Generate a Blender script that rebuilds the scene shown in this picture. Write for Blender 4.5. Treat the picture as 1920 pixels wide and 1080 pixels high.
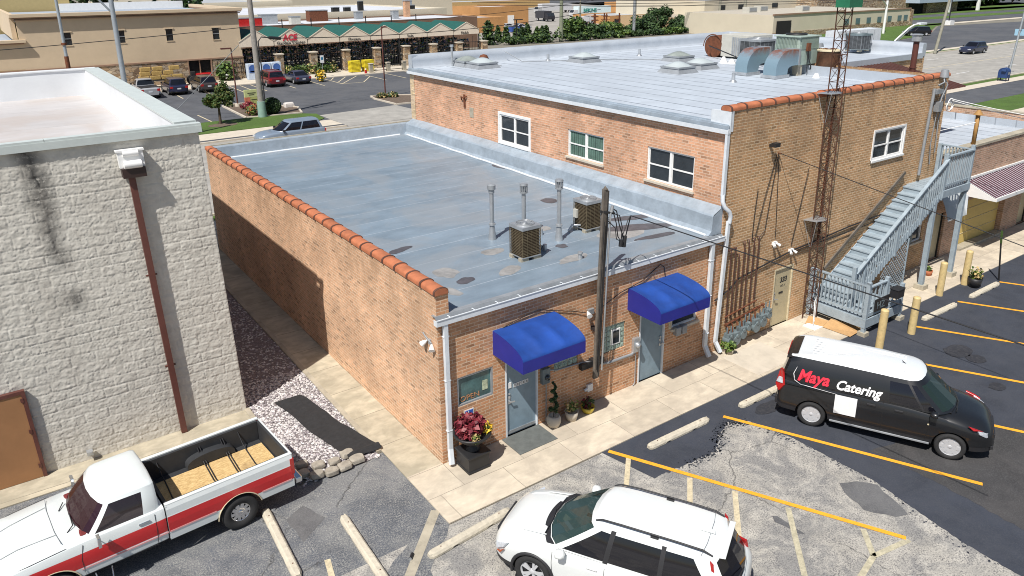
import bpy, bmesh, math, random
from mathutils import Vector, Matrix, noise
R = math.radians
random.seed(11)
for _o in list(bpy.data.objects): bpy.data.objects.remove(_o)
SC = bpy.context.scene
ORD = ['first', 'second', 'third', 'fourth', 'fifth', 'sixth', 'seventh', 'eighth', 'ninth', 'tenth', 'eleventh', 'twelfth', 'thirteenth', 'fourteenth']
COL = SC.collection
# ------------------------------------------------------------------ camera
cd = bpy.data.cameras.new('camera'); cam = bpy.data.objects.new('camera', cd); COL.objects.link(cam)
YAW, PIT, ROL = 0.61484, 0.31001, -0.01190
CPOS = Vector((-7.415, -13.447, 10.858))
_f = Vector((math.sin(YAW)*math.cos(PIT), math.cos(YAW)*math.cos(PIT), -math.sin(PIT)))
_r = Vector((math.cos(YAW), -math.sin(YAW), 0)); _u = _r.cross(_f)
_r2 = math.cos(ROL)*_r + math.sin(ROL)*_u; _u2 = -math.sin(ROL)*_r + math.cos(ROL)*_u
cam.matrix_world = Matrix(((_r2.x, _u2.x, -_f.x, CPOS.x), (_r2.y, _u2.y, -_f.y, CPOS.y), (_r2.z, _u2.z, -_f.z, CPOS.z), (0, 0, 0, 1)))
cd.sensor_width = 36; cd.lens = 1425.27/1920*36; cd.shift_x = -0.0006; cd.shift_y = -0.0645
cd.clip_start = .1; cd.clip_end = 3000
SC.camera = cam
# ------------------------------------------------------------------ sky, sun, exposure
SUN = Vector((-3.0, -1.58, 4.95)).normalized()
W = bpy.data.worlds.new('World'); SC.world = W; W.use_nodes = True
_n = W.node_tree.nodes; _n.clear()
sky = _n.new('ShaderNodeTexSky'); sky.sky_type = 'NISHITA'; sky.sun_disc = False
sky.sun_elevation = math.asin(SUN.z); sky.sun_rotation = math.atan2(SUN.x, SUN.y)
bg = _n.new('ShaderNodeBackground'); bg.inputs[1].default_value = .058
wo = _n.new('ShaderNodeOutputWorld')
W.node_tree.links.new(sky.outputs[0], bg.inputs[0]); W.node_tree.links.new(bg.outputs[0], wo.inputs[0])
ld = bpy.data.lights.new('sun', 'SUN'); ld.energy = 4.2; ld.angle = R(.53); ld.color = (1, .955, .89)
sun = bpy.data.objects.new('sun', ld); COL.objects.link(sun); sun.rotation_euler = SUN.to_track_quat('Z', 'Y').to_euler()
SC.view_settings.view_transform = 'Standard'; SC.view_settings.look = 'None'
SC.view_settings.exposure = 0.42; SC.view_settings.gamma = 1
SC.render.filter_size = 1.0
try: SC.cycles.filter_width = 1.0
except Exception: pass

# ------------------------------------------------------------------ helpers: objects
def thing(name, label, cat, loc=(0, 0, 0), rz=0, group=None):
    o = bpy.data.objects.new(name, None); COL.objects.link(o)
    o.location = loc; o.rotation_euler = (0, 0, rz); o.empty_display_size = .3
    o['label'] = label; o['category'] = cat
    if group: o['group'] = group
    return o
def tag(o, label, cat, group=None):
    o['label'] = label; o['category'] = cat
    if group: o['group'] = group
    return o
def struct(o, kind='structure'):
    o['kind'] = kind; return o
def dup(root, loc=None, rz=None, label=None, group=None):
    r = root.copy(); COL.objects.link(r)
    if loc is not None: r.location = loc
    if rz is not None: r.rotation_euler = (0, 0, rz)
    if label: r['label'] = label
    if group: r['group'] = group
    for ch in list(root.children):
        c = ch.copy(); COL.objects.link(c); c.parent = r
        for g in list(ch.children):
            d = g.copy(); COL.objects.link(d); d.parent = c
    return r
def lerp(a, b, t): return a+(b-a)*t

class MB:
    """collects geometry; build() links it as one mesh object"""
    def __init__(s): s.v = []; s.f = []; s.m = []; s.sm = []; s.cm = 0; s.cs = False
    def mat(s, i): s.cm = i; return s
    def smooth(s, b=True): s.cs = b; return s
    def add(s, vs, fs):
        o = len(s.v); s.v += [tuple(p) for p in vs]
        for f in fs: s.f.append(tuple(i+o for i in f)); s.m.append(s.cm); s.sm.append(s.cs)
        return s
    def box(s, x0, x1, y0, y1, z0, z1):
        v = [(x, y, z) for z in (z0, z1) for y in (y0, y1) for x in (x0, x1)]
        return s.add(v, [(0, 2, 3, 1), (4, 5, 7, 6), (0, 1, 5, 4), (2, 6, 7, 3), (0, 4, 6, 2), (1, 3, 7, 5)])
    def obox(s, c, ax, ay, az):       # oriented box: centre and three half-axis vectors
        c, ax, ay, az = map(Vector, (c, ax, ay, az))
        v = [c+ax*i+ay*j+az*k for k in (-1, 1) for j in (-1, 1) for i in (-1, 1)]
        fs = [(0, 2, 3, 1), (4, 5, 7, 6), (0, 1, 5, 4), (2, 6, 7, 3), (0, 4, 6, 2), (1, 3, 7, 5)]
        if ax.cross(ay).dot(az) < 0: fs = [f[::-1] for f in fs]
        return s.add(v, fs)
    def bar(s, p0, p1, w, h, up=(0, 0, 1)):    # rectangular bar between two points
        p0, p1 = Vector(p0), Vector(p1); d = (p1-p0); L = d.length
        if L < 1e-6: return s
        d.normalize(); up = Vector(up)
        if abs(d.dot(up)) > .98: up = Vector((1, 0, 0)) if abs(d.x) < .9 else Vector((0, 1, 0))
        sd = d.cross(up).normalized(); u = sd.cross(d)
        return s.obox((p0+p1)/2, d*(L/2), sd*(w/2), u*(h/2))
    def quad(s, a, b, c, d): return s.add([a, b, c, d], [(0, 1, 2, 3)])
    def poly(s, pts, z):      # flat sheet facing up
        a = sum(pts[i][0]*pts[(i+1) % len(pts)][1]-pts[(i+1) % len(pts)][0]*pts[i][1] for i in range(len(pts)))
        if a < 0: pts = pts[::-1]
        return s.add([(p[0], p[1], z) for p in pts], [tuple(range(len(pts)))])
    def prism(s, pts, z0, z1):     # plan polygon extruded
        a = sum(pts[i][0]*pts[(i+1) % len(pts)][1]-pts[(i+1) % len(pts)][0]*pts[i][1] for i in range(len(pts)))
        if a < 0: pts = pts[::-1]
        n = len(pts); v = [(p[0], p[1], z0) for p in pts]+[(p[0], p[1], z1) for p in pts]
        return s.add(v, [tuple(range(n))[::-1], tuple(range(n, 2*n))]+[(i, (i+1) % n, (i+1) % n+n, i+n) for i in range(n)])
    def extr(s, pts, d):     # any planar polygon (3-D points) extruded by vector d
        n = len(pts); d = Vector(d); p = [Vector(q) for q in pts]
        v = p+[q+d for q in p]
        return s.add(v, [tuple(range(n))[::-1], tuple(range(n, 2*n))]+[(i, (i+1) % n, (i+1) % n+n, i+n) for i in range(n)])
    def cyl(s, p0, p1, r0, r1=None, n=12, cap=True):
        if r1 is None: r1 = r0
        p0, p1 = Vector(p0), Vector(p1); d = (p1-p0).normalized()
        a = d.orthogonal().normalized(); b = d.cross(a)
        v = []
        for p, r in ((p0, r0), (p1, r1)):
            v += [p+(a*math.cos(2*math.pi*i/n)+b*math.sin(2*math.pi*i/n))*r for i in range(n)]
        sm = s.cs; s.cs = True
        s.add(v, [(i, (i+1) % n, (i+1) % n+n, i+n) for i in range(n)])
        s.cs = False
        if cap: s.add(v, [tuple(range(n))[::-1], tuple(range(n, 2*n))])
        s.cs = sm
        return s
    def tube(s, pts, r, n=8, cap=True):
        pts = [Vector(p) for p in pts]; rr = r if isinstance(r, (list, tuple)) else [r]*len(pts)
        v = []; a = None
        for i, p in enumerate(pts):
            t = (pts[min(i+1, len(pts)-1)]-pts[max(i-1, 0)]).normalized()
            if a is None: a = t.orthogonal().normalized()
            a = (a-t*a.dot(t)).normalized(); b = t.cross(a)
            v += [p+(a*math.cos(2*math.pi*k/n)+b*math.sin(2*math.pi*k/n))*rr[i] for k in range(n)]
        sm = s.cs; s.cs = True
        fs = []
        for i in range(len(pts)-1):
            for k in range(n): fs.append((i*n+k, i*n+(k+1) % n, (i+1)*n+(k+1) % n, (i+1)*n+k))
        s.add(v, fs); s.cs = False
        if cap: s.add(v[:n], [tuple(range(n))[::-1]]); s.add(v[-n:], [tuple(range(n))])
        s.cs = sm
        return s
    def lathe(s, prof, c=(0, 0, 0), n=20, ax='z', arc=None):
        c = Vector(c); v = []; 
        for k in range(n):
            a = 2*math.pi*k/n
            for r, h in prof:
                if ax == 'z': v.append(c+Vector((r*math.cos(a), r*math.sin(a), h)))
                else: v.append(c+Vector((r*math.cos(a), -h, r*math.sin(a))))   # axis along -y
        m = len(prof); fs = []
        for k in range(n):
            k2 = (k+1) % n
            for j in range(m-1): fs.append((k*m+j, k2*m+j, k2*m+j+1, k*m+j+1))
        return s.add(v, fs)
    def grid(s, fn, nu, nv):
        v = [fn(i/nu, j/nv) for j in range(nv+1) for i in range(nu+1)]
        w = nu+1
        return s.add(v, [(j*w+i, j*w+i+1, (j+1)*w+i+1, (j+1)*w+i) for j in range(nv) for i in range(nu)])
    def xform(s, M, start=0):
        for i in range(start, len(s.v)): s.v[i] = tuple(M @ Vector(s.v[i]))
        return s
    def build(s, name, mats, parent=None, world=True, label=None, sharp=None, bev=0, rot=None):
        if not isinstance(mats, (list, tuple)): mats = [mats]
        me = bpy.data.meshes.new(name)
        off = Vector((0, 0, 0))
        if parent and world:
            q = parent
            while q.parent: q = q.parent
            off = Vector(q.location)
        me.from_pydata([tuple(Vector(p)-off) for p in s.v], [], s.f)
        for m in mats: me.materials.append(m)
        me.polygons.foreach_set('material_index', [min(k, len(mats)-1) for k in s.m])
        me.polygons.foreach_set('use_smooth', s.sm)
        uv = me.uv_layers.new(name='UVMap'); d = [0.0]*(2*len(me.loops))
        for p in me.polygons:
            nx, ny, nz = p.normal; ax = abs(nx); ay = abs(ny); az = abs(nz)
            for li in p.loop_indices:
                q = s.v[me.loops[li].vertex_index]
                if az >= ax and az >= ay: u = (q[0], q[1])
                elif ay >= ax: u = (q[0], q[2])
                else: u = (q[1], q[2])
                d[2*li] = u[0]; d[2*li+1] = u[1]
        uv.data.foreach_set('uv', d)
        me.update()
        if sharp: me.set_sharp_from_angle(angle=R(sharp))
        o = bpy.data.objects.new(name, me); COL.objects.link(o)
        if parent: o.parent = parent
        if label: o['label'] = label
        if bev:
            b = o.modifiers.new('bevel', 'BEVEL'); b.width = bev; b.segments = 2; b.limit_method = 'ANGLE'; b.angle_limit = R(40)
        return o

def text(name, body, size, mat, M, parent=None, ext=.004, shear=0, bold=0, align='LEFT', sx=1, spacing=1, world=True):
    c = bpy.data.curves.new(name, 'FONT'); c.body = body; c.size = size; c.extrude = ext; c.shear = shear; c.offset = bold
    c.align_x = align; c.space_character = spacing; c.resolution_u = 3
    t = bpy.data.objects.new(name+'_tmp', c); COL.objects.link(t)
    dg = bpy.context.evaluated_depsgraph_get(); dg.update()
    me = bpy.data.meshes.new_from_object(t.evaluated_get(dg))
    bpy.data.objects.remove(t)
    me.transform(M @ Matrix.Diagonal((sx, 1, 1, 1)))
    if parent and world:
        q = parent
        while q.parent: q = q.parent
        me.transform(Matrix.Translation(-Vector(q.location)))
    me.materials.clear(); me.materials.append(mat)
    o = bpy.data.objects.new(name, me); COL.objects.link(o)
    if parent:
        o.parent = parent
    return o
def frameM(o, xa, ya):   # matrix placing text: origin, x direction, y (up) direction
    o, xa, ya = Vector(o), Vector(xa).normalized(), Vector(ya).normalized(); za = xa.cross(ya)
    return Matrix(((xa.x, ya.x, za.x, o.x), (xa.y, ya.y, za.y, o.y), (xa.z, ya.z, za.z, o.z), (0, 0, 0, 1)))

# ------------------------------------------------------------------ helpers: materials
class NT:
    def __init__(s, name):
        s.m = bpy.data.materials.new(name); s.m.use_nodes = True; s.t = s.m.node_tree; s.t.nodes.clear()
        s.out = s.n('ShaderNodeOutputMaterial'); s.b = s.n('ShaderNodeBsdfPrincipled'); s.l(s.b, 0, s.out, 0)
    def n(s, t, **k):
        q = s.t.nodes.new(t)
        for a, b in k.items(): setattr(q, a, b)
        return q
    def l(s, a, i, b, j): s.t.links.new(a.outputs[i], b.inputs[j])
    def noise(s, scale, detail=4, rough=.6, co='Object', dist=0, map=None):
        tc = s.n('ShaderNodeTexCoord'); q = s.n('ShaderNodeTexNoise')
        q.inputs['Scale'].default_value = scale; q.inputs['Detail'].default_value = detail; q.inputs['Roughness'].default_value = rough; q.inputs['Distortion'].default_value = dist
        if map:
            mp = s.n('ShaderNodeMapping'); mp.inputs['Scale'].default_value = map; s.l(tc, co, mp, 0); s.l(mp, 0, q, 'Vector')
        else: s.l(tc, co, q, 'Vector')
        return q
    def ramp(s, src, i, stops):
        r = s.n('ShaderNodeValToRGB'); e = r.color_ramp.elements
        while len(e) < len(stops): e.new(.5)
        for k, (p, c) in enumerate(stops):
            e[k].position = p; e[k].color = (c, c, c, 1) if not isinstance(c, tuple) else (*c, 1)
        s.l(src, i, r, 0); return r
    def mix(s, fac, a, b, mode='MIX'):
        q = s.n('ShaderNodeMix', data_type='RGBA', blend_type=mode)
        for val, idx in ((fac, 0), (a, 6), (b, 7)):
            if isinstance(val, tuple) and len(val) == 2 and not isinstance(val[0], (int, float)): s.t.links.new(val[0].outputs[val[1]], q.inputs[idx])
            elif isinstance(val, (int, float)): q.inputs[idx].default_value = val if idx == 0 else (val, val, val, 1)
            else: q.inputs[idx].default_value = (*val, 1)
        return (q, 2)
    def set(s, key, v):
        if isinstance(v, tuple) and len(v) == 2 and not isinstance(v[0], (int, float)): s.t.links.new(v[0].outputs[v[1]], s.b.inputs[key])
        elif isinstance(v, tuple): s.b.inputs[key].default_value = (*v, 1)
        else: s.b.inputs[key].default_value = v
    def bump(s, src, strength=.3, dist=.01):
        q = s.n('ShaderNodeBump'); q.inputs['Strength'].default_value = strength; q.inputs['Distance'].default_value = dist
        s.t.links.new(src[0].outputs[src[1]], q.inputs['Height']); s.l(q, 0, s.b, 'Normal'); return q

def M(name, col, rough=.6, metal=0, var=.12, scale=3, bump=0, bscale=60, dirt=0, spec=None, coat=0, trans=0, emis=0):
    k = NT(name)
    c1 = tuple(max(0, v*(1-var)) for v in col); c2 = tuple(min(1, v*(1+var)) for v in col)
    nz = k.noise(scale, 5, .65); rp = k.ramp(nz, 0, [(.3, 0.0), (.7, 1.0)])
    base = k.mix((rp, 0), c1, c2)
    if dirt:
        n2 = k.noise(scale*2.3, 6, .7); r2 = k.ramp(n2, 0, [(.5, 0.0), (.72, dirt)])
        base = k.mix((r2, 0), base, tuple(v*.35+.02 for v in col))
    k.set('Base Color', base); k.set('Roughness', rough); k.set('Metallic', metal)
    if spec is not None: k.set('Specular IOR Level', spec)
    if coat: k.set('Coat Weight', coat); k.set('Coat Roughness', .04)
    if bump: nb = k.noise(bscale, 4, .6); k.bump((nb, 0), bump, .01)
    return k.m

def brick(name, c1, c2, mortar, wash=(.8, .62, .5), washamt=.25, dark=(.2, .12, .08), darkamt=.3, stain=None, vscale=1.13):
    k = NT(name); tc = k.n('ShaderNodeTexCoord')
    b = k.n('ShaderNodeTexBrick'); k.l(tc, 'UV', b, 'Vector')
    b.inputs['Scale'].default_value = 1; b.inputs['Brick Width'].default_value = .215*vscale; b.inputs['Row Height'].default_value = .075*vscale
    b.inputs['Mortar Size'].default_value = .0115; b.inputs['Mortar Smooth'].default_value = .15; b.inputs['Bias'].default_value = 0
    b.inputs['Color1'].default_value = (*c1, 1); b.inputs['Color2'].default_value = (*c2, 1); b.inputs['Mortar'].default_value = (*mortar, 1)
    n1 = k.noise(9, 3, .6, 'UV', map=(.6, 1.6, 1)); r1 = k.ramp(n1, 0, [(.35, 0.0), (.65, washamt)])
    c = k.mix((r1, 0), (b, 0), wash)
    n2 = k.noise(5.5, 4, .7, 'UV', map=(.55, 1.5, 1)); r2 = k.ramp(n2, 0, [(.5, 0.0), (.75, darkamt)])
    c = k.mix((r2, 0), c, dark)
    b2 = k.n('ShaderNodeTexBrick'); k.l(tc, 'UV', b2, 'Vector')
    for q in ('Scale', 'Brick Width', 'Row Height', 'Mortar Smooth', 'Bias'): b2.inputs[q].default_value = b.inputs[q].default_value
    b2.inputs['Mortar Size'].default_value = 0; b2.inputs['Color1'].default_value = (0, 0, 0, 1); b2.inputs['Color2'].default_value = (1, 1, 1, 1)
    rb = k.ramp(b2, 0, [(.0, .52), (.18, .80), (.40, 1.0), (.72, 1.02), (.9, 1.22), (1.0, 1.42)]); mb2 = k.mix((b, 1), (rb, 0), 1.0); c = k.mix(1.0, c, mb2, 'MULTIPLY')
    n8 = k.noise(1.7, 6, .75, 'UV', map=(1, 1.5, 1)); r8 = k.ramp(n8, 0, [(.42, 0.0), (.62, .42)]); c = k.mix((r8, 0), c, wash)
    n4 = k.noise(.55, 5, .7); r4 = k.ramp(n4, 0, [(.35, .74), (.66, 1.12)])
    c = k.mix(1.0, c, (r4, 0), 'MULTIPLY')
    if stain:       # rain streaks and bloom running down from a height band: (z0, z1, colour, amount)
        z0, z1, sc_, am = stain
        sx = k.n('ShaderNodeSeparateXYZ'); k.l(tc, 'UV', sx, 0)
        mr = k.n('ShaderNodeMapRange'); mr.inputs[1].default_value = z0; mr.inputs[2].default_value = z1; k.l(sx, 1, mr, 0)
        n3 = k.noise(1.3, 5, .7, 'UV', map=(1.2, .5, 1)); r3 = k.ramp(n3, 0, [(.42, 0.0), (.62, am)])
        mm = k.n('ShaderNodeMath', operation='MULTIPLY'); k.l(r3, 0, mm, 0); k.l(mr, 0, mm, 1)
        c = k.mix((mm, 0), c, sc_)
    k.set('Base Color', c); k.set('Roughness', .88)
    iv = k.n('ShaderNodeMath', operation='SUBTRACT'); iv.inputs[0].default_value = 1; k.l(b, 1, iv, 1)
    nb = k.noise(70, 3, .6); ad = k.n('ShaderNodeMath', operation='MULTIPLY_ADD'); k.l(nb, 0, ad, 0); ad.inputs[1].default_value = .35; k.l(iv, 0, ad, 2)
    k.bump((ad, 0), .6, .006)
    return k.m

def seamed(name, col, seam, pitch, rot=0, blot=None, blotamt=.5, rough=.5, metal=0, var=.1, bsc=.5, width=.012, length=300):
    k = NT(name); tc = k.n('ShaderNodeTexCoord'); mp = k.n('ShaderNodeMapping'); mp.inputs['Rotation'].default_value = (0, 0, rot)
    nd = k.noise(.8, 3, .5)
    ad = k.n('ShaderNodeMixRGB'); ad.blend_type = 'LINEAR_LIGHT'; ad.inputs[0].default_value = .035
    k.l(tc, 'UV', ad, 1); k.l(nd, 1, ad, 2); k.l(ad, 0, mp, 0)
    b = k.n('ShaderNodeTexBrick'); k.l(mp, 0, b, 'Vector'); b.offset = .37
    b.inputs['Scale'].default_value = 1; b.inputs['Brick Width'].default_value = length; b.inputs['Row Height'].default_value = pitch
    b.inputs['Mortar Size'].default_value = width; b.inputs['Mortar Smooth'].default_value = .4
    b.inputs['Color1'].default_value = (*tuple(v*(1-var*.5) for v in col), 1); b.inputs['Color2'].default_value = (*tuple(v*(1+var*.5) for v in col), 1); b.inputs['Mortar'].default_value = (*seam, 1)
    n1 = k.noise(bsc*2.2, 6, .65, map=(1, 2.0, 1)); r1 = k.ramp(n1, 0, [(.3, 1-var), (.7, 1+var)])
    c = k.mix(1.0, (b, 0), (r1, 0), 'MULTIPLY')
    if blot:
        n2 = k.noise(bsc, 5, .6, dist=.6); r2 = k.ramp(n2, 0, [(.47, 0.0), (.6, blotamt)])
        c = k.mix((r2, 0), c, blot)
    k.set('Base Color', c); k.set('Roughness', rough); k.set('Metallic', metal)
    nb = k.noise(14, 4, .6); k.bump((nb, 0), .15, .02)
    return k.m
# ------------------------------------------------------------------ materials
m_brickO = brick('brick_orange', (.60, .29, .14), (.44, .185, .085), (.66, .53, .39), wash=(.68, .40, .23), washamt=.5, dark=(.27, .11, .06), darkamt=.45)
m_brickL = brick('brick_pink', (.64, .37, .21), (.50, .26, .14), (.74, .60, .45), wash=(.74, .48, .31), washamt=.6, dark=(.38, .19, .10), darkamt=.35, stain=(2.6, 4.1, (.40, .25, .15), .75))
m_brickS = brick('brick_salmon', (.64, .33, .18), (.50, .23, .12), (.66, .52, .40), wash=(.70, .42, .28), washamt=.5, dark=(.42, .2, .11), darkamt=.35)
m_brickY = brick('brick_buff', (.58, .335, .15), (.40, .20, .085), (.78, .63, .44), wash=(.58, .37, .2), washamt=.5, dark=(.2, .1, .05), darkamt=.45, stain=(5.2, 7.4, (.19, .12, .08), .5))
m_brickR = brick('brick_mixed', (.50, .30, .19), (.37, .20, .13), (.58, .49, .40), wash=(.55, .36, .25), washamt=.5, darkamt=.4)
m_brickC = brick('brick_cream', (.62, .48, .27), (.55, .42, .22), (.5, .4, .27))
m_conc = M('concrete', (.47, .41, .32), .9, var=.13, scale=1.2, bump=.2, bscale=90, dirt=.35)
m_conc2 = M('concrete_pale', (.56, .50, .41), .9, var=.1, scale=1.5, bump=.2, bscale=90, dirt=.2)
m_concold = M('concrete_old', (.40, .36, .28), .9, var=.2, scale=1.8, bump=.3, bscale=70, dirt=.5)
m_slab = seamed('concrete_slabs', (.56, .49, .385), (.23, .2, .16), .95, 0, blot=(.36, .31, .25), blotamt=.45, rough=.9, var=.16, bsc=.9, width=.008, length=1.67)
m_slabL = seamed('concrete_slabs_alley', (.46, .41, .31), (.2, .18, .14), 1.5, 0, blot=(.3, .27, .2), blotamt=.6, rough=.9, var=.2, bsc=1.0, width=.012, length=50)
m_white = M('white_paint', (.8, .8, .79), .45, var=.05)
m_gutter = M('gutter_paint', (.66, .70, .74), .4, var=.08, dirt=.15)
m_dwnsp = M('downspout_brown', (.115, .040, .030), .5, var=.15)
m_tileD = M('tile_mortar', (.10, .045, .03), .9, var=.3)
m_tile = M('terracotta', (.44, .15, .07), .8, var=.32, scale=1.6, bump=.1, dirt=.3)
m_silver = seamed('silver_coat', (.195, .25, .305), (.37, .42, .47), 1.0, 0, blot=(.26, .28, .30), blotamt=.55, rough=.42, var=.16, bsc=.45, width=.012)
m_flashT = M('parapet_coat', (.42, .46, .51), .45, .1, var=.08, scale=1.5, bump=.3, bscale=5)
m_flash = M('silver_flashing', (.34, .40, .46), .42, .15, var=.16, scale=2.4, bump=.35, bscale=9, dirt=.2)
m_roofT = seamed('pale_coat', (.47, .52, .58), (.13, .15, .18), .93, R(90), blot=(.40, .44, .49), blotamt=.6, rough=.55, var=.1, bsc=.3, width=.035)
m_membr = M('white_membrane', (.68, .70, .72), .5, var=.05, scale=.8, bump=.2, bscale=3)
m_membrF = seamed('white_membrane_floor', (.50, .48, .475), (.30, .28, .27), 1.9, 0, blot=(.45, .39, .35), blotamt=.6, rough=.6, var=.08, bsc=.35, width=.015)
m_coping = M('coping_pale_green', (.52, .57, .555), .45, var=.06)
m_glass = M('window_glass', (.025, .03, .035), .06, var=.3, spec=.7)
m_curtain = M('curtain', (.09, .16, .13), .9, var=.3, scale=4)
m_dark = M('dark_void', (.012, .012, .012), .9)
m_black = M('black_metal', (.02, .02, .022), .5, var=.2)
m_doorB = M('door_blue_grey', (.20, .28, .34), .5, var=.12, scale=1.5, dirt=.35)
m_doorC = M('door_cream', (.48, .41, .26), .5, var=.08, dirt=.15)
m_doorT = M('door_tan', (.32, .16, .07), .55, var=.12, scale=1.2)
m_steel = M('galvanised', (.48, .50, .52), .38, .6, var=.15, dirt=.2)
m_grey = M('grey_metal', (.32, .34, .36), .5, .3, var=.15, dirt=.2)
m_meter = M('meter_grey', (.15, .19, .205), .5, var=.2, dirt=.3)
m_rustD = M('rust_dark', (.085, .035, .02), .85, .1, var=.4, scale=6, dirt=.5)
m_rust = M('rust', (.15, .05, .022), .85, .1, var=.4, scale=6, dirt=.5)
m_copper = M('brown_pipe', (.075, .033, .024), .6, var=.3, scale=5)
m_awn = M('blue_canvas', (.007, .052, .27), .75, var=.28, scale=1.3, dirt=.12, bump=.15, bscale=120)
m_awnS = M('blue_canvas_side', (.018, .022, .24), .6, var=.1, scale=2)
m_wood = M('weathered_wood', (.135, .115, .095), .9, var=.35, scale=3, bump=.4, bscale=30, dirt=.4)
m_stair = M('stair_paint', (.31, .375, .425), .6, var=.15, scale=2.5, dirt=.25, bump=.15, bscale=30)
m_bollard = M('bollard_cream', (.60, .46, .22), .6, var=.1, scale=4, dirt=.35)
m_orange = M('stripe_yellow', (.84, .38, .025), .8, var=.12, scale=6, dirt=.22)
m_cream = M('stripe_old', (.58, .50, .34), .9, var=.2, scale=8, dirt=.6)
m_creamW = M('stripe_worn', (.46, .42, .30), .9, var=.25, scale=9, dirt=.5)
m_leaf = M('leaf', (.05, .10, .022), .6, var=.5, scale=1.2)
m_leaf2 = M('leaf_light', (.12, .18, .03), .6, var=.4, scale=1.2)
m_bark = M('bark', (.09, .065, .045), .9, var=.3, scale=8, bump=.4)
def grassmat():
    k = NT('grass'); n = k.noise(60, 4, .7); n2 = k.noise(.6, 4, .6)
    r = k.ramp(n, 0, [(.3, (.035, .08, .012)), (.55, (.09, .16, .025)), (.75, (.19, .25, .06))])
    r2 = k.ramp(n2, 0, [(.3, .75), (.7, 1.15)]); c = k.mix(1.0, (r, 0), (r2, 0), 'MULTIPLY')
    k.set('Base Color', c); k.set('Roughness', .9); k.bump((n, 0), .8, .05); return k.m
m_grass = grassmat()
def asphalt(name, base, agg, aggamt, blot=None, blotamt=.5, bsc=.5, crack=0, fine=30):
    k = NT(name); n = k.noise(fine, 3, .8); r = k.ramp(n, 0, [(.46, 0.0), (.60, aggamt)])
    n2 = k.noise(.9, 6, .65); r2 = k.ramp(n2, 0, [(.3, .72), (.7, 1.25)])
    c = k.mix(1.0, base, (r2, 0), 'MULTIPLY')
    if blot:
        n3 = k.noise(bsc, 8, .75, dist=.5); r3 = k.ramp(n3, 0, [(.44, 0.0), (.58, blotamt)]); c = k.mix((r3, 0), c, blot)
    n5 = k.noise(3.2, 5, .8); r5 = k.ramp(n5, 0, [(.38, .35), (.62, 1.0)])
    mm = k.n('ShaderNodeMath', operation='MULTIPLY'); k.l(r, 0, mm, 0); k.l(r5, 0, mm, 1)
    c = k.mix((mm, 0), c, agg)
    if crack:
        tc = k.n('ShaderNodeTexCoord'); v = k.n('ShaderNodeTexVoronoi', feature='DISTANCE_TO_EDGE'); v.inputs['Scale'].default_value = .3
        nd = k.noise(1.6, 4, .7); ad = k.n('ShaderNodeMixRGB'); ad.blend_type = 'LINEAR_LIGHT'; ad.inputs[0].default_value = .22
        k.l(tc, 'Object', ad, 1); k.l(nd, 1, ad, 2); k.l(ad, 0, v, 'Vector')
        r6 = k.ramp(v, 0, [(0.0, crack), (.0055, 0.0)]); n9 = k.noise(.5, 3, .6); r9 = k.ramp(n9, 0, [(.46, 0.0), (.56, 1.0)]); m9 = k.n('ShaderNodeMath', operation='MULTIPLY'); k.l(r6, 0, m9, 0); k.l(r9, 0, m9, 1); c = k.mix((m9, 0), c, (.04, .04, .04))
    k.set('Base Color', c); k.set('Roughness', .9); k.bump((n, 0), .5, .008); return k.m
m_aspG = asphalt('asphalt_worn', (.47, .445, .395), (.08, .08, .09), 1.0, blot=(.19, .19, .19), blotamt=.75, bsc=.9, crack=.8)
m_aspL = asphalt('asphalt_left', (.085, .094, .112), (.36, .355, .33), .8, blot=(.22, .22, .215), blotamt=.5, bsc=.8, crack=.9)
m_aspS = asphalt('asphalt_sealed', (.034, .040, .056), (.075, .08, .09), .4, blot=(.05, .055, .07), blotamt=.6, bsc=.7)
m_aspD = asphalt('asphalt_dark', (.045, .044, .046), (.10, .10, .10), .5, blot=(.07, .065, .065), blotamt=.5, bsc=.8)
m_patch = asphalt('asphalt_patch_grey', (.10, .10, .105), (.2, .2, .2), .5, blot=(.15, .15, .15), blotamt=.6, bsc=1.2)
m_oil = asphalt('oil_stain', (.024, .026, .034), (.05, .05, .055), .8, fine=14)
m_aspF = asphalt('asphalt_far', (.075, .08, .092), (.12, .12, .12), .3, blot=(.11, .112, .12), blotamt=.7, bsc=.12)
m_road = asphalt('road_concrete', (.36, .345, .315), (.26, .25, .23), .4, blot=(.28, .27, .25), blotamt=.5, bsc=.15)
m_ground = M('ground_soil', (.20, .185, .15), .95, var=.2, scale=.3)
m_soil = M('planting_soil', (.13, .095, .07), .95, var=.3, scale=6, bump=.5)

# ------------------------------------------------------------------ ground, roads, pavements
def sheet(name, pts, z, m, kind='structure'):
    return struct(MB().poly(pts, z).build(name, m), kind)
def rect(a, b, c, d): return [(a, c), (b, c), (b, d), (a, d)]
def ragged(pts, amp=.05, step=.25, seed=0):
    out = []; rnd = random.Random(seed)
    for i in range(len(pts)):
        a, b = Vector(pts[i]), Vector(pts[(i+1) % len(pts)]); n = max(1, int((b-a).length/step)); nrm = Vector((-(b-a).y, (b-a).x)).normalized()
        for k in range(n):
            q = a.lerp(b, k/n)
            if k: q = q+nrm*rnd.uniform(-amp, amp)
            out.append((q.x, q.y))
    return out
sheet('ground', rect(-900, 1500, -300, 1600), -.03, m_ground)
sheet('parking_lot', rect(-30, 40, -40, -1.86), 0, m_aspG)
sheet('parking_lot_left', [(-30, -1.86), (-.93, -1.86), (-.93, 1.30), (-2.2, 1.30), (-3.05, 1.25), (-3.05, 4.32), (-30, 4.32)], 0, m_aspL)
sheet('asphalt_patch', ragged([(-30, -2.6), (-2.9, -2.5), (-1.05, -1.2), (-.94, -1.85), (-1.9, -2.75), (-2.6, -6), (-30, -6)], .06, .3, 3), .004, m_aspL)
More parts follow.
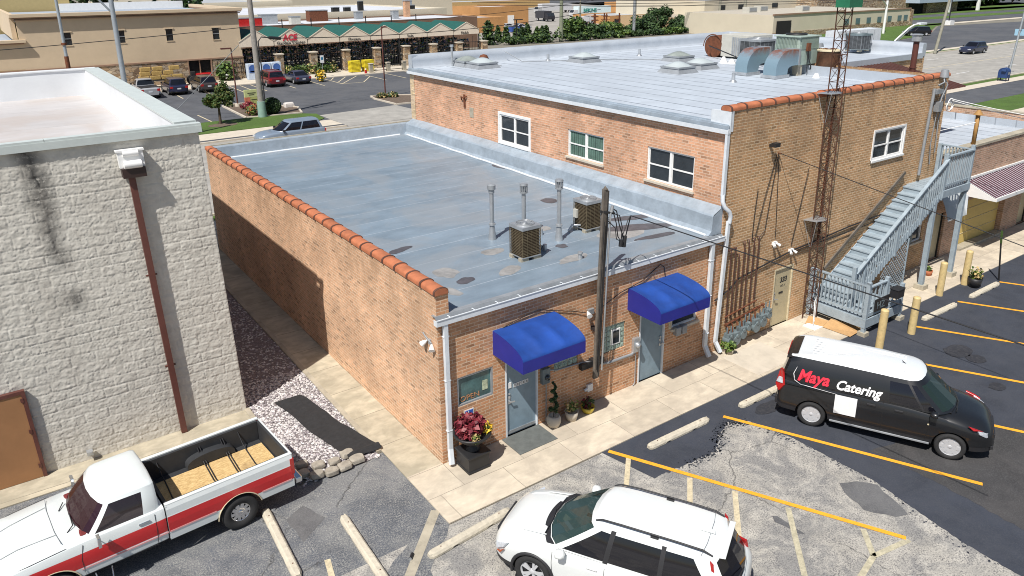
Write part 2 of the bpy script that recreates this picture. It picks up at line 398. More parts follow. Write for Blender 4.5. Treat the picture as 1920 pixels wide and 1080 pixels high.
seal = ragged([(3.62, -3.3), (4.6, -3.35), (5.6, -3.42), (6.15, -3.0), (6.75, -2.75), (7.25, -3.05)], .04, .06, 5)[:62]+ragged([(7.25, -3.05), (7.5, -4.2), (7.53, -6.2), (7.1, -8.4), (6.9, -12)], .016, .08, 6)[:112]+[(6.9, -12), (6.8, -30), (40, -30), (40, -1.80), (3.30, -1.80)]
sheet('asphalt_sealcoat', seal, .004, m_aspS)
spk = MB(); rnd = random.Random(9); EDG = [(4.6, -3.35), (5.6, -3.42), (6.15, -3.0), (6.75, -2.75), (7.25, -3.05), (7.5, -4.2), (7.53, -6.2), (7.1, -8.4), (6.95, -11)]
for _ in range(1500):
    i = rnd.randrange(len(EDG)-1); a, b = Vector(EDG[i]), Vector(EDG[i+1]); t = rnd.random(); p = a.lerp(b, t)+Vector((rnd.gauss(-.06, .09), rnd.gauss(0, .09))); r = rnd.uniform(.006, .028)
    (spk.add if i < 4 or rnd.random() < .3 else (lambda *a: 0))([(p.x+r*math.cos(k*1.26)*rnd.uniform(.6, 1.6), p.y+r*math.sin(k*1.26), .0045) for k in range(5)], [(0, 1, 2, 3, 4)])
struct(spk.build('sealcoat_spatter', m_aspS), 'stuff')
for i, (cx, cy, rx, ry) in enumerate([(15.4, -4.35, .5, .35), (15.3, -4.9, .3, .25), (8.2, -2.95, .5, .22), (12.2, -4.4, .3, .2), (14.1, -6.0, .25, .2)]):
    pts = [(cx+rx*math.cos(k*.42)*(1+.35*noise.noise(Vector((k*.9, i, 0)))), cy+ry*math.sin(k*.42)*(1+.35*noise.noise(Vector((k*.9, i, 4))))) for k in range(15)]
    sheet('oil_stain', pts, .0165, m_oil)
sheet('asphalt_dark', ragged([(8.5, -5.6), (10.6, -6.0), (12.4, -7.2), (15, -12), (17, -20), (7.6, -20), (8.2, -12), (8.45, -8.9), (8.6, -7)], .04, .15, 6), .008, m_aspD)
for i, pg in enumerate([[(6.82, -5.86), (6.62, -6.1), (6.42, -6.68), (6.75, -7.2), (7.04, -7.31), (7.45, -6.4), (7.2, -6.05)], [(4.70, -5.65), (4.78, -5.72), (4.78, -6.4), (4.68, -6.3), (4.58, -5.8)],
                        [(-2.95, -.1), (-3.6, -.55), (-3.65, .3), (-3.2, .55)]]):
    sheet('asphalt_patch', ragged(pg, .03, .2, 8+i), .005, m_patch)
# sidewalks
o = struct(MB().prism([(-.93, -1.84), (34, -1.84), (34, .05), (-.93, .05)], -.02, .03).build('sidewalk', m_slab))
struct(MB().prism(rect(9.35, 11.1, -1.75, -.45), -.01, .036).build('sidewalk_new_slab', m_conc2))
struct(MB().prism([(-.93, .05), (.02, .05), (.02, 19.5), (-.93, 19.5)], -.02, .03).build('alley_sidewalk', m_slabL))
struct(MB().box(-1.06, -.93, 1.35, 19.5, -.02, .055).build('alley_kerb', m_concold))
struct(MB().prism(rect(-30, -2.96, 4.32, 5.2), -.02, .03).build('sidewalk_left', m_slabL))
struct(MB().box(-3.06, -2.93, 4.3, 5.18, -.02, .06).build('edging_kerb', m_doorT if False else m_concold))
# old painted joint lines / stripes, all lying on the lot
def stripe(mb, a, b, w, z):
    a, b = Vector(a), Vector(b); n = Vector((-(b-a).y, (b-a).x)).normalized()*(w/2)
    L = (b-a).length; k = max(2, int(L/.25)); rnd = random.Random(int(a.x*100)); 
    for i in range(k):
        p, q = a.lerp(b, i/k), a.lerp(b, (i+1)/k)
        mb.add([(p.x-n.x, p.y-n.y, z), (q.x-n.x, q.y-n.y, z), (q.x+n.x, q.y+n.y, z), (p.x+n.x, p.y+n.y, z)], [(0, 1, 2, 3)])
    return mb
for a, b in [((3.48, -1.9), (6.30, -7.66)), ((6.89, -2.53), (9.33, -7.76)), ((10.0, -2.75), (12.75, -8.35)), ((12.95, -2.62), (15.9, -8.2)), ((16.04, -2.72), (19, -8.1)), ((19.14, -2.55), (22.1, -8.1)), ((22.17, -2.6), (25.1, -8.2)), ((25.2, -2.6), (28, -8))]:
    mb = MB(); stripe(mb, a, b, .115, .013); struct(mb.build('parking_stripe', m_orange))
for a, b in [((3.68, -2.38), (2.3, -3.7)), ((4.28, -3.75), (2.9, -5.0)), ((4.72, -4.66), (3.4, -5.85)), ((5.19, -5.69), (3.77, -7.07)), ((5.86, -7.0), (5.31, -7.55)), ((6.3, -7.72), (5.31, -7.55)), ((5.31, -7.55), (4.4, -7.75)), ((-3.4, -1.3), (-3.75, -2.9))]:
    mb = MB(); stripe(mb, a, b, .115, .008); struct(mb.build('old_stripe', m_cream if a[1] > -5.2 else m_creamW))
mb = MB(); stripe(mb, (-.95, -1.3), (-2.45, -2.8), .2, .009); struct(mb.build('joint_strip', m_concold))
# street behind and the far lots
sheet('street', rect(-400, 900, 24, 42), 0, m_road)
mb = MB(); [stripe(mb, (x, 33.2), (x+60, 33.2), .14, .004) or stripe(mb, (x, 33.5), (x+60, 33.5), .14, .004) for x in (-40, 20, 80, 140)]
struct(mb.build('street_centre_line', m_cream))
for y in (28.5, 38):
    mb = MB(); [stripe(mb, (x, y), (x+3, y), .13, .004) for x in range(60, 200, 12)]; struct(mb.build('lane_dashes', m_white))
for nm, y0, y1, x0, x1 in (('kerb_near', 23.8, 24, -400, 900), ('kerb_far', 42, 42.2, 24, 900), ('kerb_far', 42, 42.2, -400, 16)):
    struct(MB().box(x0, x1, y0, y1, -.02, .12).build(nm, m_conc2))
sheet('sidewalk_street', rect(-200, 900, 21.6, 23.0), .02, m_conc2)
sheet('verge', rect(-200, 900, 23.0, 23.8), .02, m_grass)
sheet('sidewalk_far', rect(-400, 16.2, 43.2, 45.7), .02, m_conc2)
sheet('sidewalk_far', rect(60, 900, 43.3, 44.6), .02, m_conc2)
sheet('verge', rect(60, 900, 42.2, 43.3), .02, m_grass)
sheet('driveway', [(16.2, 42.0), (24.2, 42.0), (23.9, 49.1), (16.3, 48.3)], .012, m_road)
sheet('store_lot', rect(-60, 58, 42.2, 74), .004, m_aspF)
lawn = [(-60, 45.7), (15.2, 45.7), (16.0, 46.5), (16.3, 49.0), (15.3, 50.0), (12.6, 50.4), (11, 50.75), (-60, 50.75)]
struct(MB().prism(lawn, -.01, .06).build('lawn', m_grass))
sheet('mulch_ring', [(8.4+1.15*math.cos(t*.4), 48.6+.8*math.sin(t*.4)) for t in range(16)], .07, m_soil)
bed = [(10.9, 50.8), (12.6, 50.4), (15.5, 50.3), (16.3, 53.4), (15.4, 55.0), (13.4, 58.9), (12.1, 58.8), (11.1, 58.4)]
struct(MB().prism(bed, -.01, .05).build('planting_bed', m_soil))
def kerbring(name, pts, w=.16, h=.13):
    mb = MB()
    for i in range(len(pts)):
        a, b = pts[i], pts[(i+1) % len(pts)]; mb.bar((a[0], a[1], h/2), (b[0], b[1], h/2), w, h)
    return struct(mb.build(name, m_conc2))
kerbring('bed_kerb', bed)
isl = [(24.3, 55.2), (23.9, 53.5), (24.0, 49.2), (26.5, 49.0), (30, 49), (30, 52), (25.4, 55.4)]
struct(MB().prism(isl, -.01, .05).build('island_bed', m_soil)); kerbring('island_kerb', isl)
# store pavement and stalls
struct(MB().box(-60, 58, 72.5, 78.2, -.02, .10).build('store_sidewalk', m_conc2))
mb = MB()
for x in (-3, 0.2, 3.4, 6.5, 9.6, 12.6, 15.7, 16.8, 17.9, 21.0, 24.2, 26.3, 31.6, 34.2, 37, 40, 43): stripe(mb, (x, 72.3), (x-.15, 66.2), .12, .01)
for a, b in [((26.2, 66.3), (28.6, 66.1)), ((26.4, 68), (29.0, 72)), ((26.2, 66.4), (30.4, 72)), ((28.6, 66.1), (31.5, 70.6)), ((26.6, 70.5), (27.6, 72.2))]: stripe(mb, a, b, .12, .01)
stripe(mb, (8.07, 55.1), (8.17, 50.9), .12, .01)
struct(mb.build('stall_lines', m_cream))
# east of the block
sheet('east_lot', rect(36, 300, 17.3, 21.6), .004, m_aspF)
sheet('east_lawn', rect(34, 300, -10, 17.3), 0, m_grass)
sheet('east_path', [(55, 12.2), (300, 13.5), (300, 15.3), (55, 13.7)], .012, m_conc2)
sheet('rear_yard', rect(-60, 36, 19.4, 21.6), .0, m_conc)
sheet('far_lot', [(58, 44.6), (900, 44.6), (900, 64), (200, 66), (165, 71), (140, 60), (118, 56), (58, 58)], .004, m_aspF)
sheet('far_lawn', [(112, 58), (118, 56.3), (140, 60.5), (165, 71.5), (182, 75.5), (168, 77.8), (120, 77)], .02, m_grass)
sheet('far_path', [(165, 73.6), (420, 66), (420, 69), (168, 76)], .02, m_conc2)
sheet('far_lot_upper', [(168, 77), (420, 69), (900, 69), (900, 300), (225, 300), (175, 90)], .004, m_aspF)
for i, (y, d) in enumerate(((86, 6), (98, 6), (112, 7))):
    sheet('lawn_strip', [(184+i*12, y), (420, y-16), (420, y-16+d), (186+i*12, y+d)], .03, m_grass)
# gravel bed: a lumpy sheet of small stones
def gravel():
    mb = MB(); rnd = random.Random(4)
    cells = []
    for i in range(9000):
        y = rnd.uniform(1.15, 13) if i > 5200 else rnd.uniform(1.2, 6.5); x = rnd.uniform(-2.98, -1.06)
        if y < 1.55 and x < -2.3 and rnd.random() < .5: continue
        r = rnd.uniform(.018, .045); a = rnd.uniform(0, 6.28); z = rnd.uniform(.0, .02)
        v = []
        for k in range(5):
            t = a+k*1.2566; v.append((x+math.cos(t)*r*rnd.uniform(.7, 1.2), y+math.sin(t)*r*rnd.uniform(.7, 1.2), z+.008))
        v.append((x+rnd.uniform(-.3, .3)*r, y+rnd.uniform(-.3, .3)*r, z+r*.8))
        mb.cm = rnd.choice((0, 0, 1, 2, 3)); mb.add(v, [(k, (k+1) % 5, 5) for k in range(5)])
    ms = [M('stone_a', (.50, .475, .47), .9, var=.15), M('stone_b', (.64, .62, .61), .9, var=.1), M('stone_c', (.31, .275, .29), .9, var=.2), M('stone_d', (.20, .18, .19), .9, var=.2)]
    return struct(mb.build('gravel', ms), 'stuff')
sheet('gravel_base', [(-3.0, 5.18), (-3.0, 4.3), (-2.95, 2.2), (-2.5, 1.2), (-1.04, 1.2), (-1.04, 19.5), (-3.0, 19.5)], .006, M('gravel_bed', (.22, .19, .19), .95, var=.35, scale=20, bump=.6, bscale=30))
gravel()
# ------------------------------------------------------------------ buildings
def wallh(mb, ax, c, u0, u1, z0, z1, holes=(), th=.14, inward=1):
    us = sorted({u0, u1, *[h[0] for h in holes], *[h[1] for h in holes]}); zs = sorted({z0, z1, *[h[2] for h in holes], *[h[3] for h in holes]})
    P = (lambda u, z, d=0: (u, c+d, z)) if ax == 'y' else (lambda u, z, d=0: (c+d, u, z))
    for i in range(len(us)-1):
        for j in range(len(zs)-1):
            um, zm = (us[i]+us[i+1])/2, (zs[j]+zs[j+1])/2
            if any(h[0] < um < h[1] and h[2] < zm < h[3] for h in holes): continue
            mb.quad(P(us[i], zs[j]), P(us[i+1], zs[j]), P(us[i+1], zs[j+1]), P(us[i], zs[j+1]))
    t = th*inward
    for a, b, p, q in holes:
        mb.quad(P(a, p), P(a, p, t), P(a, q, t), P(a, q)); mb.quad(P(b, p), P(b, p, t), P(b, q, t), P(b, q))
        mb.quad(P(a, p), P(b, p), P(b, p, t), P(a, p, t)); mb.quad(P(a, q), P(b, q), P(b, q, t), P(a, q, t))
    return mb
def pbox(mb, ax, c, ua, ub, za, zb, d0, d1):    # box on a wall plane, depth range d0..d1 measured inward (+)
    if ax == 'y': return mb.box(ua, ub, c+min(d0, d1), c+max(d0, d1), za, zb)
    return mb.box(c+min(d0, d1), c+max(d0, d1), ua, ub, za, zb)
def window(parent, ax, c, ua, ub, za, zb, frame=.05, mull=1, rails=1, d=.05, fm=None, curtain=False, sill=True, casing=0, hung=True):
    f = MB(); e = .003
    for a, b, p, q in ((ua+e, ua+frame, za+e, zb-e), (ub-frame, ub-e, za+e, zb-e), (ua+frame, ub-frame, za+e, za+frame), (ua+frame, ub-frame, zb-frame, zb-e)):
        pbox(f, ax, c, a, b, p, q, d-.02, d+.05)
    for k in range(1, mull+1):
        m = lerp(ua, ub, k/(mull+1)); pbox(f, ax, c, m-.04, m+.04, za+frame, zb-frame, d-.01, d+.05)
    if rails:
        zm = lerp(za, zb, .48)
        for k in range(mull+1):
            a, b = lerp(ua, ub, k/(mull+1))+.045, lerp(ua, ub, (k+1)/(mull+1))-.045
            pbox(f, ax, c, a, b, zm-.02, zm+.02, d, d+.045)
            for (aa, bb, pp, qq) in ((a, a+.025, za+frame, zb-frame), (b-.025, b, za+frame, zb-frame)): pbox(f, ax, c, aa, bb, pp, qq, d+.012, d+.047)
    if casing:
        for a, b, p, q in ((ua-casing, ua, za-casing, zb+casing), (ub, ub+casing, za-casing, zb+casing), (ua, ub, za-casing, za), (ua, ub, zb, zb+casing)): pbox(f, ax, c, a, b, p, q, -.03, .03)
    w = f.build('window', fm or m_white, parent)
    g = MB(); pbox(g, ax, c, ua+frame, ub-frame, za+frame, zb-frame, d+.03, d+.036); g.build('pane', m_glass, w)
    if curtain:
        g = MB(); n = 16
        for k in range(n):
            a, b = lerp(ua+frame, ub-frame, k/n), lerp(ua+frame, ub-frame, (k+1)/n)
            if abs(k-n/2) < 1: continue
            pbox(g, ax, c, a, b-.015, za+.06, zb-.06, d+.022+.004*(k % 2), d+.026+.004*(k % 2))
        g.build('curtain', m_curtain, w)
    if sill:
        s = MB(); pbox(s, ax, c, ua-.06, ub+.06, za-.07, za-.004, -.07, .1); s.build('sill', m_conc2 if not casing else m_white, w)
    return w

def coping(mb, p0, p1, pitch=.625, r=.16, h=.095):
    """a run of overlapping half-round clay coping tiles"""
    p0, p1 = Vector(p0), Vector(p1); d = (p1-p0).normalized(); s = d.cross(Vector((0, 0, 1))); n = max(1, round((p1-p0).length/pitch)); L = (p1-p0).length/n
    rnd = random.Random(3)
    for k in range(n):
        a = p0+d*(k*L); j = rnd.uniform(-.012, .012); prev = None
        for t, rr in ((-.02, 1.04), (-.015, 1.15), (.045, 1.15), (.05, 1.05), (L, 1.0)):
            mb.cm = 1 if t in (-.015, .045) else 0
            c = a+d*t+Vector((0, 0, j)); ring = []
            for i in range(13):
                th = math.pi*i/12; x = math.cos(th); z = math.sin(th)
                ring.append(c+s*(x*r*rr)+Vector((0, 0, (z**.75)*h*rr-.02)))
            ring = [ring[0]+Vector((0, 0, -.05))]+ring+[ring[-1]+Vector((0, 0, -.05))]
            if prev:
                o = len(mb.v); mb.v += [tuple(q) for q in prev+ring]
                m = len(ring)
                for i in range(m-1): mb.f.append((o+i, o+i+1, o+m+i+1, o+m+i)); mb.m.append(mb.cm); mb.sm.append(True)
            else: mb.add([tuple(q) for q in ring], [tuple(range(len(ring)))])
            prev = ring
        mb.add([tuple(q) for q in prev], [tuple(range(len(prev)))])
    return mb

def box_tube(mb, pts, w, d):     # rectangular downspout along a path
    for a, b in zip(pts, pts[1:]): 
        a, b = Vector(a), Vector(b); t = (b-a).normalized(); mb.bar(a-t*.015, b+t*.015, w, d, up=(0, 1, 0))
    return mb

# ---- low orange brick shop with the two blue awnings
W1, D1 = 9.45, 18.8
shop = thing('brick_shop', 'low one storey orange brick building with silver roof and two blue awnings', 'building', (0, 0, 0))
holes = [(1.80, 2.79, .03, 2.10), (.46, 1.46, 1.36, 2.12), (6.28, 7.27, .03, 2.10), (4.94, 5.74, 1.33, 2.10), (3.31, 4.09, 1.36, 2.02), (7.55, 8.60, 1.33, 2.0)]
mb = MB(); wallh(mb, 'y', 0, 0, W1-.002, -.02, 3.78, holes); mb.box(0.004, .32, .003, .3, 3.78, 4.34)
mb.build('front_wall', m_brickO, shop)
mb = MB(); mb.quad((0, 0, -.02), (0, D1, -.02), (0, D1, 4.36), (0, 0, 4.36)); mb.quad((0, D1, -.02), (W1, D1, -.02), (W1, D1, 4.36), (0, D1, 4.36))
mb.build('side_wall', m_brickL, shop)
mb = MB()       # roof deck with a slight fall to the gutter, and the coated parapet faces
mb.add([(0.3, -.02, 3.80), (W1-.4, -.02, 3.80), (W1-.4, D1-.3, 3.92), (.3, D1-.3, 3.92)], [(0, 1, 2, 3)])
mb.build('roof', m_silver, shop)
mb = MB()
mb.quad((.3, .3, 3.8), (.3, D1-.3, 3.9), (.24, D1-.3, 4.37), (.24, .3, 4.37)); mb.quad((.24, .3, 4.37), (.24, D1-.3, 4.37), (.02, D1, 4.365), (.02, .3, 4.365))
mb.quad((.24, D1-.3, 4.40), (W1-.1, D1-.3, 4.40), (W1-.1, D1+.03, 4.42), (.0, D1+.03, 4.42)); mb.quad((.3, D1-.38, 3.9), (W1-.4, D1-.38, 3.9), (W1-.4, D1-.3, 4.40), (.24, D1-.3, 4.40)); mb.quad((0, D1+.03, 4.42), (W1, D1+.03, 4.42), (W1, D1+.03, 4.3), (0, D1+.03, 4.3))
# stepped flashing against the tall wall, wrinkled
def fl(u, v):
    y = u*(D1-.32)+.02; prof = [(W1-.56, 3.82), (W1-.44, 3.94), (W1-.40, 4.38), (W1-.36, 4.43), (W1-.012, 4.60)]
    t = v*4; i = min(3, int(t)); f = t-i; x = lerp(prof[i][0], prof[i+1][0], f); z = lerp(prof[i][1], prof[i+1][1], f)
    w = noise.noise(Vector((x*3, y*1.5, z*3)))*.03
    x = min(x+(w if v < .95 else 0), W1-.01); return (x, y, z+(.1*y/D1 if v < .3 else 0)+w*.6)
mb.smooth().grid(fl, 120, 8).smooth(False)
mb.add([(W1-.56, .02, 3.80), (W1-.44, .02, 3.94), (W1-.40, .02, 4.38), (W1-.01, .02, 4.60), (W1-.01, .02, 3.80)], [(0, 1, 2, 3, 4)])
mb.build('flashing', m_flash, shop, sharp=25)
mb = MB(); coping(mb, (.13, -.02, 4.38), (.13, D1, 4.38)); mb.build('tile_coping', [m_tile, m_tileD], shop)
# gutter: open trough with straps
mb = MB()
for x0, x1 in ((-.08, W1-.02),):
    mb.box(x0, x1, -.15, -.135, 3.62, 3.76); mb.box(x0, x1, -.135, -.012, 3.62, 3.635); mb.box(x0, x0+.012, -.135, -.012, 3.635, 3.75); mb.box(x1-.012, x1, -.135, -.012, 3.635, 3.75); mb.box(x0, x1, -.165, -.135, 3.76, 3.775)
for k in range(15): mb.box(.25+k*.64, .275+k*.64, -.15, .12, 3.776, 3.784)
mb.build('gutter', m_gutter, shop)
mb = MB(); mb.box(-.05, W1-.45, -.02, .13, 3.79, 3.812); mb.quad((-.05, -.02, 3.81), (W1-.02, -.02, 3.81), (W1-.02, -.09, 3.66), (-.05, -.09, 3.66)); mb.build('drip_edge', m_grey, shop)
def shoe(mb): return mb
mb = MB(); box_tube(mb, [(.16, -.09, 3.62), (.17, -.08, .42), (.10, -.24, .12)], .115, .085)
for z in (3.3, 2.2, .9): mb.box(.09, .24, -.13, -.03, z, z+.03)
mb.build('downspout', m_gutter, shop, bev=.008)
mb = MB(); box_tube(mb, [(8.97, -.09, 3.62), (8.95, -.08, .42), (8.97, -.25, .12)], .14, .09)
for z in (3.1, 2.0, .8): mb.box(8.87, 9.05, -.14, -.03, z, z+.03)
mb.build('downspout', m_gutter, shop, bev=.008)
# doors
def door(parent, x0, x1, ztop, m, hx, frm=m_gutter, name='door', c=0, z0=.03):
    f = MB()
    f.box(x0+.003, x0+.045, c-.015, c+.12, z0, ztop-.003); f.box(x1-.045, x1-.003, c-.015, c+.12, z0, ztop-.003); f.box(x0+.045, x1-.045, c-.015, c+.12, ztop-.05, ztop-.003)
    d = MB().box(x0+.048, x1-.048, c+.035, c+.08, z0+.012, ztop-.053).build(name, m, parent)
    f.build('door_frame', frm, d)
    h = MB(); h.box(hx-.035, hx+.035, c+.02, c+.035, .92, 1.14); h.cyl((hx, c+.03, 1.0), (hx, c-.045, 1.0), .02, .02, 8); h.bar((hx, c-.04, 1.0), (hx+.12, c-.04, .985), .02, .03); h.cyl((hx, c+.03, 1.2), (hx, c+.005, 1.2), .028, .028, 10)
    h.build('handle', m_steel, d); return d
d1 = door(shop, 1.80, 2.79, 2.10, m_doorB, 1.93)
k = MB(); k.box(1.86, 2.75, .018, .034, .08, .16); k.build('kick_plate', m_steel, d1)
mb = MB(); mb.box(1.9, 2.0, .02, .034, 1.35, 1.5); mb.build('notice', m_white, d1)
for i, ch in enumerate('ENTER'):
    x = 2.11+i*.09
    pl = MB().box(x-.035, x+.045, .024, .034, 1.33, 1.43).build('letter_tile', m_white, d1)
    text('letter', ch, .09, m_black, frameM((x-.022, .023, 1.347), (1, 0, 0), (0, 0, 1)), d1, .001, bold=.002)
d2 = door(shop, 6.28, 7.27, 2.10, m_doorB, 7.14)
# shop window with its neon sign, seen through the glass
w = window(shop, 'y', 0, .46, 1.46, 1.36, 2.12, frame=.045, mull=0, rails=0, d=.03, fm=m_grey, sill=False)
m_glint = M('window_glass_teal', (.06, .13, .13), .08, var=.5, scale=3, spec=.7)
w.children[0].data.materials[0] = m_glint
m_neon = M('neon_tube', (.55, .26, .12), .4)
text('neon_sign', 'OPEN', .19, m_neon, frameM((.55, .052, 1.44), (1, 0, 0), (0, 0, 1)), w, .004, bold=-.002, sx=1.12)
mb = MB(); mb.box(1.18, 1.33, .05, .056, 1.55, 1.80); mb.build('poster', M('poster', (.45, .5, .35), .6, var=.4, scale=14), w)
# glass block windows
def glassblock(x0, x1, z0, z1, nx, nz, vent=None):
    f = MB(); sx, sz = (x1-x0)/nx, (z1-z0)/nz
    f.box(x0+.003, x1-.003, .05, .11, z0+.003, z1-.003)
    w = f.build('glass_block_window', m_conc2, shop); g = MB()
    for i in range(nx):
        for j in range(nz):
            if vent and vent[0] <= i < vent[1] and vent[2] <= j < vent[3]: continue
            a, b, p, q = x0+i*sx+.014, x0+(i+1)*sx-.014, z0+j*sz+.014, z0+(j+1)*sz-.014
            g.box(a, b, .028, .05, p, q); g.box(a+.03, b-.03, .022, .028, p+.03, q-.03)
    g.build('glass_block', M('glass_block', (.34, .44, .38), .12, var=.6, scale=20, spec=.8), w)
    if vent:
        a, b, p, q = x0+vent[0]*sx, x0+vent[1]*sx, z0+vent[2]*sz, z0+vent[3]*sz
        h = MB(); h.box(a+.01, b-.01, .01, .05, p+.01, q-.01); h.build('vent_frame', m_white, w)
        h = MB(); h.box(a+.05, b-.05, .004, .01, p+.05, q-.05); h.build('vent_pane', m_glass, w)
glassblock(4.94, 5.74, 1.33, 2.10, 5, 5, (2, 4, 1, 4)); glassblock(3.31, 4.09, 1.36, 2.02, 5, 4)
window(shop, 'y', 0, 7.55, 8.60, 1.33, 2.0, frame=.06, mull=0, rails=0)
# awnings: three quarter-barrel bays on a valance
def awning(x0, x1, ztop=3.04, zbot=2.42, dep=1.2, val=.30):
    zf = zbot+val; n = 14
    arc = [(-dep*math.sin(math.pi/2*i/n), zf+(ztop-zf)*math.cos(math.pi/2*i/n)) for i in range(n+1)]
    mb = MB().smooth()
    def f(u, v):
        y, z = arc[round(v*n)]; s = math.sin(math.pi*((u*3) % 1.0)) if 0 < u < 1 else 0
        return (lerp(x0, x1, u), y, z-.05*s*math.sin(math.pi*v))
    mb.grid(f, 24, n)
    aw = mb.build('awning', m_awn, shop)
    sd = MB()
    for x in (x0, x1): sd.add([(x, 0, zbot)]+[(x, y, z) for y, z in arc]+[(x, -dep, zbot)], [tuple(range(n+3))])
    sd.quad((x0, -dep, zbot), (x1, -dep, zbot), (x1, -dep, zf), (x0, -dep, zf))
    sd.build('valance', m_awnS, aw)
    fr = MB()
    for z in (zbot+.02,): fr.tube([(x0+.02, -.02, z), (x0+.02, -dep+.02, z), (x1-.02, -dep+.02, z), (x1-.02, -.02, z)], .014, 6)
    for u in (1/3, 2/3): fr.tube([(lerp(x0, x1, u), y*.985, z-.03) for y, z in arc], .012, 6)
    fr.build('frame', m_steel, aw); return aw
awning(1.47, 3.30); awning(5.80, 7.67, 3.02, 2.40)
# accessible-parking sign
hs = MB().box(.62, .88, -.012, -.003, .94, 1.22); hs.mat(1).box(.645, .855, -.0165, -.012, .965, 1.195)
hs = hs.build('accessible_sign', [m_white, M('sign_blue', (.02, .10, .45), .5)], shop)
g = MB(); c = (.745, -.019, 1.05)
g.smooth().lathe([(.048, 0), (.062, 0), (.062, .003), (.048, .003)], (c[0], c[1], c[2]), 18, 'y').smooth(False); g.bar((.735, -.02, 1.15), (.74, -.02, 1.06), .02, .004, (0, 1, 0)); g.bar((.74, -.02, 1.062), (.79, -.02, 1.06), .018, .004, (0, 1, 0)); g.bar((.79, -.02, 1.06), (.815, -.02, 1.0), .018, .004, (0, 1, 0)); g.cyl((.735, -.018, 1.168), (.735, -.022, 1.168), .016, .016, 10)
g.build('wheelchair_symbol', m_white, hs)
# meters, conduits and small wall fittings
mt = MB().box(2.86, 3.10, -.12, -.002, 1.18, 1.60); mt = mt.build('electric_meter', m_meter, shop, bev=.01)
g = MB().smooth().lathe([(0, .07), (.06, .06), (.075, .02), (.075, 0)], (3.0, -.12, 1.36), 14, 'y'); g.build('dial', m_glass, mt)
mb = MB(); mb.tube([(3.02, -.05, 1.18), (3.02, -.05, .06)], .016, 6); mb.tube([(3.1, -.05, 1.5), (3.35, -.05, 1.42), (4.2, -.05, 1.36), (4.42, -.12, 1.34)], .022, 6); mb.build('conduit', m_grey, shop)
mt = MB().box(6.0, 6.22, -.10, -.002, 1.08, 1.5); mt = mt.build('electric_meter', m_steel, shop, bev=.01)
g = MB().smooth().lathe([(0, .10), (.07, .08), (.085, .02), (.085, 0)], (6.13, -.1, 1.3), 14, 'y'); g.build('dial', m_steel, mt)
mb = MB(); mb.tube([(6.06, -.05, 1.08), (5.95, -.05, 1.04), (5.1, -.05, 1.06), (4.86, -.08, 1.14)], .04, 8); mb.tube([(6.12, -.05, 1.08), (6.14, -.05, .12), (6.05, -.06, .05)], .014, 6); mb.build('conduit', m_grey, shop)
mb = MB(); mb.box(4.1, 4.5, -.16, -.02, 1.18, 1.36); mb.box(4.66, 4.9, -.14, -.02, 1.16, 1.34); mb.build('junction_box', m_black, shop, bev=.015)
mb = MB(); mb.box(4.4, 4.58, -.06, -.002, .42, .62); mb.tube([(4.3, -.05, .5), (4.38, -.05, .52)], .04, 8); mb.build('outlet_box', m_white, shop)
mb = MB(); mb.box(7.42, 7.52, -.03, -.002, 1.35, 1.75); mb.build('notice_box', m_cream, shop)
for x in (7.62, 7.86):
    mt = MB().box(x, x+.19, -.16, -.002, 1.12, 1.38).build('mailbox', m_grey, shop, bev=.02)
# floodlights on the left corner and by the pole
def floodlight(parent, p, d, m=m_white, s=1):
    mb = MB(); p, d = Vector(p), Vector(d).normalized()
    mb.smooth().cyl(p, p+d*.05*s, .022*s, .03*s, 8); mb.cyl(p+d*.05*s, p+d*.17*s, .04*s, .075*s, 12)
    return mb.build('floodlight', m, parent)
floodlight(shop, (-.03, .22, 3.06), (-.3, -.5, -.45)); floodlight(shop, (-.03, .42, 3.08), (-.35, .35, -.4))
mb = MB(); mb.tube([(-.03, .6, 3.2), (-.05, .45, 3.16), (-.04, .2, 3.08)], .02, 6); mb.box(-.04, -.002, .28, .36, 3.02, 3.14); mb.build('lamp_bracket', m_grey, shop)
floodlight(shop, (4.35, -.05, 2.75), (-.3, -.8, -.3)); mb = MB().box(4.38, 4.55, -.08, -.002, 2.66, 2.80); mb.build('lamp_base', m_grey, shop)
# flues and stub pipes through the roof
def flue(parent, x, y, z0, h, r=.062, cap='drum'):
    mb = MB().smooth(); mb.cyl((x, y, z0+.02), (x, y, z0+h), r, r, 14); mb.cyl((x, y, z0-.01), (x, y, z0+.38), r*1.9, r*1.15, 14); mb.cyl((x, y, z0+.42), (x, y, z0+.47), r*1.6, r*1.5, 14)
    f = mb.build('flue', m_steel, parent)
    c = MB().smooth()
    if cap == 'drum': c.cyl((x, y, z0+h-.02), (x, y, z0+h+.1), r*1.35, r*1.35, 14); c.cyl((x, y, z0+h+.08), (x, y, z0+h+.2), r*1.9, r*1.9, 14); c.cyl((x, y, z0+h+.2), (x, y, z0+h+.235), r*1.9, r*.7, 14)
    else:
        c.cyl((x, y, z0+h+.2), (x, y, z0+h+.25), r*1.9, r*1.7, 14); c.cyl((x, y, z0+h-.02), (x, y, z0+h+.02), r*1.8, r*1.8, 14)
        for k in range(10):
            a = k*.628; c.cyl((x+math.cos(a)*r*1.6, y+math.sin(a)*r*1.6, z0+h), (x+math.cos(a)*r*1.6, y+math.sin(a)*r*1.6, z0+h+.21), .012, .012, 5)
        c.cyl((x, y, z0+h), (x, y, z0+h+.2), r, r, 12)
    c.build('flue_cap', m_grey, f)
flue(shop, 3.87, 3.54, 3.83, 1.38); flue(shop, 4.74, 3.21, 3.83, 1.30, cap='cage'); flue(shop, 5.32, 2.34, 3.82, 1.52, cap='cage')
mb = MB().smooth(); mb.cyl((5.2, 3.0, 3.82), (5.2, 3.0, 4.0), .05, .045, 10); mb.build('vent_stub', m_steel, shop)
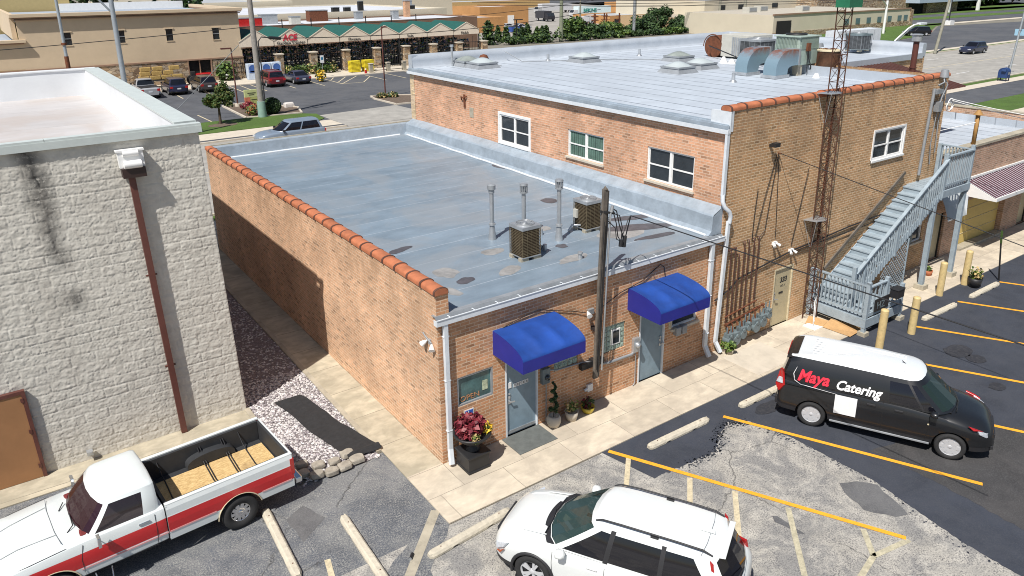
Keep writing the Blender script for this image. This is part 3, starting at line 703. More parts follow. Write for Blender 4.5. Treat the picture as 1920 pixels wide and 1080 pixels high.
mb = MB().smooth(); mb.cyl((4.86, .87, 3.8), (4.86, .87, 3.95), .07, .045, 10); mb.cyl((4.86, .87, 3.95), (4.86, .87, 4.0), .075, .07, 10); mb.build('vent_stub', m_steel, shop)
# dark puddle stains and patched spots on the coating
def blob(cx, cy, rx, ry, seed, ang=0):
    rnd = random.Random(seed); out = []
    for i in range(26):
        a = i*6.283/26; r = 1+.28*noise.noise(Vector((math.cos(a)*1.3+seed, math.sin(a)*1.3, seed*.7)))+rnd.uniform(-.05, .05)
        x, y = rx*r*math.cos(a), ry*r*math.sin(a); out.append((cx+x*math.cos(ang)-y*math.sin(ang), cy+x*math.sin(ang)+y*math.cos(ang)))
    return out
rz = lambda y: 3.80+.12*(y+.02)/(D1-.28)+.006
m_rst = M('roof_stain', (.085, .08, .09), .5, var=.3, scale=4); m_rmt = M('roof_mottle', (.27, .265, .26), .6, var=.3, scale=2.5)
for i, (x, y, a, b, g) in enumerate([(8.9, 10.45, .22, .45, 0), (7.53, 5.60, .24, .3, .3), (5.09, 1.92, .16, .16, 0), (1.62, 1.39, .25, .17, .2), (1.33, 4.28, .40, .15, .25), (7.9, 1.85, 1.05, .26, -.38), (8.35, 2.65, .75, .2, -.3), (7.8, .95, .7, .14, -.1), (7.2, 2.9, .35, .14, -.2)]):
    p = blob(x, y, a, b, i+1, g); MB().add([(q[0], q[1], rz(q[1])) for q in p], [tuple(range(len(p)))]).build('roof_stain', m_rst, shop)
for i, (x, y, a, b, g) in enumerate([(3.3, 2.7, .35, .22, 0), (1.5, 2.1, .3, .35, 0), (7.2, 1.75, .75, .45, -.2), (4.7, 1.0, .5, .2, .1), (5.6, 3.4, .25, .2, 0), (1.0, 1.0, .16, .3, .3), (2.9, 1.3, .4, .2, .4)]):
    p = blob(x, y, a, b, i+31, g); MB().add([(q[0], q[1], rz(q[1])-.003) for q in p], [tuple(range(len(p)))]).build('roof_mottle', m_rmt, shop)
mb = MB().smooth(); mb.tube([(W1-.57+.02*math.sin(k*2.1), .1+k*.6, 3.83+.0065*k*.6) for k in range(31)], .045, 6); mb.build('sealant_bead', m_gutter, shop)
mb = MB().smooth(); mb.tube([(.4+k*.55, D1-.40+.015*math.sin(k*1.7), 3.93) for k in range(16)], .05, 6); mb.build('sealant_bead', m_gutter, shop)
mb = MB(); mb.box(-.02, W1, D1+.0, D1+.06, 4.36, 4.46); mb.build('rear_coping', m_concold, shop)

# ---- tall two storey brick building
tall = thing('brick_building', 'tall two storey brick building with pale roof, red clay coping and buff front', 'building', (W1, 0, 0))
X0, X1, X2, D2, ZR = W1, 21.4, 32.0, 18.6, 6.93
hx = [(9.27, 11.22, 4.68, 5.78), (5.12, 7.0, 4.86, 5.80), (1.18, 3.10, 4.80, 5.84)]
mb = MB(); wallh(mb, 'x', X0, 0, D2, 3.0, 6.86, hx); mb.quad((X0, D2, 0), (X2, D2, 0), (X2, D2, 7.5), (X0, D2, 7.5)); mb.build('side_wall', m_brickS, tall)
mb = MB(); wallh(mb, 'x', X0-.012, 18.2, 18.61, 4.4, 6.86); mb.build('quoin', m_brickC, tall)
fh = [(12.16, 13.12, .03, 2.03), (16.92, 18.82, 4.86, 5.84), (20.35, 21.2, 1.15, 1.76)]
mb = MB(); wallh(mb, 'y', 0, X0, X1, -.02, 7.36, fh)
mb.quad((X1, 0, -.02), (X1, 6.3, -.02), (X1, 6.3, 7.36), (X1, 0, 7.36)); mb.quad((X1, 6.3, 0), (X2, 6.3, 0), (X2, 6.3, ZR-.06), (X1, 6.3, ZR-.06)); mb.quad((X2, 6.3, 0), (X2, D2, 0), (X2, D2, 7.5), (X2, 6.3, 7.5))
mb.box(X0+.003, X1-.003, .003, .3, 6.9, 7.37)
mb.build('front_wall', m_brickY, tall)
mb = MB(); mb.poly([(X0-.02, .3), (X1-.3, .3), (X1-.3, 6.35), (X2-.3, 6.35), (X2-.3, D2-.3), (X0-.02, D2-.3)], ZR); mb.build('roof', m_roofT, tall)
mb = MB()
def cf(u, v):
    x = lerp(X0, X2, u); pr = [(D2-.45, ZR-.0), (D2-.32, ZR+.1), (D2-.29, 7.52), (D2+.03, 7.55)]; t = v*3; i = min(2, int(t)); f = t-i
    w = noise.noise(Vector((x*1.7, v*4, 3)))*.03*(v < .95); return (x, lerp(pr[i][0], pr[i+1][0], f)+w, lerp(pr[i][1], pr[i+1][1], f)+w*.3)
mb.smooth().grid(cf, 150, 6)
def cf2(u, v):
    y = lerp(6.3, D2, u); pr = [(X2-.45, ZR-.0), (X2-.32, ZR+.1), (X2-.29, 7.52), (X2+.03, 7.55)]; t = v*3; i = min(2, int(t)); f = t-i
    w = noise.noise(Vector((y*1.7, v*4, 9)))*.03*(v < .95); return (lerp(pr[i][0], pr[i+1][0], f)+w, y, lerp(pr[i][1], pr[i+1][1], f)+w*.3)
mb.grid(cf2, 70, 6).smooth(False)
mb.quad((X0, D2+.03, 7.55), (X2, D2+.03, 7.55), (X2, D2+.03, 7.35), (X0, D2+.03, 7.35))
mb.box(X0-.03, X0+.3, D2-.3, D2+.03, 6.9, 7.54)
mb.box(X2-.3, X2+.03, 6.28, 6.6, 6.9, 7.54)
mb.box(X0+.35, X1-.3, .302, .42, 6.9, 7.30)       # inner face of the front parapet
mb.box(X1-.3, X2-.3, 6.22, 6.36, ZR-.1, ZR+.16); mb.box(X1-.42, X1-.302, .42, 6.36, ZR+.002, 7.3)
mb.build('flashing', m_flashT, tall)
mb = MB(); mb.box(X0-.06, X0+.10, .0, D2, ZR-.12, ZR+.03); mb.box(X0+.1, X0+.16, .3, D2-.5, ZR+.002, ZR+.055); mb.box(X0-.10, X0-.06, -.04, D2, ZR-.14, ZR+.0); mb.build('roof_edge', m_flash, tall)
mb = MB(); mb.box(X0-.17, X0-.155, -.08, D2, ZR-.22, ZR-.10); mb.box(X0-.155, X0-.06, -.08, D2, ZR-.22, ZR-.205); mb.box(X0-.155, X0-.103, -.08, -.065, ZR-.2, ZR-.08); mb.build('gutter', m_gutter, tall)
mb = MB(); mb.box(X0-.035, X0-.002, -.04, .33, 6.72, 7.36); mb.box(X0-.002, X0+.11, -.025, -.002, 6.75, 7.36); mb.prism([(X0-.0, .32), (X0+.3, .302), (X0+.02, .7)], 6.9, 7.3); mb.build('end_flashing', m_gutter, tall)
mb = MB(); coping(mb, (X0-.02, .14, 7.40), (X1+.06, .14, 7.40)); mb.build('tile_coping', [m_tile, m_tileD], tall)
mb = MB(); box_tube(mb, [(9.34, -.03, 6.72), (9.33, -.03, 4.95)], .11, .08); mb.smooth()
mb.tube([(9.33, -.03, 4.98), (9.31, -.05, 4.80), (9.36, -.10, 4.62), (9.52, -.14, 4.48), (9.60, -.14, 4.32), (9.59, -.12, 4.12)], .062, 10); mb.smooth(False)
box_tube(mb, [(9.58, -.10, 4.16), (9.40, -.10, .42), (9.46, -.26, .12)], .11, .08); mb.build('downspout', m_gutter, tall)
window(tall, 'x', X0, *hx[0], frame=.06, casing=.1, d=.02); window(tall, 'x', X0, *hx[1], curtain=True); window(tall, 'x', X0, *hx[2], curtain=False)
window(tall, 'y', 0, *fh[1], frame=.06, casing=.06, d=.02); window(tall, 'y', 0, *fh[2], frame=.06, mull=0, rails=0, d=.06)
d3 = door(tall, 12.16, 13.12, 2.03, m_doorC, 12.28, frm=m_cream)
text('door_number', '333', .24, m_black, frameM((12.52, .034, 1.50), (1, 0, 0), (0, 0, 1)), d3, .004, bold=.008, shear=.15)
text('door_number', 'NO. 1', .09, m_black, frameM((12.58, .034, 1.34), (1, 0, 0), (0, 0, 1)), d3, .003, bold=.002)
mb = MB(); mb.box(12.52, 12.72, .02, .034, 1.12, 1.17); mb.build('mail_slot', m_black, d3)
# wall iron and its rust run, small louvre on the side wall
mb = MB(); y = 13.8; mb.tube([(X0-.03, y-.2, 6.2), (X0-.1, y-.1, 6.15), (X0-.04, y, 6.1), (X0-.12, y+.12, 6.15), (X0-.03, y+.22, 6.0)], .03, 6); mb.box(X0-.05, X0-.002, y-.05, y+.05, 5.7, 6.25); mb.build('wall_anchor', m_rust, tall)
mb = MB(); mb.box(X0-.01, X0-.002, 13.15, 13.45, 5.35, 5.75); mb.build('wall_plate', m_concold, tall)
# vertical brown risers and gas meters
mb = MB()
for x, zt, zb in ((9.82, 3.2, .9), (10.02, 3.24, 1.0), (10.2, 3.0, 1.05), (10.42, 3.34, 1.0), (10.62, 3.36, 1.1), (10.86, 3.36, 1.3), (11.08, 3.38, 1.35)):
    mb.tube([(x, -.02, zt), (x, -.09, zt+.03), (x, -.1, zt-.06), (x-.02, -.1, zb)], .021, 7)
mb.tube([(9.5, -.08, 3.22), (10.06, -.08, 3.25)], .03, 7); mb.build('riser_pipe', m_copper, tall)
mb = MB(); rnd = random.Random(5)
mb.tube([(9.72, -.14, .86), (11.5, -.14, 1.08)], .03, 7); mb.tube([(9.75, -.12, 1.12), (11.2, -.12, 1.3)], .025, 7)
for k in range(9):
    x = 9.74+k*.21; z = .92+k*.025; mb.tube([(x, -.14, z), (x, -.24, z-.05), (x+.05, -.26, z-.4)], .024, 6); mb.cyl((x-.03, -.2, z), (x+.05, -.2, z), .04, .04, 7)
mb.build('gas_manifold', m_rust, tall)
def gasmeter(x, z, m=m_meter, s=1):
    mb = MB(); mb.smooth().cyl((x, -.38, z), (x, -.14, z), .15*s, .15*s, 14); mb.smooth(False).box(x-.12*s, x+.12*s, -.36, -.16, z+.05, z+.24*s); mb.cyl((x-.09, -.26, z+.2), (x-.09, -.26, z+.42), .022, .022, 7); mb.cyl((x+.09, -.26, z+.2), (x+.09, -.26, z+.42), .022, .022, 7)
    mb.smooth().cyl((x, -.40, z+.15), (x, -.36, z+.15), .055, .055, 10)
    return mb.build('gas_meter', m, tall)
for x, z, q in ((9.80, .42, .9), (10.08, .36, 1.05), (10.38, .46, .95), (10.62, .62, .7), (11.0, .52, 1.1), (11.32, .60, 1.0), (11.58, .78, .8)): gasmeter(x, z, s=q)
# electric conduit sloping across the wall, cameras, lights, cables
def sag(a, b, s, n=14):
    a, b = Vector(a), Vector(b); return [a.lerp(b, i/n)-Vector((0, 0, s*4*(i/n)*(1-i/n))) for i in range(n+1)]
mb = MB(); mb.tube([(9.3, -.05, 1.75), (9.9, -.05, 1.95), (10.3, -.05, 2.2), (11.6, -.05, 2.38), (13.0, -.05, 2.55), (14.5, -.05, 2.62), (16, -.05, 2.72), (19.2, -.05, 2.8)], .025, 6); mb.tube([(12.8, -.06, 2.5), (14.5, -.07, 2.52), (19.0, -.05, 2.6)], .015, 5)
for pts in ([(11.72, -.03, 5.8), (11.55, -.04, 4.8), (11.4, -.03, 3.5), (11.1, -.05, 3.3)], [(11.65, -.03, 5.8), (11.25, -.04, 4.6), (10.95, -.04, 3.4)], [(11.75, -.03, 5.8), (11.85, -.04, 4.4), (11.95, -.04, 3.2)], [(13.3, -.06, 5.2), (13.0, -.04, 3.6), (12.8, -.04, 2.7)], [(10.9, -.03, 4.9), (10.82, -.04, 4.1), (10.8, -.04, 3.3)]): mb.tube(pts, .01, 5)
mb.build('wall_cable', m_black, tall)
for x, z in ((11.95, 2.98), (12.85, 2.55)):
    mb = MB(); mb.box(x-.1, x+.1, -.06, -.002, z-.05, z+.05); l = mb.build('security_lamp', m_white, tall)
    for sx in (-1, 1):
        b = MB(); b.smooth().cyl((x+sx*.06, -.06, z), (x+sx*.13, -.15, z-.07), .03, .05, 10); b.build('lamp_head', m_white, l)
mb = MB(); mb.box(11.2, 11.42, -.28, -.12, 6.12, 6.24); mb.box(11.27, 11.35, -.12, -.002, 6.1, 6.18); mb.build('wall_light', m_black, tall)
mb = MB(); mb.tube([(11.74, -.002, 5.84), (11.74, -.12, 5.86)], .02, 6); mb.build('wire_hook', m_rust, tall)
# service mast on the right corner
mb = MB(); mb.smooth().tube([(20.24, -.12, 7.0), (20.1, -.12, 5.2), (20.05, -.12, 3.9)], .055, 9); mb.tube([(20.9, -.1, 7.1), (20.72, -.1, 6.3), (20.6, -.1, 5.0), (20.75, -.1, 4.2)], .02, 6); mb.tube([(21.1, -.1, 6.9), (20.9, -.1, 5.9), (21.0, -.1, 4.6)], .02, 6)
m1 = mb.build('service_mast', m_grey, tall)
mb = MB(); mb.smooth().cyl((20.75, -.14, 7.36), (20.75, -.14, 7.62), .16, .12, 12); mb.smooth(False).box(20.3, 20.75, -.2, -.02, 6.8, 6.95); mb.box(20.55, 20.8, -.22, -.03, 6.15, 6.5); mb.tube([(20.7, -.14, 7.4), (20.6, -.25, 7.2), (20.4, -.15, 7.1)], .03, 6); mb.tube([(20.7, -.14, 7.4), (20.85, -.25, 7.1), (20.7, -.2, 6.7), (20.6, -.2, 6.4)], .025, 6); mb.build('weatherhead', m_grey, m1)
mb = MB(); mb.smooth(); mb.tube([(21.3+.22*math.cos(a*.5), -.25, 6.35+.22*math.sin(a*.5)) for a in range(14)], .018, 6); mb.tube([(21.1+.2*math.cos(a*.5), -.3, 6.3+.16*math.sin(a*.5)) for a in range(14)], .015, 6); mb.build('cable_coil', m_white, m1)
# brown sheet-metal roof in the notch and its flue
mb = MB(); n = 26
for k in range(n):
    xa, xb = 21.6+k*.27, 21.6+k*.27+.25; t = k/n
    mb.add([(xa, 6.2, 6.80), (xb, 6.2, 6.80), (xb+.0, 2.6, 6.05), (xa, 2.6, 6.05)], [(0, 1, 2, 3)]); mb.bar((xb+.012, 6.2, 6.83), (xb+.012, 2.6, 6.08), .035, .06)
mb.build('metal_roof', M('brown_sheet', (.15, .075, .065), .4, .3, var=.15), tall)
mb = MB().smooth(); mb.cyl((28.3, 4.9, 6.3), (28.3, 4.9, 7.95), .13, .13, 12); mb.cyl((28.3, 4.9, 6.7), (28.3, 4.9, 6.76), .16, .16, 12); f = mb.build('flue', m_dwnsp, tall)
mb = MB(); mb.smooth().cyl((28.3, 4.9, 7.92), (28.3, 4.9, 8.2), .22, .22, 12); mb.cyl((28.3, 4.9, 8.2), (28.3, 4.9, 8.24), .27, .2, 12); mb.build('flue_cap', m_steel, f)
# skylights and small vents
m_dome = M('skylight_dome', (.44, .49, .50), .25, var=.08); m_domeG = M('skylight_dome_grey', (.26, .29, .27), .35, var=.2)
def skylight(x, y, m=m_dome, s=.52):
    mb = MB(); z = ZR; mb.add([(x-s*1.25, y-s*1.25, z+.002), (x+s*1.25, y-s*1.25, z+.002), (x+s*1.25, y+s*1.25, z+.002), (x-s*1.25, y+s*1.25, z+.002), (x-s, y-s, z+.2), (x+s, y-s, z+.2), (x+s, y+s, z+.2), (x-s, y+s, z+.2)], [(0, 1, 5, 4), (1, 2, 6, 5), (2, 3, 7, 6), (3, 0, 4, 7)]); mb.box(x-s-.04, x+s+.04, y-s-.04, y+s+.04, z+.2, z+.27)
    k = mb.build('skylight', m_grey, tall)
    d = MB().smooth(); d.grid(lambda u, v: (x+(u*2-1)*s*.96, y+(v*2-1)*s*.96, z+.27+.2*math.sin(math.pi*u)**.8*math.sin(math.pi*v)**.8 if 0 < u < 1 and 0 < v < 1 else z+.27), 10, 10); d.build('dome', m, k)
for x, y, m in ((17.35, 15.4, m_dome), (12.15, 16.55, m_dome), (12.1, 17.75, m_domeG), (21.05, 12.65, m_domeG), (17.55, 9.45, m_dome), (19.4, 9.85, m_dome)): skylight(x, y, m, .5)
for x, y in ((16.25, 16.85), (21.41, 15.72), (29.3, 17.6), (16.8, 5.88), (12.0, 17.0)):
    mb = MB().smooth(); mb.cyl((x, y, ZR), (x, y, ZR+.08), .16, .09, 10); mb.cyl((x, y, ZR+.05), (x, y, ZR+.34), .07, .07, 10); mb.build('roof_vent', m_steel, tall)
mb = MB().smooth(); mb.cyl((11.4, 18.0, ZR), (11.4, 18.0, ZR+.95), .05, .05, 10); mb.cyl((11.4, 18.0, ZR+.9), (11.4, 18.0, ZR+1.0), .09, .09, 10); mb.build('vent_pipe', m_steel, tall)
MB().smooth().lathe([(0, .5), (.16, .46), (.24, .3), (.2, .1), (.12, .0)], (12.6, 17.1, ZR+.05), 12).build('turbine_vent', m_rust, tall); MB().smooth().lathe([(0, .55), (.2, .5), (.32, .38), (.2, .36), (.14, 0)], (29.6, 17.3, ZR), 12).build('mushroom_vent', m_rust, tall)
mb = MB(); mb.smooth().tube([(14.5, 18.1, ZR+.5), (15, 17.3, ZR+.03), (17, 16.2, ZR+.03), (19.0, 15.2, ZR+.03), (20.5, 13.8, ZR+.03), (21.5, 11.9, ZR+.03)], .02, 6); mb.tube([(12.4, 18.2, ZR+.4), (12.9, 17.6, ZR+.02), (13.2, 16.5, ZR+.02)], .015, 5); mb.build('roof_cable', m_grey, tall)

# ---- white split-face block building on the left
blk = thing('block_building', 'white split-face block building with white membrane roof and brown downspout', 'building', (-3.0, 5.17, 0))
def splitface():
    mb = MB().smooth(); x0, x1, z0, z1 = -12.6, -3.0, 0.0, 7.58; nu, nv = 440, 340; BW, BH = .50, .2486
    cache = {}
    def f(u, v):
        x = lerp(x0, x1, u); z = lerp(z0, z1, v); r = int(z/BH); xo = (x-x0)+(BW/2 if r % 2 else 0); c = int(xo/BW)
        du = min((xo % BW), BW-(xo % BW)); dz = min(z % BH, BH-(z % BH)); e = min(1, min(du, dz)/.016)
        n = noise.noise(Vector((x*8+c*3.1, z*10+r*2.3, 1)))*.35+abs(noise.noise(Vector((x*19, z*21, 5))))*.7+noise.noise(Vector((x*42, z*42, 8)))*.3
        h = noise.cell(Vector((c*1.0+.5, r*1.0+.5, .5)))
        if u > .998: e *= .3
        return (x, 5.17-e*(.008+.025*n+.003*h), z)
    mb.grid(f, nu, nv)
    return mb
k = NT('split_face'); tc = k.n('ShaderNodeTexCoord'); n1 = k.noise(3.5, 5, .7); r1 = k.ramp(n1, 0, [(.3, (.53, .505, .45)), (.7, (.66, .635, .57))])
sx = k.n('ShaderNodeSeparateXYZ'); k.l(tc, 'Object', sx, 0)    # object origin is the wall corner
# mould runs below the leaking coping joint: a narrow band that wanders, fading downward
wn = k.noise(1.1, 3, .6); w2 = k.noise(7, 5, .8)
a1 = k.n('ShaderNodeMath', operation='MULTIPLY_ADD'); k.l(wn, 0, a1, 0); a1.inputs[1].default_value = .7; k.l(sx, 0, a1, 2)
a2 = k.n('ShaderNodeMath', operation='MULTIPLY_ADD'); k.l(sx, 2, a2, 0); a2.inputs[1].default_value = .09; k.l(a1, 0, a2, 2)    # drift of the run with height
a3 = k.n('ShaderNodeMath', operation='ADD'); k.l(a2, 0, a3, 0); a3.inputs[1].default_value = 2.68
a4 = k.n('ShaderNodeMath', operation='ABSOLUTE'); k.l(a3, 0, a4, 0)
band = k.ramp(a4, 0, [(.0, 1.0), (.36, 0.0)])
zr = k.n('ShaderNodeMapRange'); zr.inputs[1].default_value = 4.7; zr.inputs[2].default_value = 6.4; k.l(sx, 2, zr, 0)
z5 = k.ramp(zr, 0, [(0, .0), (.25, .8), (1, 1.0)])
spl = k.n('ShaderNodeMath', operation='SUBTRACT'); k.l(sx, 2, spl, 0); spl.inputs[1].default_value = 4.1
sab = k.n('ShaderNodeMath', operation='ABSOLUTE'); k.l(spl, 0, sab, 0); sp2 = k.ramp(sab, 0, [(0, .9), (.4, 0)])
mx = k.n('ShaderNodeMath', operation='MAXIMUM'); k.l(z5, 0, mx, 0); k.l(sp2, 0, mx, 1)
m5 = k.n('ShaderNodeMath', operation='MULTIPLY'); k.l(band, 0, m5, 0); k.l(mx, 0, m5, 1)
r2 = k.ramp(w2, 0, [(.30, .0), (.48, 1.0)]); m6 = k.n('ShaderNodeMath', operation='MULTIPLY'); k.l(m5, 0, m6, 0); k.l(r2, 0, m6, 1); m6.use_clamp = True
c = k.mix((m6, 0), (r1, 0), (.06, .058, .055))
n7 = k.noise(.9, 5, .7, map=(1.6, 1, .45)); r7 = k.ramp(n7, 0, [(.48, 0.0), (.72, .5)]); c = k.mix((r7, 0), c, (.44, .41, .36))
k.set('Base Color', c); k.set('Roughness', .93); nb = k.noise(75, 3, .7); k.bump((nb, 0), .5, .006)
m_split = k.m
splitface().build('front_wall', m_split, blk)
mb = MB(); mb.quad((-3.0, 5.17, 0), (-3.0, 20.9, 0), (-3.0, 20.9, 7.5), (-3.0, 5.17, 7.5)); mb.quad((-3, 20.9, 0), (-30, 20.9, 0), (-30, 20.9, 7.5), (-3, 20.9, 7.5)); mb.quad((-30, 5.17, 0), (-12.59, 5.17, 0), (-12.59, 5.17, 7.5), (-30, 5.17, 7.5)); mb.build('side_wall', m_split, blk)
mb = MB(); mb.box(-30, -3.38, 5.55, 20.5, 6.6, 6.72); mb.build('roof', m_membrF, blk)
mb = MB(); mb.smooth()
def pf(u, v): x = -3.40-v*0-.05*(1-v)-.03*noise.noise(Vector((u*9, v*2, 0)))*math.sin(math.pi*v); return (x, lerp(5.5, 20.52, u), lerp(6.70, 7.68, v))
mb.grid(pf, 60, 4)
def pf2(u, v): return (lerp(-30, -3.38, u), 20.5-.05*(1-v)-.04*noise.noise(Vector((u*30, v*2, 4)))*math.sin(math.pi*v), lerp(6.70, 7.68, v))
mb.grid(pf2, 90, 4).smooth(False); mb.quad((-30, 5.30, 7.70), (-3.42, 5.30, 7.70), (-3.42, 5.60, 7.62), (-30, 5.60, 7.62)); mb.quad((-30, 5.6, 7.62), (-3.42, 5.6, 7.62), (-3.42, 5.62, 6.72), (-30, 5.62, 6.72)); mb.box(-30, -3.0, 20.46, 20.95, 7.68, 7.72)
mb.build('parapet_membrane', m_membr, blk)
mb = MB()
for a, b in ((-30, -9.1), (-9.09, -6.1), (-6.09, -2.93)): mb.box(a, b, 5.08, 5.30, 7.69, 7.74)
mb.box(-30, -2.93, 5.07, 5.10, 7.53, 7.69)
for a, b in ((5.55, 8.6), (8.61, 11.9), (11.91, 15.2), (15.21, 20.45)): mb.box(-3.42, -2.92, a, b, 7.69, 7.74)
mb.box(-2.96, -2.92, 5.1, 20.9, 7.53, 7.69)
mb.build('coping', m_coping, blk)
# scupper box and brown downspout
mb = MB(); mb.prism([(-4.78, 5.12), (-4.78, 4.88), (-4.30, 4.88), (-4.30, 5.12)], 6.72, 6.94)
db = mb.build('conductor_head', M('conductor_dark', (.035, .018, .015), .5), blk)
mb = MB(); mb.box(-4.80, -4.28, 4.98, 5.14, 6.94, 7.30); mb.box(-4.83, -4.25, 4.96, 5.14, 7.30, 7.34); mb.smooth().cyl((-4.72, 4.9, 7.02), (-4.36, 4.9, 7.02), .09, .09, 10); mb.cyl((-4.7, 4.98, 7.26), (-4.38, 4.98, 7.26), .07, .07, 10); mb.build('scupper', m_white, db)
mb = MB(); box_tube(mb, [(-4.60, 5.03, 6.72), (-4.60, 5.03, .06)], .135, .10)
for z in (4.3, 1.9): mb.box(-4.72, -4.48, 5.06, 5.11, z, z+.03)
mb.build('downspout', m_dwnsp, blk)
d = MB().box(-8.75, -7.68, 5.06, 5.12, .04, 2.2).build('door', m_doorT, blk)
mb = MB(); mb.box(-7.68, -7.60, 5.04, 5.14, .03, 2.28); mb.box(-8.85, -7.68, 5.04, 5.14, 2.2, 2.28)
for z in (.3, 1.2, 2.0): mb.box(-7.72, -7.66, 5.03, 5.05, z, z+.1)
mb.build('door_frame', m_dwnsp, d)
mb = MB(); mb.box(-6.75, -6.62, 4.98, 5.12, .22, .32); mb.box(-6.73, -6.64, 4.975, 4.98, .235, .305); mb.build('outlet_box', m_steel, blk)

def lean(o):
    if o.type == 'MESH':
        for v in o.data.vertices: v.co.x -= .033*v.co.z
    for q in o.children: lean(q)
lean(blk)        # the old block wall is slightly out of plumb

# ---- low mixed brick building behind the staircase
rb = thing('garage_building', 'low brick building with brown striped metal canopy over its cream garage door', 'building', (21.4, 0, 0))
gh = [(22.02, 22.92, .03, 1.95), (24.35, 28.15, .03, 2.1), (29.75, 30.7, .03, 2.0)]
mb = MB(); wallh(mb, 'y', 0, 21.402, 33, -.02, 4.32, gh, th=.3); mb.quad((33, 0, 0), (33, 6.3, 0), (33, 6.3, 4.5), (33, 0, 4.5)); mb.box(32.7, 33, .3, 6.3, 3.7, 4.5); mb.box(21.42, 33, 6.302, 6.5, 3, 4.3); mb.build('wall', m_brickR, rb)
mb = MB(); mb.poly([(21.42, .3), (32.7, .3), (32.7, 6.29), (21.42, 6.29)], 3.85); mb.quad((32.69, .3, 3.85), (32.69, 6.29, 3.85), (32.66, 6.29, 4.2), (32.66, .3, 4.2)); mb.build('roof', m_roofT, rb)
mb = MB(); mb.box(21.42, 33.05, -.04, .32, 4.33, 4.42); mb.box(32.66, 33.05, .32, 6.3, 4.505, 4.56); mb.build('coping', m_concold, rb)
mb = MB(); n = 46
for k in range(n):
    xa = 24.12+k*.2; mb.cm = k % 2*0
    mb.add([(xa, -.004, 3.02), (xa+.2, -.004, 3.02), (xa+.2, -1.22, 2.52), (xa, -1.22, 2.52)], [(0, 1, 2, 3)])
cn = mb.build('canopy', M('canopy_brown', (.11, .035, .05), .45, .2, var=.1), rb)
mb = MB()
for k in range(n): xa = 24.12+k*.2; mb.bar((xa+.03, -.004, 3.026), (xa+.03, -1.22, 2.526), .024, .008)
mb.build('canopy_stripe', m_gutter, cn)
mb = MB(); mb.box(24.05, 33.4, -1.27, -1.22, 2.42, 2.56); mb.extr([(24.1, -.01, 3.02), (24.1, -1.25, 2.5), (24.1, -1.25, 2.42), (24.1, -.01, 2.42)], (-.04, 0, 0)); mb.box(24.1, 33.3, -.06, -.01, 3.03, 3.12); mb.build('canopy_trim', m_white, cn)
g = MB().box(24.36, 28.14, .22, .28, .04, 2.09); 
g = g.build('garage_door', M('garage_cream', (.60, .44, .14), .6, var=.06), rb)
mb = MB(); [mb.box(24.36, 28.14, .205, .22, z, z+.015) for z in (.55, 1.07, 1.58)]; mb.build('panel_joint', m_cream, g)
door(rb, 22.02, 22.92, 1.95, m_doorC, 22.15, frm=m_black, c=.1); door(rb, 29.75, 30.7, 2.0, m_doorC, 29.9, frm=m_black, c=.1)
mb = MB(); mb.box(24.3, 28.2, -.15, .2, .0, .12); mb.build('threshold', m_concold, rb)
mb = MB(); mb.box(20.15, 20.3, -.12, -.002, 1.25, 1.6); mb.build('utility_box', m_meter, tall)
mb = MB().smooth(); mb.box(24.35, 24.47, .02, .14, 4.4, 5.65); mb.cyl((24.41, .08, 5.6), (24.41, .08, 5.78), .17, .05, 10); mb.build('vent_pipe', [M('pine', (.40, .22, .07), .7)], rb)
mb = MB(); mb.tube([(24.4, .1, 5.3), (22.5, .6, 5.1), (21.45, 1.2, 5.2)], .015, 5); mb.build('roof_cable', m_white, rb)
# ------------------------------------------------------------------ vehicles
# local frame: +x forward, +y left, z up, origin on the ground at mid length
m_tyre = M('tyre', (.022, .022, .023), .85, var=.2, scale=20)
m_rim = M('rim_silver', (.52, .53, .55), .35, .15, var=.05)
m_chrome = M('chrome', (.75, .75, .76), .12, 1, var=.03)
m_trim = M('black_trim', (.022, .022, .025), .55, var=.1)
m_red = M('tail_red', (.42, .012, .012), .18, var=.15, spec=.8)
m_lamp = M('lamp_clear', (.62, .66, .72), .1, .3, var=.25, scale=12, spec=.9)
m_plate = M('plate', (.6, .62, .66), .5, var=.05)
def paint(name, c, rough=.28, metal=0, coat=.8, var=.015): return M(name, c, rough, metal, var=var, scale=1.5, coat=coat)
def carglass(name, tint=(.02, .025, .027), alpha=.55):
    k = NT(name); k.set('Base Color', tint); k.set('Roughness', .03); k.set('Specular IOR Level', .8)
    t = k.n('ShaderNodeBsdfTransparent'); t.inputs[0].default_value = (*[min(1, v*6+.45) for v in tint], 1)
    mx = k.n('ShaderNodeMixShader'); mx.inputs[0].default_value = alpha
    k.l(t, 0, mx, 1); k.l(k.b, 0, mx, 2); k.l(mx, 0, k.out, 0); return k.m
m_cg = carglass('windscreen_glass', (.018, .04, .04), .72); m_cgd = carglass('tinted_glass', (.008, .008, .012), .9)

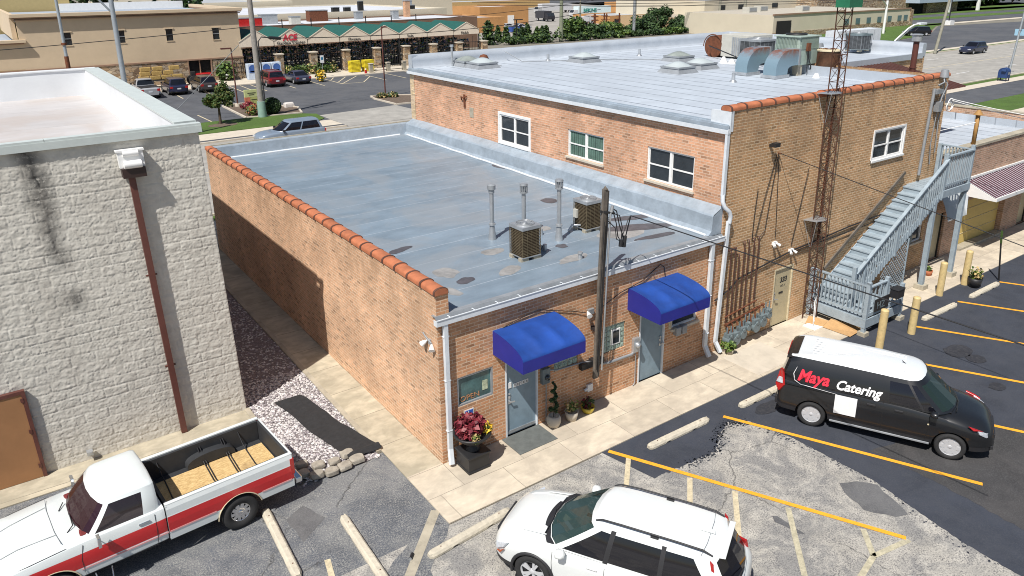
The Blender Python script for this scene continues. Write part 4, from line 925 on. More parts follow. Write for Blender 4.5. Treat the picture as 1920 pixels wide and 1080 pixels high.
def _fix(bm):
    if bm.calc_volume(signed=True) < 0: bmesh.ops.reverse_faces(bm, faces=bm.faces)
def cr(p, t):     # Catmull-Rom through rows of numbers, p sorted by first column
    n = len(p)
    for i in range(n-1):
        if p[i][0] <= t <= p[i+1][0] or i == n-2:
            a, b, c, d = p[max(0, i-1)], p[i], p[i+1], p[min(n-1, i+2)]; h = (c[0]-b[0]); s = min(1, max(0, (t-b[0])/h)); out = [t]
            for k in range(1, len(b)):
                mb_ = (c[k]-a[k])/(c[0]-a[0])*h if c[0] != a[0] else 0; mc = (d[k]-b[k])/(d[0]-b[0])*h if d[0] != b[0] else 0
                # limit the slopes so that the surface does not overshoot
                dl = c[k]-b[k]
                if dl == 0: mb_ = mc = 0
                else: mb_ = max(min(mb_/dl, 3), 0)*dl; mc = max(min(mc/dl, 3), 0)*dl
                out.append((2*s**3-3*s**2+1)*b[k]+(s**3-2*s**2+s)*mb_+(-2*s**3+3*s**2)*c[k]+(s**3-s**2)*mc)
            return out
def body(parent, st, prof, mats, arches=(), name='body', n=44, arch_r=.37, bands=None, inner=.45, sharp=32, hw=.9):
    """st: rows (x, half width, z bottom, z shoulder, z top); prof(hw, zb, zs, zt) -> half section, bottom centre to top centre"""
    mb = MB().smooth(); xs = []
    x0, x1 = st[0][0], st[-1][0]
    for i in range(n+1):
        t = i/n; t = .5-.5*math.cos(math.pi*t) if True else t; xs.append(lerp(x0, x1, lerp(i/n, t, .6)))
    rings = []
    for x in xs:
        _, w, zb, zs, zt = cr(st, x); h = prof(w, zb, zs, zt); rings.append([(x, y, z) for y, z in h]+[(x, -y, z) for y, z in h[-2:0:-1]])
    m = len(rings[0]); H = len(prof(1, 0, .5, 1))
    for r in rings: mb.v += r
    for i in range(n):
        for j in range(m):
            k = (j+1) % m; jj = j if j < H-1 else m-1-j
            mb.f.append((i*m+j, (i+1)*m+j, (i+1)*m+k, i*m+k)); mb.m.append(bands[jj] if bands else 0); mb.sm.append(True)
    mb.cs = False; mb.add(rings[0], [tuple(range(m))]); mb.add(rings[-1], [tuple(range(m))[::-1]])
    # weld the end caps to the rings
    o = mb.build(name, mats, parent, world=False)
    bm = bmesh.new(); bm.from_mesh(o.data); bmesh.ops.remove_doubles(bm, verts=bm.verts, dist=1e-4); bmesh.ops.recalc_face_normals(bm, faces=bm.faces); _fix(bm); bm.to_mesh(o.data); bm.free()
    if arches:
        cu = MB().mat(0)
        for ax in arches:
            for s in (1, -1):
                cu.cyl((ax, s*inner*hw*1.0, arch_z), (ax, s*(hw+.3), arch_z), arch_r, arch_r, 32)
        c = cu.build('cutter', [m_trim], None, world=False)
        bm = bmesh.new(); bm.from_mesh(c.data); bmesh.ops.remove_doubles(bm, verts=bm.verts, dist=1e-4); bmesh.ops.recalc_face_normals(bm, faces=bm.faces); _fix(bm); bm.to_mesh(c.data); bm.free()
        b = o.modifiers.new('b', 'BOOLEAN'); b.operation = 'DIFFERENCE'; b.object = c; b.solver = 'MANIFOLD'; b.material_mode = 'TRANSFER'
        dg = bpy.context.evaluated_depsgraph_get(); dg.update()
        pm = o.parent; o.parent = None; dg.update()
        me = bpy.data.meshes.new_from_object(o.evaluated_get(dg)); o.parent = pm
        o.modifiers.clear(); o.data = me; bpy.data.objects.remove(c)
    o.data.set_sharp_from_angle(angle=R(sharp))
    return o
arch_z = .36
def cabin(parent, cols, zr, crown, mats, parts, T=(0, .06, .90, 1), bulge=.03, roofmat=None, name='cabin'):
    """cols: half loop front centre -> rear centre: (belt xyz, roof xyz, kind to next column)"""
    full = [(Vector(b), Vector(r), k) for b, r, k in cols]
    H = len(full)
    mir = [(Vector((b.x, -b.y, b.z)), Vector((r.x, -r.y, r.z)), full[i-1][2]) for i, (b, r, k) in reversed(list(enumerate(full))) if 0 < i < H-1]
    # kinds for mirrored columns: the face from mirrored i to i-1 has the kind of i-1
    loop = full[:-1]+[(full[-1][0], full[-1][1], full[-2][2])]+mir
    n = len(loop); fine = 6
    def P(i, t):
        b, r, _ = loop[i % n]; p = b.lerp(r, t); c = Vector((0, p.y, 0)); 
        if abs(p.y) > .3: p = p+Vector((0, math.copysign(bulge*math.sin(math.pi*t), p.y), 0))
        return p
    ctr = Vector((sum(l[0].x for l in loop)/n, 0, 0))
    def out(i):     # outward normal in plan of face i
        d = (P(i+1, .5)-P(i, .5)); nn = Vector((d.y, -d.x, 0))
        if nn.length < 1e-6: return Vector((0, 0, 0))
        nn.normalize(); mid = (P(i+1, .5)+P(i, .5))/2-ctr
        return nn if nn.dot(mid) > 0 else -nn
    bodyb = MB().smooth(); gl = {}; pil = {}
    for i in range(n):
        k = loop[i][2]
        if k in '-p':
            ts = [0]+[lerp(T[1], T[2], q/fine) for q in range(fine+1)]+[1]
            for a, b in zip(ts, ts[1:]): (pil.setdefault(i, MB().smooth()) if k == 'p' else bodyb).add([P(i, a), P(i+1, a), P(i+1, b), P(i, b)], [(0, 1, 2, 3)])
        else:
            bodyb.add([P(i, T[0]), P(i+1, T[0]), P(i+1, T[1]), P(i, T[1])], [(0, 1, 2, 3)]); bodyb.add([P(i, T[2]), P(i+1, T[2]), P(i+1, T[3]), P(i, T[3])], [(0, 1, 2, 3)])
            g = gl.setdefault(k+('.L' if P(i, .5).y+P(i+1, .5).y > 0 else '.R') if k.startswith('side') else k, MB().smooth()); o = out(i)*-.004
            for q in range(fine):
                a, b = lerp(T[1], T[2], q/fine), lerp(T[1], T[2], (q+1)/fine)
                g.add([P(i, a)+o, P(i+1, a)+o, P(i+1, b)+o, P(i, b)+o], [(0, 1, 2, 3)])
    c = bodyb.build(name, mats[0], parent, world=False)
    for q in pil.values(): q.build('pillar_trim', m_trim, parent, world=False)
    # roof skin
    rf = MB().smooth(); top = [l[1] for l in loop]; cx = sum(p.x for p in top)/n; ref = []
    rings = [(1, 0), (.97, .35), (.9, .62), (.7, .86), (.4, .97), (.15, 1.0)]
    for s, h in rings: ref.append([Vector((cx+(p.x-cx)*s, p.y*s, lerp(p.z, max(q.z for q in top), 1-s)+crown*h)) for p in top])
    for r in ref: rf.v += [tuple(p) for p in r]
    for a in range(len(ref)-1):
        for j in range(n): rf.f.append((a*n+j, a*n+(j+1) % n, (a+1)*n+(j+1) % n, (a+1)*n+j)); rf.m.append(0); rf.sm.append(True)
    a = len(ref)-1; rf.f.append(tuple(a*n+j for j in range(n))); rf.m.append(0); rf.sm.append(True)
    r = rf.build('roof', roofmat or mats[0], parent, world=False)
    for k, g in gl.items():
        ob = g.build(k.split('.')[0], parts[k.split('.')[0]], parent, world=False)
        bm = bmesh.new(); bm.from_mesh(ob.data); bmesh.ops.remove_doubles(bm, verts=bm.verts, dist=1e-4); bm.to_mesh(ob.data); bm.free()
    for ob in (c, r):
        bm = bmesh.new(); bm.from_mesh(ob.data); bmesh.ops.remove_doubles(bm, verts=bm.verts, dist=1e-4); bmesh.ops.recalc_face_normals(bm, faces=bm.faces); _fix(bm); bm.to_mesh(ob.data); bm.free(); ob.data.set_sharp_from_angle(angle=R(38))
    return c
def wheel(parent, x, y, s, r=.345, w=.225, spokes=10, rr=.62, style='spoke', rimm=None, lod=0):
    """s: +1 outer side towards +y"""
    n = 14 if lod else 36
    t = MB().smooth(); h = w/2; t.lathe([(r*rr, -h*.8), (r*rr*1.05, -h), (r*.93, -h), (r, -h*.72), (r, h*.72), (r*.93, h), (r*rr*1.05, h), (r*rr, h*.75)], (0, 0, 0), n, 'y')
    t.xform(Matrix.Translation((x, y, r)) @ (Matrix.Rotation(math.pi, 4, 'Z') if s > 0 else Matrix.Identity(4)))
    T = t.build('wheel', m_tyre, parent, world=False)
    g = MB().smooth(); R0 = r*rr; d = h*.78
    if lod:
        g.lathe([(0, d*.7), (R0*.3, d*.75), (R0, d*.85)], (0, 0, 0), n, 'y')
    else:
        g.lathe([(R0*.9, d*.55), (R0*.93, d), (R0*1.0, d*1.02), (R0, d*.5)], (0, 0, 0), n, 'y'); g.lathe([(0, d*1.05), (R0*.16, d*1.05), (R0*.26, d*.85), (R0*.28, d*.6)], (0, 0, 0), n, 'y')
        g.smooth(False)
        for k in range(spokes):
            a = 2*math.pi*k/spokes; 
            for da in ((-.17, .17) if style == 'twin' else (0,)):
                p = Vector((math.cos(a+da)*R0*.95, -d*.86, math.sin(a+da)*R0*.95)); q = Vector((math.cos(a)*R0*.2, -d*.82, math.sin(a)*R0*.2)); tw = {'spoke': .052, 'twin': .04, 'cover': .085, 'steel': .075}[style]
                g.bar(q, p, tw*(R0/.21), .022, up=(0, 1, 0))
        if style in ('cover', 'steel'):
            g.smooth().lathe([(R0*.55, d*.80), (R0*.62, d*.9), (R0*.9, d*.9), (R0*.95, d*.8)] if style == 'cover' else [(R0*.2, d*.75), (R0*.42, d*1.0), (R0*.62, d*.6), (R0*.7, d*.55)], (0, 0, 0), n, 'y')
    M_ = Matrix.Translation((x, y, r)) @ (Matrix.Rotation(math.pi, 4, 'Z') if s > 0 else Matrix.Identity(4)); g.xform(M_)
    g.build('rim', rimm or m_rim, T, world=False)
    if not lod:
        b = MB().smooth().lathe([(0, d*.25), (R0*.97, d*.25)], (0, 0, 0), n, 'y').xform(M_); b.build('brake_disc', m_trim, T, world=False)
    return T
def locpart(parent, name, mat, fn, bev=0, smooth=False, **k):
    mb = MB().smooth(smooth); fn(mb); return mb.build(name, mat, parent, world=False, bev=bev, **k)
def seats(parent, xs, zb, col, hw=.38, h=.62, wheelx=None, dashx=None):
    for x in xs:
        for s in (-1, 1):
            locpart(parent, 'seat', col, lambda m: (m.obox((x, s*hw, zb+h/2-.1), (.06, 0, .0), (0, .24, 0), (-.08, 0, h/2)), m.obox((x-.1, s*hw, zb+h+.0), (.04, 0, 0), (0, .13, 0), (-.01, 0, .09)), m.box(x+.02, x+.5, s*hw-.24, s*hw+.24, zb-.25, zb-.12)), bev=.04)
    if dashx is not None:
        locpart(parent, 'dashboard', m_trim, lambda m: m.add([(dashx, -.68, zb+.02), (dashx, .68, zb+.02), (dashx-.05, .68, zb+.10), (dashx-.45, .66, zb+.08), (dashx-.5, .66, zb-.2), (dashx-.05, -.68, zb+.10), (dashx-.45, -.66, zb+.08), (dashx-.5, -.66, zb-.2)], [(0, 1, 2, 5), (5, 2, 3, 6), (6, 3, 4, 7)]))
        locpart(parent, 'steering_wheel', m_trim, lambda m: m.tube([(dashx-.62+.05*math.sin(a*.42), .38+.18*math.cos(a*.42), zb+.08+.17*math.sin(a*.42)) for a in range(16)], .016, 6))
def lampquad(parent, name, mat, pts, d):
    d = Vector(d); c = sum((Vector(p) for p in pts), Vector())/len(pts)
    mb = MB(); mb.extr([Vector(p)-d*.4 for p in pts], d*1.4); return mb.build(name, mat, parent, world=False, bev=.008)
def mirror(parent, x, y, z, mat, s):
    locpart(parent, 'mirror', mat, lambda m: (m.smooth().lathe([(0, -.10), (.06, -.095), (.10, -.05), (.105, .03), (.09, .06), (0, .06)], (0, 0, 0), 12, 'y'), m.xform(Matrix.Translation((x, y+s*.13, z)) @ Matrix.Rotation(math.pi/2, 4, 'Z') @ Matrix.Diagonal((1.0, 1.0, .75, 1))), m.smooth(False).bar((x, y-s*.03, z-.05), (x, y+s*.1, z-.03), .05, .04)))

# ---- white crossover in the foreground
def suvprof(w, zb, zs, zt):
    return [(0, zb), (w*.86, zb), (w*.95, zb+.05), (w*.975, zb+.16), (w*.985, lerp(zb, zs, .38)), (w*.99, lerp(zb, zs, .55)), (w*1.0, lerp(zb, zs, .72)), (w*.99, zs-.09), (w*.965, zs-.02), (w*.93, zs+.012), (w*.80, lerp(zs, zt, .55)+.01), (w*.55, lerp(zs, zt, .92)), (w*.28, zt), (0, zt)]
W_ = paint('pearl_white', (.70, .725, .72))
crossover = thing('crossover', 'white crossover with black roof rails parked nose to the kerb, foreground centre', 'car', (.857, -5.04, 0), math.atan2(.873, -.487))
st = [(-2.31, .62, .42, .78, .84), (-2.27, .78, .33, .86, .92), (-2.12, .86, .27, .98, 1.02), (-1.7, .895, .24, 1.05, 1.07), (-.9, .905, .23, 1.04, 1.06), (.2, .90, .23, 1.0, 1.03), (1.0, .90, .23, .98, 1.04), (1.25, .90, .23, .96, 1.07), (1.7, .885, .24, .90, 1.02), (2.0, .84, .25, .83, .95), (2.17, .75, .27, .74, .86), (2.27, .62, .30, .62, .75), (2.315, .50, .36, .5, .62)]
arch_z = .36
bd = [1, 1, 1, 0, 0, 0, 0, 0, 0, 0, 0, 0, 0, 0]
body(crossover, st, suvprof, [W_, m_trim], (1.38, -1.29), arch_r=.40, bands=bd, inner=.62, n=60)
cols = [((1.30, 0, 1.05), (.36, 0, 1.64), 'windscreen'), ((1.26, .33, 1.05), (.34, .27, 1.64), 'windscreen'), ((1.14, .62, 1.04), (.28, .5, 1.63), 'windscreen'), ((1.0, .77, 1.03), (.20, .60, 1.62), '-'), ((.86, .82, 1.03), (.05, .63, 1.62), 'side_window'),
        ((.05, .825, 1.03), (-.05, .645, 1.62), 'p'), ((-.04, .825, 1.03), (-.14, .645, 1.62), 'side_window.b'), ((-.92, .825, 1.04), (-.95, .645, 1.62), 'p'), ((-1.0, .82, 1.05), (-1.03, .645, 1.62), 'side_window.c'), ((-1.84, .79, 1.08), (-1.45, .635, 1.61), '-'), ((-2.06, .74, 1.06), (-1.72, .60, 1.60), '-'), ((-2.16, .66, 1.02), (-1.82, .54, 1.595), 'rear_window'), ((-2.24, .35, 1.02), (-1.88, .28, 1.60), 'rear_window'), ((-2.26, 0, 1.02), (-1.90, 0, 1.605), '')]
m_cgx = carglass('tinted_glass_x', (.006, .006, .010), .93)
cabin(crossover, cols, 1.62, .032, [W_], {'windscreen': m_cg, 'side_window': m_cgx, 'rear_window': m_cgx}, T=(0, .05, .9, 1))
for x, s in ((1.38, 1), (1.38, -1), (-1.29, 1), (-1.29, -1)): wheel(crossover, x, s*.79, s, r=.36, spokes=5, style='twin', rr=.66)
for x in (1.38, -1.29):
    for s in (1, -1):
        locpart(crossover, 'arch_trim', m_trim, lambda m: m.smooth().tube([(x+.415*math.cos(a), s*.893, .36+.415*math.sin(a)) for a in [R(v) for v in range(-12, 193, 12)]], .032, 8))
for s in (1, -1):
    locpart(crossover, 'roof_rail', m_trim, lambda m: m.smooth().tube([(.28, s*.53, 1.645), (.16, s*.54, 1.70), (-.2, s*.55, 1.715), (-1.2, s*.55, 1.705), (-1.62, s*.545, 1.685), (-1.78, s*.54, 1.62)], [.013, .016, .016, .016, .018, .014], 8))
    locpart(crossover, 'roof_rail_foot', m_trim, lambda m: m.bar((-.72, s*.545, 1.65), (-.86, s*.545, 1.65), .05, .07))
    lampquad(crossover, 'headlight', m_lamp, [(2.20, s*.60, .66), (2.13, s*.76, .70), (1.86, s*.878, .86), (1.95, s*.865, .72), (2.12, s*.80, .60)], (.02, s*.03, .01))
    lampquad(crossover, 'indicator', m_red if False else M('amber', (.35, .08, .03), .2), [(2.14, s*.79, .56), (2.06, s*.84, .60), (1.94, s*.882, .70), (2.03, s*.865, .58)], (.01, s*.025, .0))
    lampquad(crossover, 'tail_lamp', m_red, [(-1.95, s*.80, 1.10), (-1.72, s*.84, 1.04), (-1.98, s*.84, .86), (-2.2, s*.74, .9), (-2.16, s*.7, 1.12)], (-.02, s*.03, 0))
    locpart(crossover, 'tail_lamp', m_red, lambda m: m.obox((-1.82, s*.655, 1.42), (.03, 0, .03), (0, .02, 0), (.03, 0, .15)))
    mirror(crossover, .80, s*.86, 1.08, W_, s)
    locpart(crossover, 'door_handle', m_white, lambda m: (m.bar((.12, s*.905, .90), (.32, s*.905, .90), .03, .03), m.bar((-.86, s*.905, .92), (-.66, s*.905, .92), .03, .03)), bev=.008)
    locpart(crossover, 'door_seam', m_trim, lambda m: [m.tube([(x0, s*.893, .99), (x0+.01, s*.906, .75), (x0+.0, s*.90, .42)], .004, 4) for x0 in (.98, -.01, -.98)])
    locpart(crossover, 'hood_crease', W_, lambda m: m.smooth().tube([(1.2, s*.62, 1.085), (1.6, s*.60, 1.035), (1.95, s*.53, .945), (2.12, s*.45, .865)], .012, 6))
locpart(crossover, 'cowl', m_trim, lambda m: m.smooth().grid(lambda u, v: (lerp(1.24-.26*abs(u*2-1)**2.2, 1.38-.24*abs(u*2-1)**2.2, v), (u*2-1)*.76, 1.078-.028*abs(u*2-1)**2-.01*v), 20, 3))
locpart(crossover, 'wiper', m_trim, lambda m: (m.tube([(1.24, .62, 1.08), (1.24, .2, 1.12), (1.30, -.12, 1.09)], .009, 5), m.tube([(1.28, -.1, 1.09), (1.24, -.5, 1.09)], .009, 5)))
locpart(crossover, 'antenna_fin', W_, lambda m: m.extr([(-1.45, 0, 1.66), (-1.72, 0, 1.66), (-1.70, 0, 1.73)], (0, .03, 0)))
locpart(crossover, 'grille', m_trim, lambda m: m.obox((2.30, 0, .62), (.02, 0, 0), (0, .42, 0), (0, 0, .11)), bev=.01)
locpart(crossover, 'spoiler', W_, lambda m: m.obox((-1.93, 0, 1.598), (.055, 0, -.008), (0, .50, 0), (0, 0, .012)), bev=.015)
locpart(crossover, 'hatch_seam', m_grey, lambda m: m.tube([(-1.60, -.62, 1.635), (-1.64, -.3, 1.662), (-1.64, .3, 1.662), (-1.60, .62, 1.635)], .004, 4))
locpart(crossover, 'rear_wiper', m_trim, lambda m: m.tube([(-2.24, -.02, 1.12), (-2.21, .34, 1.22)], .012, 5))
seats(crossover, (.05, -.85), .92, M('seat_cloth', (.05, .05, .055), .9), dashx=1.12)
locpart(crossover, 'dash_tray', M('tray_items', (.5, .18, .06), .7, var=.5, scale=30), lambda m: (m.box(.45, .6, -.2, -.05, 1.0, 1.06), m.box(.55, .72, -.3, -.22, 1.0, 1.05)))

# ---- matt black panel van with white roof
van = thing('panel_van', 'black panel van with white roof and Maya Catering lettering on its side', 'van', (9.78, -5.07, 0), math.atan2(-.896, .443))
K_ = paint('matt_black', (.011, .012, .014), .33, 0, .4, var=.1)
def vanprof(w, zb, zs, zt):
    return [(0, zb), (w*.84, zb), (w*.95, zb+.05), (w*.98, zb+.17), (w*.995, lerp(zb, zs, .4)), (w*.985, lerp(zb, zs, .5)), (w*1.0, lerp(zb, zs, .6)), (w*1.0, lerp(zb, zs, .8)), (w*.985, zs-.05), (w*.95, zs), (w*.80, lerp(zs, zt, .6)), (w*.5, lerp(zs, zt, .95)), (w*.25, zt), (0, zt)]
st = [(-2.41, .74, .42, .95, 1.0), (-2.37, .85, .32, 1.08, 1.13), (-2.2, .90, .27, 1.14, 1.18), (-1, .915, .24, 1.12, 1.16), (.5, .915, .24, 1.08, 1.12), (1.2, .905, .24, 1.02, 1.10), (1.5, .90, .24, .98, 1.11), (1.85, .875, .25, .90, 1.04), (2.15, .80, .26, .80, .95), (2.3, .70, .28, .72, .84), (2.38, .6, .30, .6, .72), (2.41, .5, .34, .5, .6)]
arch_z = .33
body(van, st, vanprof, [K_, m_trim], (1.53, -1.53), arch_r=.385, inner=.6, n=60, bands=[1, 1, 1]+[0]*10)
cols = [((1.62, 0, 1.10), (.86, 0, 1.72), 'windscreen'), ((1.57, .36, 1.10), (.83, .28, 1.72), 'windscreen'), ((1.44, .66, 1.09), (.76, .5, 1.71), 'windscreen'), ((1.32, .78, 1.08), (.68, .60, 1.70), '-'), ((1.2, .84, 1.07), (.58, .655, 1.70), 'side_window.a'), ((.93, .865, 1.07), (.50, .67, 1.70), 'p'), ((.87, .865, 1.07), (.44, .67, 1.70), 'side_window.b'), ((.15, .875, 1.08), (.10, .69, 1.71), '-'),
        ((-.05, .88, 1.08), (-.05, .695, 1.72), '-'), ((-.95, .885, 1.10), (-.95, .70, 1.74), '-'), ((-2.0, .885, 1.13), (-1.9, .69, 1.74), '-'), ((-2.3, .85, 1.12), (-2.12, .66, 1.72), '-'), ((-2.36, .74, 1.10), (-2.2, .58, 1.70), 'rear_window'), ((-2.39, .36, 1.10), (-2.24, .3, 1.70), 'rear_window'), ((-2.40, 0, 1.10), (-2.25, 0, 1.70), '')]
m_cgv = carglass('van_screen', (.02, .035, .03), .78)
cabin(van, cols, 1.7, .085, [K_], {'windscreen': m_cgv, 'side_window': m_cgd, 'rear_window': m_cgd}, T=(0, .07, .86, 1), roofmat=paint('roof_white', (.66, .70, .73), .35, 0, .4), bulge=.045)
for x, s in ((1.53, 1), (1.53, -1), (-1.53, 1), (-1.53, -1)): wheel(van, x, s*.80, s, r=.33, spokes=8, style='cover', rr=.68)
locpart(van, 'roof_rib', m_white, lambda m: [m.smooth().tube([(-1.7, y, 1.806), (-.5, y, 1.814), (.4, y, 1.796)], .008, 5) for y in (-.42, -.28, -.14, 0, .14, .28, .42)])
locpart(van, 'rear_spoiler', K_, lambda m: m.smooth().grid(lambda u, v: (lerp(-2.02, -2.27, v)-.02*math.sin(math.pi*v), (u*2-1)*lerp(.70, .66, v), 1.795-.09*v-.07*abs(u*2-1)**3+.012*math.sin(math.pi*v)), 14, 5))
locpart(van, 'antenna', m_trim, lambda m: m.tube([(.4, 0, 1.79), (.3, 0, 1.86)], .01, 5))
for s in (1, -1):
    lampquad(van, 'headlight', m_lamp, [(2.27, s*.52, .74), (2.18, s*.72, .80), (1.98, s*.84, .90), (2.05, s*.84, .78), (2.24, s*.70, .66)], (.02, s*.03, .015))
    lampquad(van, 'indicator', m_red, [(2.12, s*.80, .87), (1.98, s*.85, .92), (1.80, s*.885, .965), (1.92, s*.88, .87)], (.01, s*.03, .015))
    lampquad(van, 'tail_lamp', m_red, [(-2.28, s*.89, 1.42), (-2.34, s*.83, 1.42), (-2.42, s*.87, .98), (-2.33, s*.915, .82), (-2.22, s*.925, 1.0)], (-.03, s*.02, 0))
    lampquad(van, 'tail_lamp_clear', m_lamp, [(-2.27, s*.905, 1.2), (-2.35, s*.85, 1.2), (-2.40, s*.88, 1.05), (-2.25, s*.93, 1.05)], (-.035, s*.026, 0))
    mirror(van, 1.12, s*.90, 1.14, K_, s)
    locpart(van, 'door_handle', m_trim, lambda m: (m.bar((.28, s*.915, .97), (.48, s*.915, .97), .04, .05), m.bar((-.32, s*.92, .98), (-.12, s*.92, .98), .04, .05)), bev=.012)
    locpart(van, 'door_seam', m_dark, lambda m: [m.tube([(x0-.06, s*.70, 1.66), (x0, s*.885, 1.10), (x0, s*.915, .85), (x0, s*.912, .40)], .006, 4) for x0 in (.04, -1.02)]+[m.tube([(1.02, s*.90, 1.0), (1.05, s*.912, .7), (1.0, s*.91, .42)], .006, 4), m.tube([(-2.2, s*.918, 1.06), (-1.1, s*.922, 1.03)], .007, 4)])
    locpart(van, 'sill_trim', m_grey, lambda m: m.bar((1.1, s*.895, .30), (-1.1, s*.895, .30), .03, .05), bev=.01)
    locpart(van, 'side_lamp', m_cream, lambda m: m.cyl((1.02, s*.905, .80), (1.02, s*.915, .80), .02, .02, 10))
    locpart(van, 'panel_frame', m_trim, lambda m: [m.tube([(a, s*.725, 1.60), (b, s*.725, 1.60), (b+.02, s*.895, 1.14), (a-.02, s*.895, 1.14), (a, s*.725, 1.60)], .008, 4) for a, b in ((-.93, -.08), (-1.95, -1.08))])
locpart(van, 'grille', m_trim, lambda m: (m.obox((2.38, 0, .56), (.03, 0, 0), (0, .46, 0), (0, 0, .12)), m.obox((2.36, -.58, .42), (.03, 0, 0), (0, .08, 0), (0, 0, .04))), bev=.01)
locpart(van, 'bumper', m_trim, lambda m: m.obox((-2.40, 0, .48), (.04, 0, 0), (0, .78, 0), (0, 0, .1)), bev=.02)
locpart(van, 'wiper', m_trim, lambda m: m.tube([(1.56, -.6, 1.13), (1.6, -.1, 1.13), (1.5, .4, 1.14)], .012, 5))
seats(van, (.35,), 1.0, M('seat_dark', (.04, .04, .045), .9), dashx=1.5)
# lettering on both sides, laid on the leaning panel
def side_text(s, x, z, body_, size, m, name, **k):
    lean = Vector((0, -s*.155, .62)).normalized(); f = (.62**2+.155**2)**.5
    xa = Vector((-s, 0, 0)) if s > 0 else Vector((1, 0, 0))
    yy = lambda zz: s*(.893-.19*(zz-1.1)/.62+.045*math.sin(math.pi*max(0, min(1, (zz-1.1)/.62)))+.014) if zz > 1.1 else s*.93
    text(name, body_, size, m, frameM((x, yy(z+.08)+s*.012, z), xa, (0, yy(z+.25)-yy(z+.02), .23)), van, .003, world=False, **k)
m_mred = M('letter_red', (.75, .03, .06), .5, var=.03); m_mwh = M('letter_white', (.8, .8, .8), .5, var=.03)
side_text(-1, -1.95, 1.21, 'Maya', .41, m_mred, 'lettering', shear=.3, bold=.012, sx=.86)
side_text(-1, -1.06, 1.19, 'Catering', .335, m_mwh, 'lettering', shear=.3, bold=.009, sx=.86)
side_text(1, 0.0, 1.20, 'Maya', .42, m_mred, 'lettering', shear=.3, bold=.012, sx=.86)
side_text(1, -.98, 1.17, 'Catering', .36, m_mwh, 'lettering', shear=.3, bold=.009, sx=.86)
for s in (1, -1):
    locpart(van, 'swoosh', m_mwh, lambda m: m.tube([(-1.98, s*.81, 1.52), (-2.04, s*.88, 1.36), (-2.0, s*.915, 1.20), (-1.85, s*.925, 1.12), (-1.0, s*.925, 1.06)], [.004, .01, .012, .009, .003], 5))
    locpart(van, 'blank_sticker', m_mwh, lambda m: m.obox((-.78, s*.922, .80), (.25, 0, 0), (0, .003, 0), (0, 0, .25)))

# ---- white and red pickup, bed open
pick = thing('pickup_truck', 'white and red single cab pickup with open bed holding a plywood sheet', 'truck', (-6.0, 1.45, 0), math.atan2(-.075, -.997))
Wt = paint('truck_white', (.66, .70, .70)); Rt = paint('truck_red', (.52, .012, .015)); m_pinks = M('stripe_pink', (.62, .32, .32), .5); m_int = M('interior_red', (.16, .02, .02), .85)
def trp(w, zb, zs, zt):
    return [(0, zb), (w*.9, zb), (w*.965, zb+.06), (w*.98, .66), (w*.985, .70), (w*.995, .86), (w*.99, 1.00), (w*.985, 1.02), (w*.975, zs-.06), (w*.95, zs), (w*.9, zs+.02), (w*.6, lerp(zs, zt, .8)), (w*.3, zt), (0, zt)]
st = [(-.06, .975, .46, 1.20, 1.22), (.0, .985, .46, 1.20, 1.22), (.8, .99, .45, 1.19, 1.22), (1.35, .99, .45, 1.18, 1.24), (1.6, .99, .45, 1.17, 1.26), (2.2, .985, .45, 1.12, 1.22), (2.55, .97, .46, 1.08, 1.14), (2.68, .93, .5, 1.0, 1.06)]
arch_z = .38
body(pick, st, trp, [Wt, m_trim, Rt], (1.91,), arch_r=.45, inner=.62, n=50, bands=[1, 0, 0, 0, 2, 2, 0, 0, 0, 0, 0, 0, 0], hw=.98)
cols = [((1.42, 0, 1.22), (.98, 0, 1.71), 'windscreen'), ((1.40, .35, 1.22), (.96, .3, 1.71), 'windscreen'), ((1.32, .66, 1.21), (.90, .56, 1.70), 'windscreen'), ((1.24, .82, 1.20), (.84, .67, 1.69), '-'), ((1.15, .88, 1.19), (.76, .71, 1.69), 'side_window'), ((.30, .90, 1.19), (.24, .73, 1.69), '-'), ((.08, .90, 1.19), (.06, .73, 1.69), '-'), ((-.0, .84, 1.2), (.0, .68, 1.69), '-'), ((-.02, .62, 1.2), (-.01, .5, 1.69), 'rear_window'), ((-.03, .3, 1.2), (-.02, .25, 1.70), 'rear_window'), ((-.03, 0, 1.2), (-.02, 0, 1.70), '')]
m_cgt = carglass('truck_glass', (.03, .022, .025), .7)
cabin(pick, cols, 1.7, .05, [Wt], {'windscreen': carglass('truck_screen', (.028, .008, .012), .8), 'side_window': m_cgt, 'rear_window': m_cgd}, T=(0, .05, .88, 1), bulge=.03)
